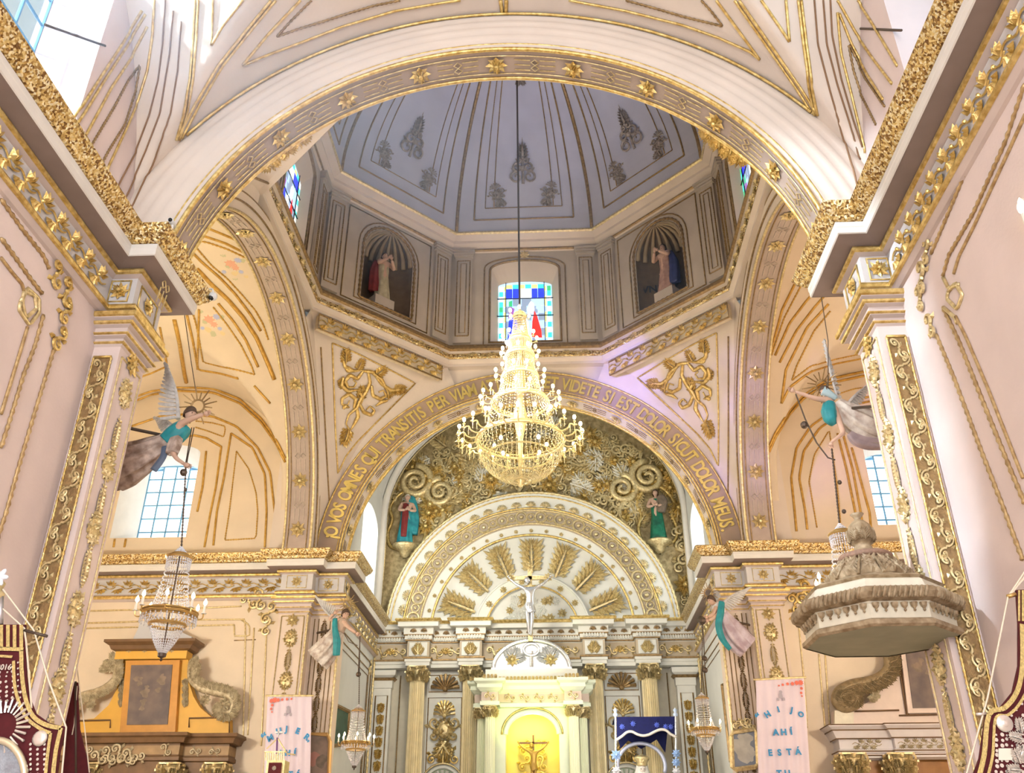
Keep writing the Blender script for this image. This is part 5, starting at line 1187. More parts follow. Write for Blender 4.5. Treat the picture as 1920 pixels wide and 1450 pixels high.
def angel(label, A, D, group='hanging angels'):
    """D gives traced positions on the photograph (x, y, depth) mapped into the place by A"""
    W = lambda l: [A(*p) for p in l]; u = (A(100, 0)-A(0, 0)).length/100
    t = thing('angel_statue', label, 'angel statue', A(*D['waist']), group)
    ch, nk, hd = A(*D['chest']), A(*D['neck']), A(*D['head']); wa = A(*D['waist'])
    VV = [wa, ch, nk]; EE = [(0, 1), (1, 2)]; RR = [D['hr']*u*.8, D['hr']*u*.85, D['hr']*u*.45]; hands = []
    for arm in D['arms']:
        q = W(arm); b = len(VV); VV += q[:-1]; EE += [(1, b)]+[(b+i, b+i+1) for i in range(len(q)-2)]; r = D['hr']*u
        RR += [r*.62, r*.48, r*.36, r*.3, r*.28][:len(q)-1]; hands.append((q[-2], q[-1]))
    m = skin_body(VV, EE, RR)
    for a, b in hands: hand(m, a, b, D['hr']*u*.42)
    lk = V(D.get('look', (.6, -.6, -.3))); face(m, hd, D['hr']*u, lk); m.tube([nk, hd], D['hr']*u*.45, 8)
    obj('body', m, SKIN, t, True); eyes(t, hd, D['hr']*u, lk)
    obj('hair', hairm(hd, D['hr']*u*1.06, lk), D.get('hair', HAIR), t, True)
    for nm, p, r, mm, rp, am, fl in D['cloth']: obj(nm, loft(W(p), [x*u for x in r], 48, rp, am, fl), mm, t, True)
    for b, tp, trl, c in D['wings']: obj('wing', wing(A(*b), A(*tp), A(*trl)-A(*b), c*u, dep=V((0, 1, 0))), FEATH, t)
    if 'halo' in D: c, r0, r1, nr = D['halo']; obj('halo', halo(A(*c), r0*u, r1*u, nr), GOLDD, t)
    for nm, p, r in D['lines']: obj(nm, MB().tube(W(p), r, 5), DARKM, t)
    for c, r in D.get('balls', []): obj('cord_tassel', MB().ball(A(*c), r*u, 8, 6), DARKM, t)
    return t
def mapper(ox, oy, s, Y): return lambda x, y, d=0.: onY(ox+x/s, oy+y/s, Y+d)
AL = mapper(180, 680, 5.575, 10.35)
angel('large flying angel in teal bodice beside the nave pilaster opposite the pulpit canopy', AL, dict(waist=(755, 815, 0), chest=(880, 700, 0), neck=(950, 620, 0), head=(985, 535, .02), hr=62, look=(.8, -.45, -.35),
    arms=[[(880, 640, -.1), (1030, 572, -.16), (1130, 540, -.16), (1210, 515, -.16)], [(840, 830, -.05), (795, 930, -.1), (845, 1010, -.12), (925, 1062, -.12), (1010, 1105, -.12)]],
    cloth=[('skirt', [(775, 790, 0), (640, 890, .02), (480, 985, .05), (320, 1060, .08), (190, 1110, .1)], [70, 125, 165, 195, 200], ROBE, 9, (.05, .26), .7), ('bodice', [(735, 835, 0), (810, 770, 0), (885, 705, 0), (940, 655, 0)], [95, 110, 104, 76], TEAL, 5, (.03, .05), .8), ('sleeve', [(840, 800, -.03), (815, 880, -.08), (795, 950, -.1)], [60, 66, 58], ROBE, 5, (.04, .1), .9), ('sash', [(720, 880, -.05), (700, 990, -.06), (600, 1130, -.06)], [30, 30, 34], mat('slate blue lining', (.12, .16, .24), .6), 4, (.05, .15), .6)],
    wings=[((860, 590, .06), (745, 45, .12), (700, 560, .06), 190), ((800, 660, .2), (615, 575, .5), (700, 760, .3), 120)], halo=((1065, 455, .08), 62, 190, (.1, -1, -.35)),
    lines=[('support_rod', [(225, 660, -.5), (700, 760, .02)], .022), ('suspension_wire', [(1050, 340, .06), (990, -40, .06), (925, -500, .1)], .006), ('lamp_cord', [(1000, 680, -.14), (950, 985, -.12), (930, 1090, -.12)], .007), ('lamp_cord', [(1025, 680, -.14), (960, 985, -.12), (945, 1090, -.12)], .007)], balls=[((915, 1150, -.12), 36), ((935, 1330, -.12), 16)]))
AR = mapper(1460, 640, 6.042, 10.35)
angel('large flying angel with outstretched arm and white wing just above the pulpit canopy', AR, dict(waist=(650, 800, 0), chest=(600, 700, 0), neck=(560, 640, 0), head=(525, 575, 0), hr=62, look=(-.8, -.45, -.3),
    arms=[[(560, 670, -.08), (410, 648, -.12), (280, 603, -.14), (180, 570, -.14), (95, 535, -.14)], [(665, 850, -.08), (735, 1045, -.14), (650, 1105, -.16), (590, 1150, -.16), (598, 1225, -.16)]],
    cloth=[('dress', [(640, 700, 0), (740, 800, .02), (880, 900, .05), (1040, 985, .08), (1200, 1045, .1)], [80, 130, 165, 170, 150], ROBEW, 9, (.05, .26), .7), ('bodice', [(575, 700, -.06), (572, 800, -.08), (590, 880, -.08), (630, 945, -.05)], [62, 84, 76, 34], TEAL, 5, (.03, .06), .8), ('underskirt', [(800, 1040, .02), (880, 1110, .05), (1020, 1150, .08), (1210, 1160, .1)], [40, 75, 80, 70], mat('mauve grey underskirt', (.50, .40, .42), .6, var=.3, vscale=6), 5, (.04, .16), .7), ('veil', [(500, 560, -.02), (560, 590, -.02), (650, 650, 0)], [58, 50, 30], mat('pale blue veil', (.50, .68, .74), .6, var=.2), 5, (.03, .06), .8)],
    wings=[((665, 650, .06), (510, -5, .1), (740, 560, .25), 90), ((760, 735, .12), (1040, 480, .35), (840, 800, .2), 130)], halo=((485, 500, .08), 60, 220, (0, -.75, -.85)),
    lines=[('support_rod', [(760, 765, .02), (1115, 735, -.45)], .02), ('suspension_wire', [(560, 600, 0), (560, 0, 0), (480, -520, .1)], .006), ('lamp_cord', [(195, 600, -.14), (300, 880, -.14), (430, 1150, -.15), (560, 1320, -.16), (640, 1345, -.16)], .01)], balls=[((290, 950, -.14), 42), ((690, 1600, -.16), 24), ((740, 1930, -.16), 24)]))
AS = mapper(560, 1110, 4.2625, 20.6)
angel('small angel in pale gown with long teal sash on the pier left of the sanctuary', AS, dict(waist=(320, 310, 0), chest=(340, 250, 0), neck=(360, 215, 0), head=(375, 178, 0), hr=34, look=(.5, -.8, -.3),
    arms=[[(315, 230, -.05), (240, 222, -.1), (280, 175, -.12), (322, 145, -.12)], [(375, 260, -.05), (415, 300, -.1), (460, 330, -.12), (498, 350, -.12)]],
    cloth=[('skirt', [(315, 300, 0), (270, 390, .03), (215, 470, .06), (150, 545, .1)], [42, 72, 84, 88], ROBEW, 9, (.05, .26), .7), ('bodice', [(315, 320, 0), (340, 260, 0), (358, 218, 0)], [44, 48, 34], mat('tan bodice', (.55, .40, .30), .6), 5, (.03, .05), .8), ('sash', [(290, 215, -.12), (290, 300, -.16), (305, 400, -.16), (300, 510, -.14)], [18, 20, 26, 24], TEAL, 4, (.05, .15), .6)],
    wings=[((285, 220, .1), (145, 55, .2), (240, 120, .15), 75), ((400, 225, .1), (450, 200, .4), (430, 240, .2), 50)], halo=((390, 100, .1), 30, 85, (.1, -1, -.2)),
    lines=[('lamp_cord', [(490, 350, -.12), (486, 450, -.12), (476, 640, -.12)], .012), ('lamp_cord', [(360, 330, -.1), (400, 400, -.1), (470, 430, -.12)], .01), ('support_rod', [(300, 300, 0), (150, 330, .7)], .03)], balls=[((478, 660, -.12), 20)]))
AQ = mapper(1270, 1100, 4.142, 20.6)
angel('small angel with lilac wings and teal sash on the pier right of the sanctuary', AQ, dict(waist=(345, 225, 0), chest=(320, 165, 0), neck=(290, 135, 0), head=(262, 108, 0), hr=34, look=(-.7, -.6, -.35),
    arms=[[(300, 170, -.05), (280, 215, -.1), (235, 240, -.12), (195, 250, -.12)], [(330, 200, -.05), (290, 240, -.1), (240, 265, -.12), (200, 280, -.12)]],
    cloth=[('dress', [(340, 200, 0), (390, 300, .03), (450, 390, .06), (545, 480, .1)], [40, 78, 90, 80], mat('lilac cream gown', (.70, .62, .68), .6, col2=(.45, .34, .38), vscale=5), 9, (.05, .26), .7), ('bodice', [(345, 235, 0), (325, 180, 0), (295, 140, 0)], [44, 46, 32], mat('white bodice', (.8, .76, .74), .6), 5, (.03, .05), .8), ('sash', [(345, 120, -.1), (335, 210, -.14), (320, 300, -.14), (345, 400, -.12), (410, 490, -.1)], [22, 26, 24, 22, 14], TEAL, 4, (.05, .15), .6)],
    wings=[((340, 140, .1), (545, 15, .25), (430, 200, .15), 85), ((300, 110, .15), (285, 30, .4), (330, 60, .2), 50)], halo=((240, 50, .1), 30, 80, (0, -1, -.3)),
    lines=[('lamp_cord', [(197, 280, -.12), (205, 420, -.12), (210, 560, -.12), (216, 650, -.12)], .012), ('support_rod', [(360, 260, 0), (560, 300, .6)], .03)], balls=[((188, 265, -.12), 34), ((212, 560, -.12), 20), ((214, 650, -.12), 22)]))
# small chandeliers hang from the angels' hands
def hang(u, v_top, v_bot, Y): a = onY(u, v_bot, Y); b = onY(u, v_top, Y); return (a.x, Y, a.z), (b.z-a.z)/1.48
p, s = hang(303, 1020, 1232, 10.23); chandelier(p, 'crystal chandelier hanging before the yellow side altarpiece', s, 5, AL(940, 1085, -.12))
p, s = hang(1612, 975, 1190, 10.19); chandelier(p, 'crystal chandelier half hidden behind the pulpit canopy', s, 5, AR(600, 1215, -.16))
p, s = hang(664, 1318, 1440, 20.48); chandelier(p, 'crystal chandelier hanging below the small angel left of the sanctuary', s, 8, AS(490, 352, -.12))
p, s = hang(1326, 1295, 1412, 20.48); chandelier(p, 'crystal chandelier hanging below the small angel right of the sanctuary', s, 8, AQ(197, 282, -.12))
# ================================================================== STANDING STATUES
def statue(label, base, facing, H, cloths, arms, lookup=.1, hair=HAIR, plinth=None, group='niche statues'):
    base = V(base); f = V(facing).normalized(); u = V((0, 0, 1)); s = f.cross(u)
    t = thing('saint_statue', label, 'statue', base, group)
    if plinth:
        obj('plinth', MB().xf(Matrix()) if 0 else MB().prism([base+s*a+f*b for a, b in ((-.3, -.18), (.3, -.18), (.3, .2), (-.3, .2))], (0, 0, plinth)), DRUM, t); base = base+u*plinth
    P = lambda a, b, c: base+s*(a*H)+f*(b*H)+u*(c*H)
    VV = [P(0, 0, .52), P(0, 0, .72), P(0, 0, .84)]; EE = [(0, 1), (1, 2)]; RR = [.085*H, .09*H, .035*H]; hd = []
    for arm in arms:
        q = [P(*p) for p in arm]; b = len(VV); VV += q[:-1]; EE += [(1, b)]+[(b+i, b+i+1) for i in range(len(q)-2)]; RR += [.042*H, .034*H, .026*H, .022*H][:len(q)-1]; hd.append((q[-2], q[-1]))
    for k in (-1, 1):
        b = len(VV); VV += [P(k*.05, 0, .28), P(k*.05, .0, .04), P(k*.055, .07, .02)]; EE += [(0, b), (b, b+1), (b+1, b+2)]; RR += [.055*H, .035*H, .028*H]
    m = skin_body(VV, EE, RR)
    for a, b in hd: hand(m, a, b, .024*H)
    hc, look = P(0, .015, .925), f+u*lookup; face(m, hc, .062*H, look); m.tube([P(0, 0, .84), hc], .03*H, 8)
    obj('body', m, SKIN, t, True); obj('hair', hairm(hc, .067*H, look, long=1.2), hair, t, True); eyes(t, hc, .062*H, look)
    for nm, pts, rad, mm, rp, am, fl in cloths: obj(nm, loft([P(*p) for p in pts], [r*H for r in rad], 26, rp, am, fl, up=f), mm, t, True)
    return t
robe = lambda mm: ('robe', [(0, 0, .80), (0, 0, .66), (0, 0, .5), (0, .01, .25), (0, .02, .01)], [.09, .105, .10, .125, .15], mm, 7, (.02, .13), .75)
STAT = mat('worn ivory robe', (.66, .60, .42), .6, col2=(.44, .38, .24), vscale=6); TERRA = mat('terracotta pink robe', (.58, .36, .28), .6, col2=(.38, .22, .18), vscale=6)
NAVY = mat('dark blue mantle', (.03, .04, .16), .6, var=.3); MAROON = mat('dark red mantle', (.25, .03, .03), .6, var=.3); TEALR = mat('turquoise robe', (.05, .42, .48), .5, col2=(.02, .22, .28), vscale=5); GREENR = mat('deep green robe', (.02, .25, .14), .5, col2=(.01, .10, .06), vscale=5)
fold = [[(-.11, .02, .79), (-.16, .1, .66), (-.03, .2, .76), (.03, .24, .82)], [(.11, .02, .79), (.17, .1, .66), (.05, .2, .76), (0, .25, .83)]]
c, tg, n = facefr(3); statue('ivory robed saint with red drapery in the drum niche left of the stained glass', c+n*.25+V((0, 0, NZ0)), -n, 1.55, [robe(STAT), ('mantle', [(.12, -.04, .78), (.17, -.02, .55), (.17, 0, .3), (.16, 0, .12)], [.05, .08, .09, .09], MAROON, 5, (.05, .2), .7)], fold, plinth=.32)
c, tg, n = facefr(1); statue('pink robed saint with dark blue mantle in the drum niche right of the stained glass', c+n*.25+V((0, 0, NZ0)), -n, 1.55, [robe(TERRA), ('mantle', [(-.10, -.04, .80), (-.17, -.02, .55), (-.17, 0, .3), (-.16, 0, .1)], [.05, .09, .1, .1], NAVY, 5, (.05, .2), .7)], fold, plinth=.32)
tm = text_mesh('VNIE', .3, .004); tm.materials.append(LEAD)
obj('niche_lettering', tm, LEAD, DRUMO, M=frame(c+n*.36+tg*.52+V((0, 0, 15.5)), -n-tg*.75, s=1))
clasp = [[(-.11, .02, .79), (-.16, .08, .64), (-.04, .16, .62), (.02, .19, .68)], [(.11, .02, .79), (.16, .08, .64), (.04, .16, .62), (-.02, .19, .69)]]
statue('figure in turquoise robe and veil on a gilt console left of the great arch', (RX-4.08, YR-.28, 11.2), (.25, -1, 0), 1.7, [robe(TEALR), ('mantle', [(-.05, -.04, .98), (-.1, -.05, .8), (-.14, -.02, .5), (-.13, 0, .2)], [.07, .1, .11, .1], TEALR, 5, (.04, .16), .6), ('inner_robe', [(.03, .07, .78), (.03, .1, .55), (.04, .12, .1)], [.05, .06, .05], MAROON, 5, (.05, .15), .6)], clasp, group='lunette statues', hair=mat('pale veil', (.8, .76, .68), .6))
statue('dark haired figure in deep green robe on a gilt console right of the great arch', (RX+4.08, YR-.28, 11.2), (-.25, -1, 0), 1.7, [robe(GREENR), ('mantle', [(-.08, .02, .84), (-.12, .06, .7), (-.1, .1, .5)], [.08, .11, .06], mat('brown grey mantle', (.26, .20, .15), .6, var=.3), 5, (.05, .2), .7)], clasp, group='lunette statues')
# ================================================================== CRUCIFIXES
WOOD = mat('dark red wood', (.13, .05, .03), .45)
def crucifix(label, top, bot, half, y, figm, crossm, ray, s):
    """cross with a figure of raised arms; top and bot are points on the vertical beam"""
    top, bot = V(top), V(bot); t = thing('crucifix', label, 'crucifix', bot); H = (top-bot).length; c = lambda x, z, d=0.: bot+V((x*H, -d*H, z*H))
    w = .03*H*s; obj('upright_beam', MB().box(bot+V((-w, -w, 0)), top+V((w, w, 0))), crossm, t); za = .86
    obj('cross_beam', MB().box(c(-half, za)+V((0, -w, -w)), c(half, za)+V((0, w, w))), crossm, t)
    if ray:
        for p in ((0, 1.02), (-half, za), (half, za)): put('beam_end_rosette', k_rosette, GOLDL, frame(c(*p)+V((0, -.05, 0)), (0, -1, 0), s=.3), t)
    VV = [c(0, .46, .05), c(0.01, .62, .05), c(0, .72, .05), c(-.07, .70, .05), c(-.18, .76, .05), c(-.27, .84, .05), c(.07, .70, .05), c(.18, .76, .05), c(.27, .84, .05), c(-.03, .44, .05), c(-.025, .26, .09), c(-.01, .07, .05), c(.03, .44, .05), c(.03, .26, .09), c(.01, .06, .06)]
    EE = [(0, 1), (1, 2), (2, 3), (3, 4), (4, 5), (2, 6), (6, 7), (7, 8), (0, 9), (9, 10), (10, 11), (0, 12), (12, 13), (13, 14)]
    RR = [x*H for x in (.055, .06, .045, .03, .022, .016, .03, .022, .016, .036, .028, .016, .036, .028, .016)]
    m = skin_body(VV, EE, RR); hc = c(-.03, .80, .07); face(m, hc, .042*H, (-.3, -1, -.5))
    for k, j in ((-1, 5), (1, 8)): hand(m, VV[j], VV[j]+V((k*.03*H, 0, .05*H)), .014*H)
    obj('figure', m, figm, t, True); obj('figure_hair', hairm(hc, .046*H, (-.3, -1, -.5)), figm, t, True); obj('loincloth', loft([c(0, .5, .05), c(0, .44, .06), c(.02, .36, .08)], [.06*H, .066*H, .06*H], 18, 6, (.03, .12), .8), figm, t, True)
    return t
crucifix('silver crucified figure on a gilded cross above the temple crest', onY(994, 1066, TY-.1), onY(994, 1203, TY-.1), .26, TY, SIL, GOLDL, True, .8)
crucifix('small dark crucifix inside the glowing yellow niche', (RX+.02, TY+.3, 5.22), (RX+.02, TY+.3, 3.75), .27, TY, mat('dark gilt bronze', (.42, .26, .07), .4, .6), WOOD, False, .55)
# ================================================================== PULPIT CANOPY
PC = V((3.82, 9.1, 0)); PR = .73; pz = 3.68
CAN = thing('pulpit_canopy', 'octagonal carved pulpit sounding board with pineapple finial fixed to the nave pilaster', 'pulpit canopy', (PC.x, PC.y, pz))
TAN = mat('weathered tan woodwork', (.50, .39, .25), .6, col2=(.25, .17, .09), vscale=12, bump=.3, bscale=40); CREAM = mat('cream painted wood', (.86, .80, .64), .55, var=.15, vscale=6); OLIVE = mat('olive grey soffit', (.42, .42, .30), .7, var=.15, vscale=4)
octl = lambda r, z: [(PC.x+r/math.cos(PI/8)*math.cos(PI/8+k*PI/4), PC.y+r/math.cos(PI/8)*math.sin(PI/8+k*PI/4), z) for k in range(8)]
oc = [(p[0], p[1]) for p in octl(PR*.86, 0)]
obj('soffit', MB().poly(octl(PR*.90, pz+.01)).add(octl(PR*.86, pz+.02)+octl(PR*.45, pz+.12), [(i, (i+1) % 8, 8+(i+1) % 8, 8+i) for i in range(8)]), OLIVE, CAN)
def osw(nm, prof, m, par=CAN): return obj(nm, MB().sweep(oc, prof, -1, True), m, par)
osw('lower_moulding', [(.03, pz), (.06, pz+.02), (.06, pz+.06), (.02, pz+.08)], TAN); FA = osw('fascia', [(.02, pz+.08), (.02, pz+.21), (.04, pz+.23)], CREAM)
osw('gadroon_roll', [(.04, pz+.23), (.10, pz+.25), (.13, pz+.30), (.11, pz+.35), (.05, pz+.37)], TAN); osw('upper_band', [(.05, pz+.37), (.03, pz+.38), (.0, pz+.45), (-.03, pz+.47)], CREAM); osw('top_moulding', [(-.03, pz+.46), (.0, pz+.49), (-.06, pz+.52), (-.25, pz+.56)], TAN)
pen = mesh('pendant', MB().lathe([(0, -.085), (.014, -.07), (.008, -.055), (.03, -.03), (.036, 0), (0, .0)], 8), TAN); gad = mesh('gadroon', MB().ball((0, 0, 0), .062, 8, 5, (.34, .55, 1)), TAN)
for k in range(8):
    a, b = V((*oc[k], 0)), V((*oc[(k+1) % 8], 0)); d = (b-a).normalized(); nn = V((d.y, -d.x, 0))
    for j in range(6): p = a.lerp(b, (j+.5)/6)+nn*.035; obj('pendant', pen, TAN, FA, M=Matrix.Translation((p.x, p.y, pz+.215)))
    for j in range(11): p = a.lerp(b, (j+.5)/11)+nn*.115; obj('gadroon', gad, TAN, CAN, M=Matrix.Translation((p.x, p.y, pz+.30)) @ Matrix.Rotation(math.atan2(d.y, d.x), 4, 'Z') @ Matrix.Rotation(.35, 4, 'Y'))
cup = [(.55, .50), (.45, .56), (.33, .64), (.25, .74), (.215, .82)]
CP = obj('cupola', MB().lathe([(r, pz+z) for r, z in cup], 24, (PC.x, PC.y, 0)), TAN, CAN, True)
for k in range(12):
    a = 2*PI*k/12; d = V((math.cos(a), math.sin(a), 0)); put('cupola_leaf', k_leaf, TAN, frame(PC+d*.43+V((0, 0, pz+.55)), d+V((0, 0, 1.0)), s=.36, lift=.01), CP)
obj('collar', MB().tube([(PC.x+.235*math.cos(2*PI*i/24), PC.y+.235*math.sin(2*PI*i/24), pz+.84) for i in range(24)], .036, 8, True), mat('rust rope collar', (.36, .22, .15), .6, var=.3, vscale=30), CAN, True)
obj('finial_stem', MB().lathe([(.22, .84), (.18, .89), (.10, .93), (.08, .98), (.11, 1.0)], 16, (PC.x, PC.y, pz)), TAN, CAN, True)
fn_ = MB().lathe([(.10, 1.0), (.13, 1.05), (.135, 1.11), (.11, 1.19), (.06, 1.24), (.025, 1.26), (.045, 1.29), (.07, 1.32), (.0, 1.33)], 16, (PC.x, PC.y, pz))
obj('pineapple_finial', fn_, TAN, CAN, True)
for k in range(8):
    a = 2*PI*k/8; d = V((math.cos(a), math.sin(a), 0)); put('finial_leaf', k_leaf, TAN, frame(PC+d*.12+V((0, 0, pz+1.01)), d, s=.13), CAN)
obj('bracket', MB().box((4.28, 9.0, pz+.1), (PF+.01, 9.4, pz+.35)), DARKM, CAN)
tgl = MB()
for k in range(9): t = .25+1.4*k/9; tgl.tube([(4.36, 9.45, pz+.52), (4.36-.5*math.cos(t*.9), 9.47, pz+.52+.5*math.sin(t*.9))], [.01, .032], 5)
obj('shell_fan', tgl, GOLDL, CAN)
# ================================================================== SIDE ALTARPIECES
OCH = mat('ochre yellow lacquer', (.80, .46, .08), .5, var=.12, vscale=2); ORNG = mat('orange stained frame', (.62, .30, .06), .45, var=.15, vscale=5); UMB = mat('dark umber woodwork', (.20, .11, .05), .5, var=.3, vscale=4)
CANV = mat('darkened oil canvas', (.20, .15, .13), .6, col2=(.11, .09, .09), vscale=3); GHOST = mat('faded painted figure', (.25, .19, .145), .6, var=.3, vscale=9)
ROCO = mat('carved grey gilt wood', (.68, .60, .42), .5, .25, bump=.4, bscale=30, col2=(.36, .29, .18), vscale=12)
def plate(nm, A, pts, y0, y1, m, par): 
    a = [A(*p) for p in pts]; return obj(nm, MB().prism([V((p.x, y0, p.z)) for p in a], (0, y1-y0, 0)), m, par)
def console_scroll(A, line, par, rad, y, m, nm='carved_volute'):
    p = smooth_path([V((q.x, y, q.z)) for q in (A(*l) for l in line)], 6); N = len(p)
    o = obj(nm, MB().tube(p, [rad*(.7+.45*math.sin(PI*i/(N-1))) for i in range(N)], 8), m, par, True)
    for i in range(0, N, 2): d = (p[min(N-1, i+1)]-p[max(0, i-1)]).normalized(); put('volute_leaf', k_leaf, m, frame(p[i]+V((0, -rad*.8, 0)), (0, -1, 0), roll=math.atan2(d.z, d.x)+.6, s=rad*2.6), o)
    return o
A1_ = mapper(130, 1170, 4.8, 21.2)
SA = thing('side_altarpiece', 'ochre yellow altarpiece with dark painting and carved volutes in the left transept', 'altarpiece', (-8.3, YW, 0))
BODYP = [(490, 330), (1085, 330), (1098, 560), (1130, 660), (1190, 760), (1290, 845), (1450, 850), (1455, 1005), (60, 1005), (60, 880), (240, 860), (370, 740), (440, 600), (470, 480)]
plate('attic_body', A1_, BODYP, 21.1, 21.35, OCH, SA)
FR = plate('picture_frame', A1_, [(545, 350), (1025, 345), (985, 985), (490, 990)], 20.98, 21.1, ORNG, SA); PT = plate('painting', A1_, [(595, 392), (962, 388), (920, 920), (556, 925)], 20.96, 20.99, CANV, SA)
for x, y, s_, ro in ((640, 515, .12, .5), (685, 512, .08, 0), (670, 555, .12, -.6), (735, 590, .10, 0), (720, 640, .2, .3), (705, 720, .14, .2), (872, 490, .10, .9), (870, 530, .2, .5), (835, 615, .12, .4), (692, 775, .12, 1)): put('painted_figure', k_smudge, GHOST, frame(V((A1_(x, y).x, 20.955, A1_(x, y).z)), (0, -1, 0), roll=ro, s=s_) @ Matrix.Diagonal((1, 1, .04, 1)), PT)
xa, xb = A1_(480, 240).x, A1_(1090, 240).x; zt0, zt1 = A1_(700, 330).z, A1_(700, 178).z; dz = zt1-zt0
UE = obj('attic_cornice', MB().sweep([(xa, 21.35), (xa, 20.98), (xb, 20.98), (xb, 21.35)], [(-.2, zt1), (.26, zt1), (.26, zt1-.06), (.16, zt1-.12), (.12, zt1-.2), (.02, zt1-.24), (.02, zt0+.18), (.05, zt0+.16), (-.1, zt0+.15)], -1), UMB, SA)
obj('attic_band', MB().box((xa-.03, 20.94, zt0-.02), (xb+.03, 21.3, zt0+.16)), OCH, SA)
for x in (580, 720, 960): put('attic_rosette', k_rosette, ROCO, frame(V((A1_(x, 255).x, 20.95, A1_(x, 255).z)), (0, -1, 0), s=.16), UE)
plate('crest_plinth', A1_, [(590, 165), (640, 60), (660, -10), (900, -10), (960, 60), (1120, 130), (1120, 165)], 21.05, 21.35, mat('grey blue crest', (.62, .62, .64), .6), SA)
console_scroll(A1_, [(1190, 395), (1130, 350), (1115, 430), (1130, 520), (1210, 590), (1320, 620), (1440, 650), (1500, 720), (1470, 810), (1400, 800), (1390, 730)], SA, .085, 21.05, ROCO); console_scroll(A1_, [(390, 420), (440, 350), (455, 430), (440, 510), (370, 580), (270, 630), (150, 660), (70, 710), (60, 800), (120, 800)], SA, .085, 21.05, ROCO)
for x, y, s_ in ((1420, 740, .34), (110, 740, .34), (1250, 700, .3), (230, 740, .28), (1180, 430, .25), (405, 420, .25)): put('volute_rosette', k_rosette, ROCO, frame(V((A1_(x, y).x, 21.0, A1_(x, y).z)), (0, -1, 0), s=s_), SA)
for x in (485, 1055):
    for y in (500, 560, 620, 680): put('garland_leaf', k_leaf, ROCO, frame(V((A1_(x, y).x, 21.09, A1_(x, y).z)), (0, -1, 0), roll=PI+.3, s=.2), SA)
for pts in ([(90, 880), (390, 875), (388, 945)], [(1455, 1000), (1455, 850), (1095, 858), (1095, 940)]): rail([V((A1_(*p).x, 21.08, A1_(*p).z)) for p in pts], .018, UMB, SA, name='line_moulding')
zc = A1_(700, 1015).z; zf0, zf1 = A1_(700, 1210).z, A1_(700, 1130).z; x0, x1, x2 = A1_(0, 1000).x-.6, A1_(1075, 1000).x, A1_(1480, 1000).x
MCP = [(x0, 20.75), (x1, 20.75), (x1, 20.95), (x2, 20.95), (x2, 21.4)]
MC = obj('main_cornice', MB().sweep(MCP, [(-.4, zc), (.22, zc), (.24, zc-.07), (.18, zc-.10), (.14, zc-.2), (.03, zf1+.06), (.03, zf0), (.06, zf0-.03), (.06, zf0-.1), (0, zf0-.12), (0, zf0-.4)], -1), UMB, SA)
obj('main_frieze', MB().sweep(MCP, [(.035, zf1+.02), (.035, zf0+.02)], -1), mat('faded brown frieze', (.40, .26, .13), .55, var=.3, vscale=4), MC)
for x, y, s_ in ((250, 1180, .3), (360, 1230, .4), (450, 1200, .4), (540, 1190, .45), (640, 1210, .4), (700, 1240, .35), (950, 1160, .3), (1180, 1165, .25), (1350, 1165, .25), (450, 1250, .35), (590, 1250, .35)):
    q = A1_(x, y); put('frieze_scroll', k_scroll, ROCO, frame(V((q.x, 20.70 if q.x < x1 else 20.9, q.z)), (0, -1, 0), roll=random.uniform(-1, 1)+PI/2, s=s_), MC)
for x in (260, 980, 1380): q = A1_(x, 1320); obj('column_capital', capmesh, GOLD, SA, M=Matrix.Translation((q.x, 20.85, q.z-.3)) @ Matrix.Scale(.9, 4)); obj('column', MB().lathe([(.2, 0), (.19, q.z-.3)], 20, (q.x, 20.85, 0)), UMB, SA, True)
obj('altar_body', MB().box((x0, 21.0, 0), (x2, 21.35, zf0-.3)), UMB, SA)
# right transept altarpiece
A2_ = mapper(1530, 1200, 5.8, 21.2)
SB = thing('side_altarpiece', 'white altarpiece with dark painting and one carved volute below the pulpit canopy', 'altarpiece', (8.2, YW, 0))
ROSEW = mat('rose white woodwork', (.82, .68, .60), .55, var=.06); LILW = mat('lilac white woodwork', (.74, .70, .72), .55, var=.06)
plate('attic_body', A2_, [(180, 780), (400, 770), (560, 680), (700, 520), (775, 350), (790, 130), (1900, 60), (1950, 950), (180, 940)], 21.1, 21.35, ROSEW, SB)
plate('pedestal', A2_, [(180, 785), (385, 780), (385, 935), (180, 940)], 21.02, 21.1, CREAM, SB)
FR = plate('picture_frame', A2_, [(885, 100), (1500, 60), (1700, 60), (1760, 800), (970, 815)], 21.0, 21.1, ROSEW, SB); PT = plate('painting', A2_, [(935, 120), (1600, 70), (1660, 750), (1020, 762)], 20.97, 21.0, CANV, SB)
for x, y, s_, ro in ((1065, 320, .22, .3), (1100, 250, .12, -.4), (1180, 380, .12, .8)): put('painted_figure', k_smudge, GHOST, frame(V((A2_(x, y).x, 20.965, A2_(x, y).z)), (0, -1, 0), roll=ro, s=s_) @ Matrix.Diagonal((1, 1, .04, 1)), PT)
for pts in ([(400, 790), (880, 778)], [(880, 835), (1700, 815)], [(860, 160), (965, 830)], [(880, 160), (985, 830)]): rail([V((A2_(*p).x, 21.06, A2_(*p).z)) for p in pts], .018, UMB, SB, name='line_moulding')
console_scroll(A2_, [(650, 120), (740, 180), (750, 330), (660, 430), (520, 480), (370, 510), (240, 580), (200, 680), (280, 750), (400, 720), (430, 640), (350, 600), (300, 650)], SB, .11, 21.02, mat('brown carved wood', (.36, .27, .15), .5, .2, bump=.3, col2=(.20, .15, .08), vscale=10))
console_scroll(A2_, [(400, 750), (450, 680), (440, 600), (520, 560), (600, 600), (540, 660)], SB, .06, 21.02, ROCO)
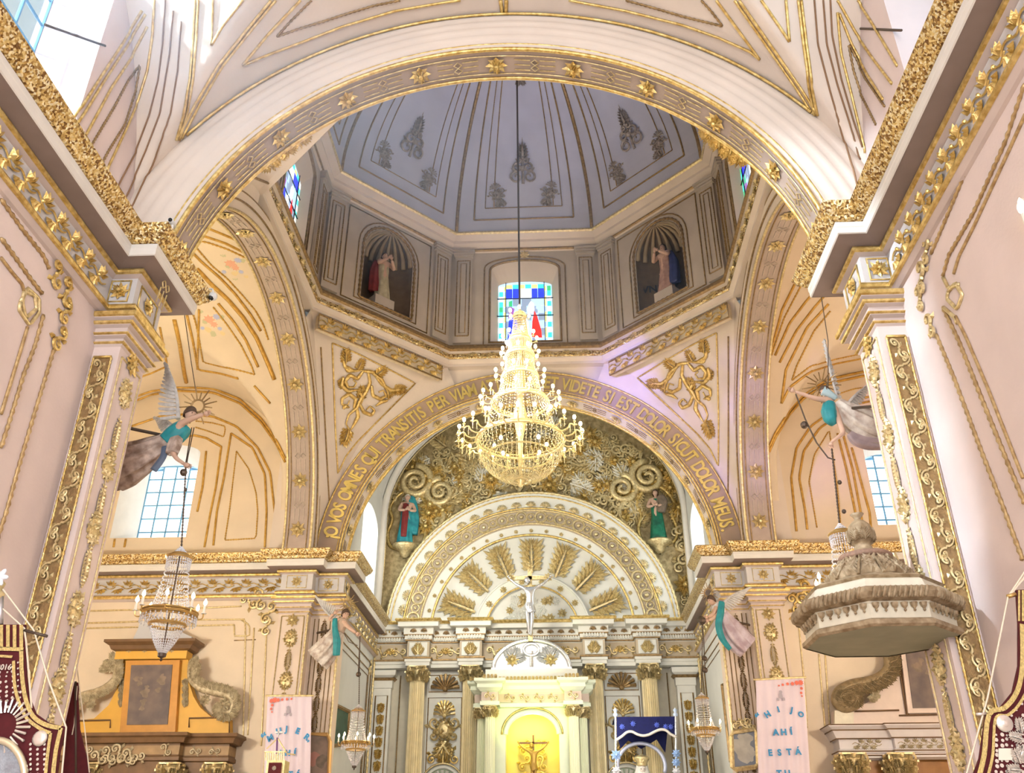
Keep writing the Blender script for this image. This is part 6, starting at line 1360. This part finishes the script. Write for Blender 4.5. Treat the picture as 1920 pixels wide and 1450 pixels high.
zc = A2_(700, 940).z; zf1, zf0 = A2_(700, 1100).z, A2_(700, 1205).z; x0, x1, x2 = A2_(190, 1000).x, A2_(765, 1000).x, A2_(2000, 1000).x
MCP = [(x0, 21.4), (x0, 20.92), (x1, 20.92), (x1, 20.8), (x2, 20.8)]
MC = obj('main_cornice', MB().sweep(MCP, [(-.4, zc), (.22, zc-.02), (.22, zc-.06), (.14, zc-.12), (.12, zc-.16), (.06, zf1+.02), (.0, zf1), (.0, zf0), (.05, zf0-.03), (.05, zf0-.08), (.02, zf0-.1), (.02, zf0-.18), (-.05, zf0-.2), (-.1, zf0-.22)], -1), LILW, SB)
for zz, o in ((zc-.03, .225), (zc-.13, .14), (zf1+.01, .05), (zf0-.05, .055), (zf0-.13, .025)): obj('brown_fillet', MB().sweep(MCP, [(o, zz-.012), (o+.012, zz), (o, zz+.012)], -1), UMB, MC)
for x in (420, 510, 600, 890, 980, 1070, 1180, 1290, 1390): q = A2_(x, 1155); put('frieze_leaf', k_vine, ROCO, frame(V((q.x, 20.91 if q.x < x1 else 20.79, q.z)), (0, -1, 0), s=.26), MC)
for x in (340, 850): q = A2_(x, 1400); obj('column_capital', capmesh, GOLDD, SB, M=Matrix.Translation((q.x, 20.85, q.z-.2))); obj('column', MB().lathe([(.22, 0), (.2, q.z-.2)], 20, (q.x, 20.85, 0)), LILW, SB, True)
obj('altar_body', MB().box((x0, 21.05, 0), (x2, 21.35, zf0-.2)), mat('stained amber panel', (.36, .17, .05), .45, var=.2), SB)
# ================================================================== BANNERS
SATIN = mat('pale lilac satin', (.80, .68, .76), .45, var=.04, vscale=3); INK = mat('printed blue letter', (.03, .26, .55), .5); FLOR = mat('printed coral flowers', (.75, .18, .12), .6); GREYP = mat('printed grey emblem', (.45, .40, .46), .6)
def banner(label, A, tl_, tr2, bl, br, words, flowers, emblem, Y, lab2):
    t = thing('hanging_banner', label, 'banner', A(*bl), 'satin banners'); q = [A(*p) for p in (tl_, tr2, br, bl)]
    def S(u, v, d=0.):
        p = q[0].lerp(q[1], u).lerp(q[3].lerp(q[2], u), v); return V((p.x, Y-.02*math.sin(u*34)*(.4+.6*v)-d, p.z))
    m = MB().grid(lambda u, v: S(u, v), 60, 6).grid(lambda u, v: S(u, v, -.01), 60, 6); c_ = obj('cloth', m, SATIN, t, True)
    obj('rod', MB().tube([q[0]+V((-.05, -.01, .02)), q[1]+V((.05, -.01, .02))], .022, 6), GOLDL, t)
    for ch, u, v, sz, ro in words:
        if ch not in BL: BL[ch] = text_mesh(ch, 1, .004, .05); BL[ch].materials.append(INK)
        obj('printed_letter', BL[ch], INK, c_, M=frame(S(u, v, .035), (0, -1, 0), roll=ro, s=sz))
    for u, v, s_ in flowers: put('printed_flower', k_rosette, FLOR, frame(S(u, v, .03), (0, -1, 0), roll=u*9, s=s_) @ Matrix.Diagonal((1, 1, .05, 1)), c_)
    for du, dv, fn, s_ in ((0, 0, k_rosette, .09), (0, .05, k_leaf, .12), (-.06, .07, k_leaf, .07), (.06, .07, k_leaf, .07)): put('printed_emblem', fn, GREYP, frame(S(emblem[0]+du, emblem[1]+dv, .03), (0, -1, 0), s=s_) @ Matrix.Diagonal((1, 1, .05, 1)), c_)
BL = {}
BA = mapper(470, 1290, 7.68, 20.75); BBm = mapper(1270, 1270, 6.62, 20.75)
banner('lilac satin banner on the left pier printed with the word MUJER', BA, (245, 130), (878, 130), (150, 2000), (845, 2000), [('\u201c', .02, .36, .26, .5), ('M', .13, .352, .17, .5), ('U', .30, .30, .17, .25), ('J', .46, .284, .17, 0), ('E', .69, .298, .17, -.3), ('R', .88, .343, .17, -.6), (',', .955, .36, .17, -.6), ('A', .34, .47, .16, 0), ('H', .50, .47, .16, 0), ('\u00cd', .66, .468, .16, 0), ('E', .2, .635, .16, 0), ('S', .4, .635, .16, 0), ('T', .58, .635, .16, 0), ('\u00c1', .74, .635, .16, 0)], [(.1, .035, .12), (.17, .03, .14), (.25, .03, .1), (.34, .025, .07), (.45, .022, .07), (.55, .02, .06), (.12, .07, .08), (.1, .1, .07), (.12, .125, .05)], (.48, .09), 20.75, '')
banner('lilac satin banner on the right pier printed with HIJO AHI ESTA TU', BBm, (975, 45), (1570, 15), (1020, 1700), (1680, 1700), [('\u201c', .06, .315, .22, .5), ('H', .24, .29, .17, .5), ('I', .45, .255, .16, .2), ('J', .70, .262, .16, -.3), ('O', .87, .295, .15, -.5), ('A', .37, .43, .17, 0), ('H', .53, .43, .17, 0), ('\u00cd', .68, .428, .17, 0), ('E', .24, .582, .17, 0), ('S', .42, .582, .17, 0), ('T', .61, .58, .17, 0), ('\u00c1', .79, .578, .17, 0), ('T', .40, .735, .17, 0), ('U', .56, .735, .17, 0)], [(.92, .035, .14), (.84, .035, .12), (.75, .04, .1), (.65, .04, .08), (.55, .045, .07), (.47, .05, .05), (.93, .08, .08), (.92, .115, .07), (.93, .14, .05)], (.5, .10), 20.75, '')
# ================================================================== EMBROIDERED STANDARDS
VELV = mat('dark maroon velvet', (.10, .008, .012), .8, var=.2, vscale=20); BRAID = mat('gold braid', (.72, .56, .22), .45, .5, bump=.4, bscale=90, col2=(.5, .38, .15), vscale=60); SEQ = mat('silver sequin', (.85, .80, .74), .2, .7)
ROPE = mat('pale cord', (.80, .70, .55), .7); seqm = mesh('sequin', MB().lathe([(0, .006), (.5, .003), (.55, 0)], 8), SEQ)
def standard(label, A, cloth, braids, seqs, Y, posts, cords, extra=None):
    t = thing('processional_standard', label, 'standard', A(*cloth[-1])); F_ = lambda x, y, d=0.: V((A(x, y).x, Y-d, A(x, y).z))
    c_ = obj('velvet_cloth', MB().prism([F_(*p) for p in cloth], (0, .02, 0)), VELV, t)
    for pts, w_ in braids:
        p = smooth_path([F_(*q, .008) for q in pts], 4); m = MB()
        for i in range(len(p)-1):
            d = (p[i+1]-p[i]); k = V((-d.z, 0, d.x)).normalized()*w_; e = V((0, -.004, 0)); m.add([p[i]+k, p[i+1]+k, p[i+1]-k, p[i]-k, p[i]+k+e, p[i+1]+k+e, p[i+1]-k+e, p[i]-k+e], [(4, 5, 6, 7), (0, 1, 5, 4), (2, 3, 7, 6)])
        obj('gold_braid', m, BRAID, c_)
    for x, y, r in seqs: obj('sequin', seqm, SEQ, c_, M=frame(F_(x, y, .006), (0, -1, 0), s=r*2))
    for a, b, r, mm in posts: obj('pole', MB().tube([F_(*a), F_(*b)], r, 8), mm, t, True)
    for pts in cords: obj('cord', MB().tube([F_(*p) for p in pts], .006, 5), ROPE, t)
    if extra: extra(t, c_, F_)
    return t
SL = mapper(0, 1050, 3.625, 6.0)
R2 = random.Random(4)
sq = [(x+R2.uniform(-8, 8), y+R2.uniform(-6, 6), R2.choice((.006, .008, .009))) for y in range(660, 1010, 34) for x in range(-40, 150, 44) if x < 60+ (y-600)*.28 and not (y < 760 and x > 0 and x < 85)]+[(x, y, .008) for x in (210, 258, 305) for y in range(1255, 1460, 34)]+[(125, 700+40*i, .006) for i in range(6)]
def sl_extra(t, c_, F_):
    tm = text_mesh('2016', .05, .003); tm.materials.append(SEQ); obj('embroidered_date', tm, SEQ, c_, M=frame(F_(30, 750, .01), (0, -1, 0)))
    m = MB(); cc = F_(25, 1140, .012)
    for k in range(26): a = 2*PI*k/26; d = V((math.cos(a), 0, math.sin(a))); m.tube([cc+d*.09, cc+d*(.155 if k % 2 else .17)], .008, 5); m.ball(cc+d*(.16 if k % 2 else .175), .010, 6, 4)
    obj('silver_sunburst', m, SEQ, c_); obj('round_badge', MB().lathe([(0, .012), (.03, .015), (.048, .006), (.05, 0)], 14).xf(frame(F_(275, 1215, .008), (0, -1, 0))), SEQ, c_, True)
    obj('oval_frame', MB().tube([F_(0+185*math.cos(2*PI*i/36), 1480+250*math.sin(2*PI*i/36), .03) for i in range(36)], .022, 8, True), mat('pale gilt oval', (.86, .78, .55), .3, .7), t, True)
    obj('oval_panel', MB().poly([F_(0+175*math.cos(2*PI*i/36), 1480+240*math.sin(2*PI*i/36), .018) for i in range(36)]), mat('grey blue embroidered panel', (.42, .46, .52), .7, col2=(.30, .31, .35), vscale=30, bump=.5, bscale=80), t)
    for x in (15, 60, 105, 150): obj('top_braid', MB().prism([F_(x-12, 600, .008), F_(x+12, 600, .008), F_(x+12, 445, .008), F_(x-12, 445, .008)], (0, -.004, 0)), BRAID, c_)
standard('maroon velvet standard with sequins, gold braid and the date 2016', SL, [(-120, 440), (170, 440), (172, 620), (178, 800), (195, 930), (240, 1045), (330, 1108), (445, 1135), (405, 1300), (380, 1500), (-120, 1500)],
    [([(-100, 605), (165, 612)], .012), ([(150, 620), (155, 780), (178, 940), (230, 1065), (320, 1125), (420, 1145)], .013), ([(98, 690), (105, 850), (135, 970), (190, 1080), (280, 1150), (350, 1180)], .010), ([(420, 1145), (385, 1300), (362, 1500)], .013), ([(350, 1180), (330, 1320), (312, 1500)], .010), ([(-100, 650), (90, 662)], .008)], sq, 6.0,
    [((2, 440), (5, 240), .02, mat('silver pole', (.5, .5, .52), .35, .8)), ((165, 480), (320, 520), .010, DARKM)], [[(20, 200), (230, 480), (330, 820), (450, 1140), (420, 1460)], [(15, 330), (170, 470)], [(165, 470), (178, 560), (215, 1010)]], sl_extra)
FLW = thing('glass_flower', 'small frosted glass flower lamp on top of the maroon standard pole', 'lamp', SL(0, 200))
gp = mesh('petal', MB().ball((.035, 0, 0), .035, 8, 5, (1, .55, .35)), mat('frosted glass petal', (.80, .84, .92), .3, spec=.8))
for k in range(6): obj('petal', gp, gp.materials[0], FLW, M=frame(SL(5, 125)+V((0, -.02, 0)), (0, -1, 0), roll=k*PI/3))
obj('collar', MB().lathe([(.03, -.12), (.045, -.1), (.045, -.07), (.02, -.05), (.035, .0), (.012, .02)], 12, SL(5, 160)), GOLDL, FLW, True)
SR = mapper(1780, 1050, 3.628, 6.0)
sqr = [(x+R2.uniform(-6, 6), y+R2.uniform(-6, 6), R2.choice((.006, .009, .011))) for y in range(1190, 1460, 36) for x in range(320, 520, 36) if not (330 < x < 430 and 1270 < y < 1370)]+[(450, 1020, .009), (490, 980, .008), (420, 1060, .008), (500, 1060, .01)]
def sr_extra(t, c_, F_):
    obj('round_badge', MB().lathe([(0, .012), (.02, .016), (.026, .004), (.046, .01), (.052, 0)], 16).xf(frame(F_(372, 1115, .008), (0, -1, 0))), SEQ, c_, True); obj('lace_patch', MB().prism([F_(330, 1365, .008), F_(425, 1365, .008), F_(425, 1285, .008), F_(330, 1285, .008)], (0, -.004, 0)), mat('ivory lace', (.82, .78, .66), .7), c_)
    for k in range(7): put('silver_leaf', k_leaf, SEQ, frame(F_(490+10*math.sin(k), 1180+42*k, .01), (0, -1, 0), roll=k*1.3, s=.09), c_)
    for x in (470, 495, 520): obj('top_braid', MB().prism([F_(x-7, 420, .008), F_(x+7, 420, .008), F_(x+7, 210, .008), F_(x-7, 210, .008)], (0, -.004, 0)), BRAID, c_)
standard('maroon velvet standard with pearl dots and white braid at the right edge', SR, [(455, 205), (640, 195), (640, 1500), (150, 1500), (205, 1350), (250, 1045), (350, 1000), (430, 900), (470, 720), (470, 430)],
    [([(490, 440), (492, 720), (455, 900), (370, 1010), (265, 1055), (232, 1330), (190, 1500)], .014), ([(520, 900), (460, 1000), (390, 1060), (310, 1080), (290, 1330), (250, 1500)], .008)], sqr, 6.0, [((185, 1052), (250, 1048), .01, SEQ), ((395, 250), (450, 235), .014, BRASS)], [[(520, 70), (400, 250), (260, 940), (110, 1480)], [(520, 110), (405, 248)]], sr_extra)
SM = mapper(130, 1170, 4.8, 9.9)
standard('plain dark red velvet standard half hidden behind the left nave pilaster', SM, [(20, 560), (50, 525), (85, 530), (75, 650), (92, 950), (150, 1190), (190, 1360), (-60, 1360), (-40, 900)], [], [], 9.9, [((55, 520), (60, 1360), .012, DARKM)], [[(65, 370), (90, 560), (140, 960), (180, 1340)], [(72, 560), (45, 900), (25, 1000)]])
# ================================================================== PICTURES AND SMALL THINGS
def picture(label, pts, d, n, m, fm, w_=.05, blobs=()):
    p = [V(q) for q in pts]; c = sum(p, V())/len(p); t = thing('framed_picture', label, 'picture', c, 'framed pictures'); nn = V(n)
    obj('canvas', MB().prism([q+nn*.01 for q in p], nn*.02), m, t); obj('frame', MB().tube([q+nn*.03 for q in p], w_, 6, True), fm, t)
    for x, z, s_, mm in blobs: put('painted_shape', k_smudge, mm, frame(c+V((x, 0, z))+nn*.032, nn, s=s_) @ Matrix.Diagonal((1, 1, .05, 1)), t)
    return t
P2 = lambda x, y: onY(1270+x/6.62, 1270+y/6.62, 21.38)
CLOUD = mat('painted pale cloud', (.70, .66, .58), .7, var=.2); DUSK = mat('painted slate sky', (.30, .33, .40), .6, var=.2, vscale=3)
o = picture('octagonal gilt framed painting of a pale cloud on slate beside the right banner', [P2(*p) for p in ((690, 690), (950, 650), (980, 700), (1000, 1080), (960, 1120), (720, 1150), (680, 1120), (665, 740))], 0, (0, -1, 0), DUSK, GOLDL, .055, [(.05, .2, .3, CLOUD), (-.06, .08, .35, CLOUD), (-.02, -.05, .4, CLOUD), (.1, -.1, .25, CLOUD)])
for x, ro in ((760, .5), (800, 0), (850, -.4), (900, -.8)): put('frame_crest', k_scroll, GOLDL, frame(P2(x, 590)+V((0, -.03, 0)), (0, -1, 0), roll=ro+PI/2, s=.3), o)
P3 = lambda x, y: onY(470+x/7.68, 1290+y/7.68, 21.38)
picture('gilt framed brown painting on the pier behind the left banner', [P3(*p) for p in ((700, 660), (1110, 680), (1150, 780), (1120, 1500), (700, 1500))], 0, (0, -1, 0), mat('brown rose oil paint', (.34, .24, .19), .6, col2=(.20, .15, .12), vscale=4), mat('orange gilding', (.70, .45, .18), .4, .5), .05, [(-.1, .0, .3, mat('painted rose figure', (.45, .22, .18), .7)), (.1, -.05, .28, GHOST)])
xl = -4.86; ww = [onX(1420/7.68+470, 1290-10, xl), onX(1640/7.68+470, 1290-10, xl)]
picture('tall dark framed picture on the left sanctuary wall', [(xl, 23.1, 5.45), (xl, 24.7, 5.55), (xl, 24.7, 4.75), (xl, 23.1, 4.5)], 0, (1, 0, 0), mat('dark green oil paint', (.06, .14, .11), .5, var=.4), GOLDD, .06)
picture('slanting green framed picture on the right sanctuary wall', [(4.86, 23.0, 5.9), (4.86, 24.0, 6.0), (4.86, 24.0, 4.2), (4.86, 23.0, 4.0)], 0, (-1, 0, 0), MATS['dark green oil paint'], GOLDD, .06)
# velvet canopy in the sanctuary
VC = thing('velvet_canopy', 'midnight blue velvet canopy with scalloped white fringe on four slim poles', 'canopy', (2.9, 25, 0)); BLV = mat('midnight blue velvet', (.008, .012, .11), .8, var=.3, vscale=9)
C_ = mapper(1090, 1180, 5.37, 25.0); CV = lambda x, y, d=0.: V((C_(x, y).x, 25+d, C_(x, y).z))
sca = [(960, 1090), (900, 1060), (850, 1020), (790, 1015), (730, 1040), (680, 1065), (620, 1075), (560, 1060), (510, 1035), (460, 1040), (410, 1080), (350, 1120)]
vl = obj('front_valance', MB().prism([CV(330, 895), CV(955, 890)]+[CV(*p) for p in sca], (0, .03, 0)), BLV, VC); obj('top', MB().prism([CV(330, 895), CV(955, 890), CV(945, 880), CV(340, 885)], (0, 1.2, 0)), BLV, VC)
obj('back_valance', MB().prism([CV(360, 900, 1.15), CV(920, 900, 1.15), CV(890, 1190, 1.15), CV(800, 1050, 1.15), CV(640, 1150, 1.15), CV(500, 1060, 1.15), CV(420, 1150, 1.15)], (0, .03, 0)), BLV, VC)
obj('white_fringe', MB().tube(smooth_path([CV(*p, -.02) for p in sca], 3), .035, 6), mat('ivory fringe', (.85, .80, .74), .7), VC, True)
for x in (345, 950): obj('pole', MB().tube([CV(x, 850), CV(x+5, 1500), V((CV(x+5, 1500).x, 25, 0))], .03, 8), SIL, VC); obj('pole_finial', MB().lathe([(.05, 0), (.07, .05), (.03, .1), (.06, .16), (0, .22)], 10, CV(x, 880)), mat('pale blue glass', (.6, .72, .95), .15, spec=.9), VC, True)
for x in (410, 520, 760, 850, 900): put('embroidered_flower', k_rosette, mat('blue embroidery', (.12, .18, .7), .5), frame(CV(x, 970+15*math.sin(x), -.01), (0, -1, 0), s=.16), vl)
for i, (x, y, mm, s_) in enumerate(((350, 1270, 'pale blue flower', .3), (955, 1255, 'pale blue flower', .25), (953, 1345, 'pale blue flower', .25), (955, 1435, 'white flower', .24), (350, 1430, 'white flower', .26))):
    o = obj('cloth_flower', K('cloth_flower'+mm, k_rosette, mat(mm, (.40, .58, .92) if 'blue' in mm else (.85, .85, .9), .6)), MATS[mm], None, M=frame(CV(x, y, -.035), (0, -1, 0), s=s_)); tag(o, ['pale blue flower on the left canopy pole', 'upper pale blue flower on the right canopy pole', 'lower pale blue flower on the right canopy pole', 'white flower at the right foot of the blue canopy', 'white flower at the left foot of the blue canopy'][i], 'flower', 'canopy flowers')
FI = thing('veiled_figure', 'crowned pale figure under the blue velvet canopy', 'statue', (CV(630, 1500).x, 25.5, 0)); fc_ = CV(630, 1395, .5)
m = MB(); face(m, fc_, .13, (0, -1, -.1)); m.tube([fc_+V((0, 0, -.1)), fc_+V((0, 0, -.35))], .06, 8); obj('head', m, mat('porcelain flesh', (.80, .72, .66), .4), FI, True); obj('crown', MB().lathe([(.12, .08), (.14, .12), (.13, .16), (.2, .26), (.19, .3), (.05, .36), (0, .4)], 16, fc_).join(k_rosette(), frame(fc_+V((0, -.16, .22)), (0, -1, 0), s=.14)), GOLDL, FI, True)
obj('veil', loft([fc_+V((0, .03, .15)), fc_+V((0, .05, 0)), fc_+V((0, .05, -.5)), fc_+V((0, .05, -1.6)), V((fc_.x, 25.5, 0))], [.12, .17, .28, .4, .5], 26, 8, (.02, .12), .8), mat('ivory veil', (.82, .80, .74), .6), FI, True); eyes(FI, fc_, .13, (0, -1, -.1))
obj('silver_aureole', MB().tube([fc_+V((.62*math.cos(t), .25, .12+.55*math.sin(t))) for t in [PI*(-.1+1.2*i/30) for i in range(31)]], .05, 6), mat('iridescent tinsel', (.66, .70, .92), .3, .3, bump=.5), FI, True)
# gilded reliquary tower
RT_ = thing('reliquary_tower', 'gilded openwork reliquary tower with small white cross in front of the left banner', 'reliquary', onY(515, 1450, 19)); Z = lambda x, y, d=0.: (lambda p: V((p.x, 19+d, p.z)))(onY(470+x/7.68, 1290+y/7.68, 19))
obj('cabinet', MB().box(Z(205, 1300), Z(495, 1045, .35)), GOLDL, RT_); obj('cabinet_door', MB().box(Z(245, 1290, -.03), Z(450, 1080, 0)), VELV, RT_); put('door_badge', k_rosette, SEQ, frame(Z(345, 1160, -.035), (0, -1, 0), s=.1), RT_)
for x in range(215, 500, 26): obj('baluster', MB().tube([Z(x, 1045), Z(x, 915)], .014, 6), GOLDL, RT_)
obj('rail', MB().box(Z(200, 935, -.02), Z(500, 915, .05)), GOLDL, RT_); obj('mast', MB().tube([Z(375, 950), Z(380, 800), Z(385, 720)], .02, 6), mat('purple ribbon', (.14, .05, .2), .6), RT_)
for a, b in (((390, 730), (520, 940)), ((390, 730), (230, 880)), ((520, 950), (640, 965))): obj('stay', MB().tube([Z(*a), Z(*b)], .014, 5), GOLDL, RT_)
obj('white_cross', MB().box(Z(390, 700, -.02), Z(415, 595, .02)).box(Z(350, 655, -.02), Z(465, 630, .02)), mat('white enamel', (.85, .85, .87), .4), RT_)
obj('tower_base', MB().box((Z(205, 0).x, 19, 0), (Z(495, 0).x, 19.35, Z(205, 1300).z)), GOLDL, RT_)
# surveillance cameras, tie rods, wall lamp
CCT = mat('white camera housing', (.8, .8, .8), .4); BLK = mat('black glass lens', (.01, .01, .012), .1)
cc = onZ(320, 418, 8.76); cc = V((-3.98, 8.72, 8.74)); B_ = thing('bullet_camera', 'small white bullet security camera standing on the left cornice corner', 'camera', cc); obj('stand', MB().tube([cc, cc+V((0, 0, .07))], .018, 6), CCT, B_); obj('housing', MB().tube([cc+V((-.03, .08, .12)), cc+V((.0, -.08, .09))], .035, 10), CCT, B_, True); obj('lens', MB().ball(cc+V((.0, -.085, .089)), .026, 8, 5), BLK, B_, True)
dc = V((-3.86, 10.02, 8.45)); dl = onY(399, 556, 10.0); Dm = thing('dome_camera', 'white dome security camera hanging from the left cornice end by a bent arm', 'camera', dl); obj('bent_arm', MB().tube([dl+V((-.22, 0, .13)), dl+V((-.02, 0, .12)), dl+V((0, 0, .04))], .013, 6), CCT, Dm, True); obj('housing', MB().ball(dl, .062, 12, 8), CCT, Dm, True); obj('lens', MB().ball(dl+V((-.01, -.02, -.035)), .04, 10, 6), BLK, Dm, True)
for a, b, lab in ((onX(110, 88, -4.72), onX(197, 86, -4.72), 'thin dark iron tie rod below the left nave window'), (onX(1604, 53, 4.72), onX(1690, 57, 4.72), 'thin dark iron tie rod below the right nave window')):
    o = tag(obj('tie_rod', MB().tube([a+V((0, -.3 if a.x < 0 else 0, 0)), b+V((0, 0, 0))], .016, 6), DARKM), lab, 'iron rod')
wlp = onX(1918, 392, 4.6); WL = thing('wall_lamp', 'lit candle bulb lamp at the right edge of the right nave wall', 'lamp', wlp); obj('bulb', MB().lathe([(0, -.05), (.035, -.02), (.04, .03), (.018, .09), (0, .12)], 10, wlp), BULB, WL, True); obj('sleeve', MB().lathe([(.03, -.2), (.03, -.05), (0, -.05)], 10, wlp), CANDLE, WL); obj('bracket', MB().tube([wlp+V((0, 0, -.2)), wlp+V((.05, 0, -.25)), wlp+V((.12, 0, -.2))], .012, 6), BRASS, WL)
# ================================================================== HAZE in the shaft of daylight from the left nave window, thinning out from its axis and along its length
hz = bpy.data.materials.new('window light haze'); hz.use_nodes = True; n = hz.node_tree; n.nodes.clear()
N_ = lambda t, **k: (lambda nd: ([setattr(nd, a, b) for a, b in k.items()], nd)[1])(n.nodes.new(t))
ho = N_('ShaderNodeOutputMaterial'); hv = N_('ShaderNodeVolumeScatter'); hv.inputs['Color'].default_value = (.58, .78, 1, 1); hv.inputs['Anisotropy'].default_value = .2
ge = N_('ShaderNodeNewGeometry'); dn = V((.8, .5, -.33)).normalized(); org = V((-4.7, 5.9, 10.8))
sub = N_('ShaderNodeVectorMath', operation='SUBTRACT'); sub.inputs[1].default_value = org; n.links.new(ge.outputs['Position'], sub.inputs[0])
dot = N_('ShaderNodeVectorMath', operation='DOT_PRODUCT'); dot.inputs[1].default_value = dn; n.links.new(sub.outputs[0], dot.inputs[0])
crs = N_('ShaderNodeVectorMath', operation='CROSS_PRODUCT'); crs.inputs[1].default_value = dn; n.links.new(sub.outputs[0], crs.inputs[0])
ln = N_('ShaderNodeVectorMath', operation='LENGTH'); n.links.new(crs.outputs[0], ln.inputs[0])
def ramp(src, a, b, hi):
    r = N_('ShaderNodeMapRange', interpolation_type='SMOOTHSTEP'); r.inputs['From Min'].default_value = a; r.inputs['From Max'].default_value = b; r.inputs['To Min'].default_value = hi; r.inputs['To Max'].default_value = 0; n.links.new(src, r.inputs['Value']); return r.outputs[0]
mu = N_('ShaderNodeMath', operation='MULTIPLY'); n.links.new(ramp(ln.outputs['Value'], .2, 1.7, 1), mu.inputs[0]); n.links.new(ramp(dot.outputs['Value'], .5, 11, .17), mu.inputs[1])
n.links.new(mu.outputs[0], hv.inputs['Density']); n.links.new(hv.outputs[0], ho.inputs['Volume'])
o = obj('light_haze', MB().box((-4.66, 4.0, 7.2), (3.6, 12.5, 12.4)), hz); o['kind'] = 'stuff'; tag(o, 'pale blue hazy shaft of daylight from the left nave window', 'haze')
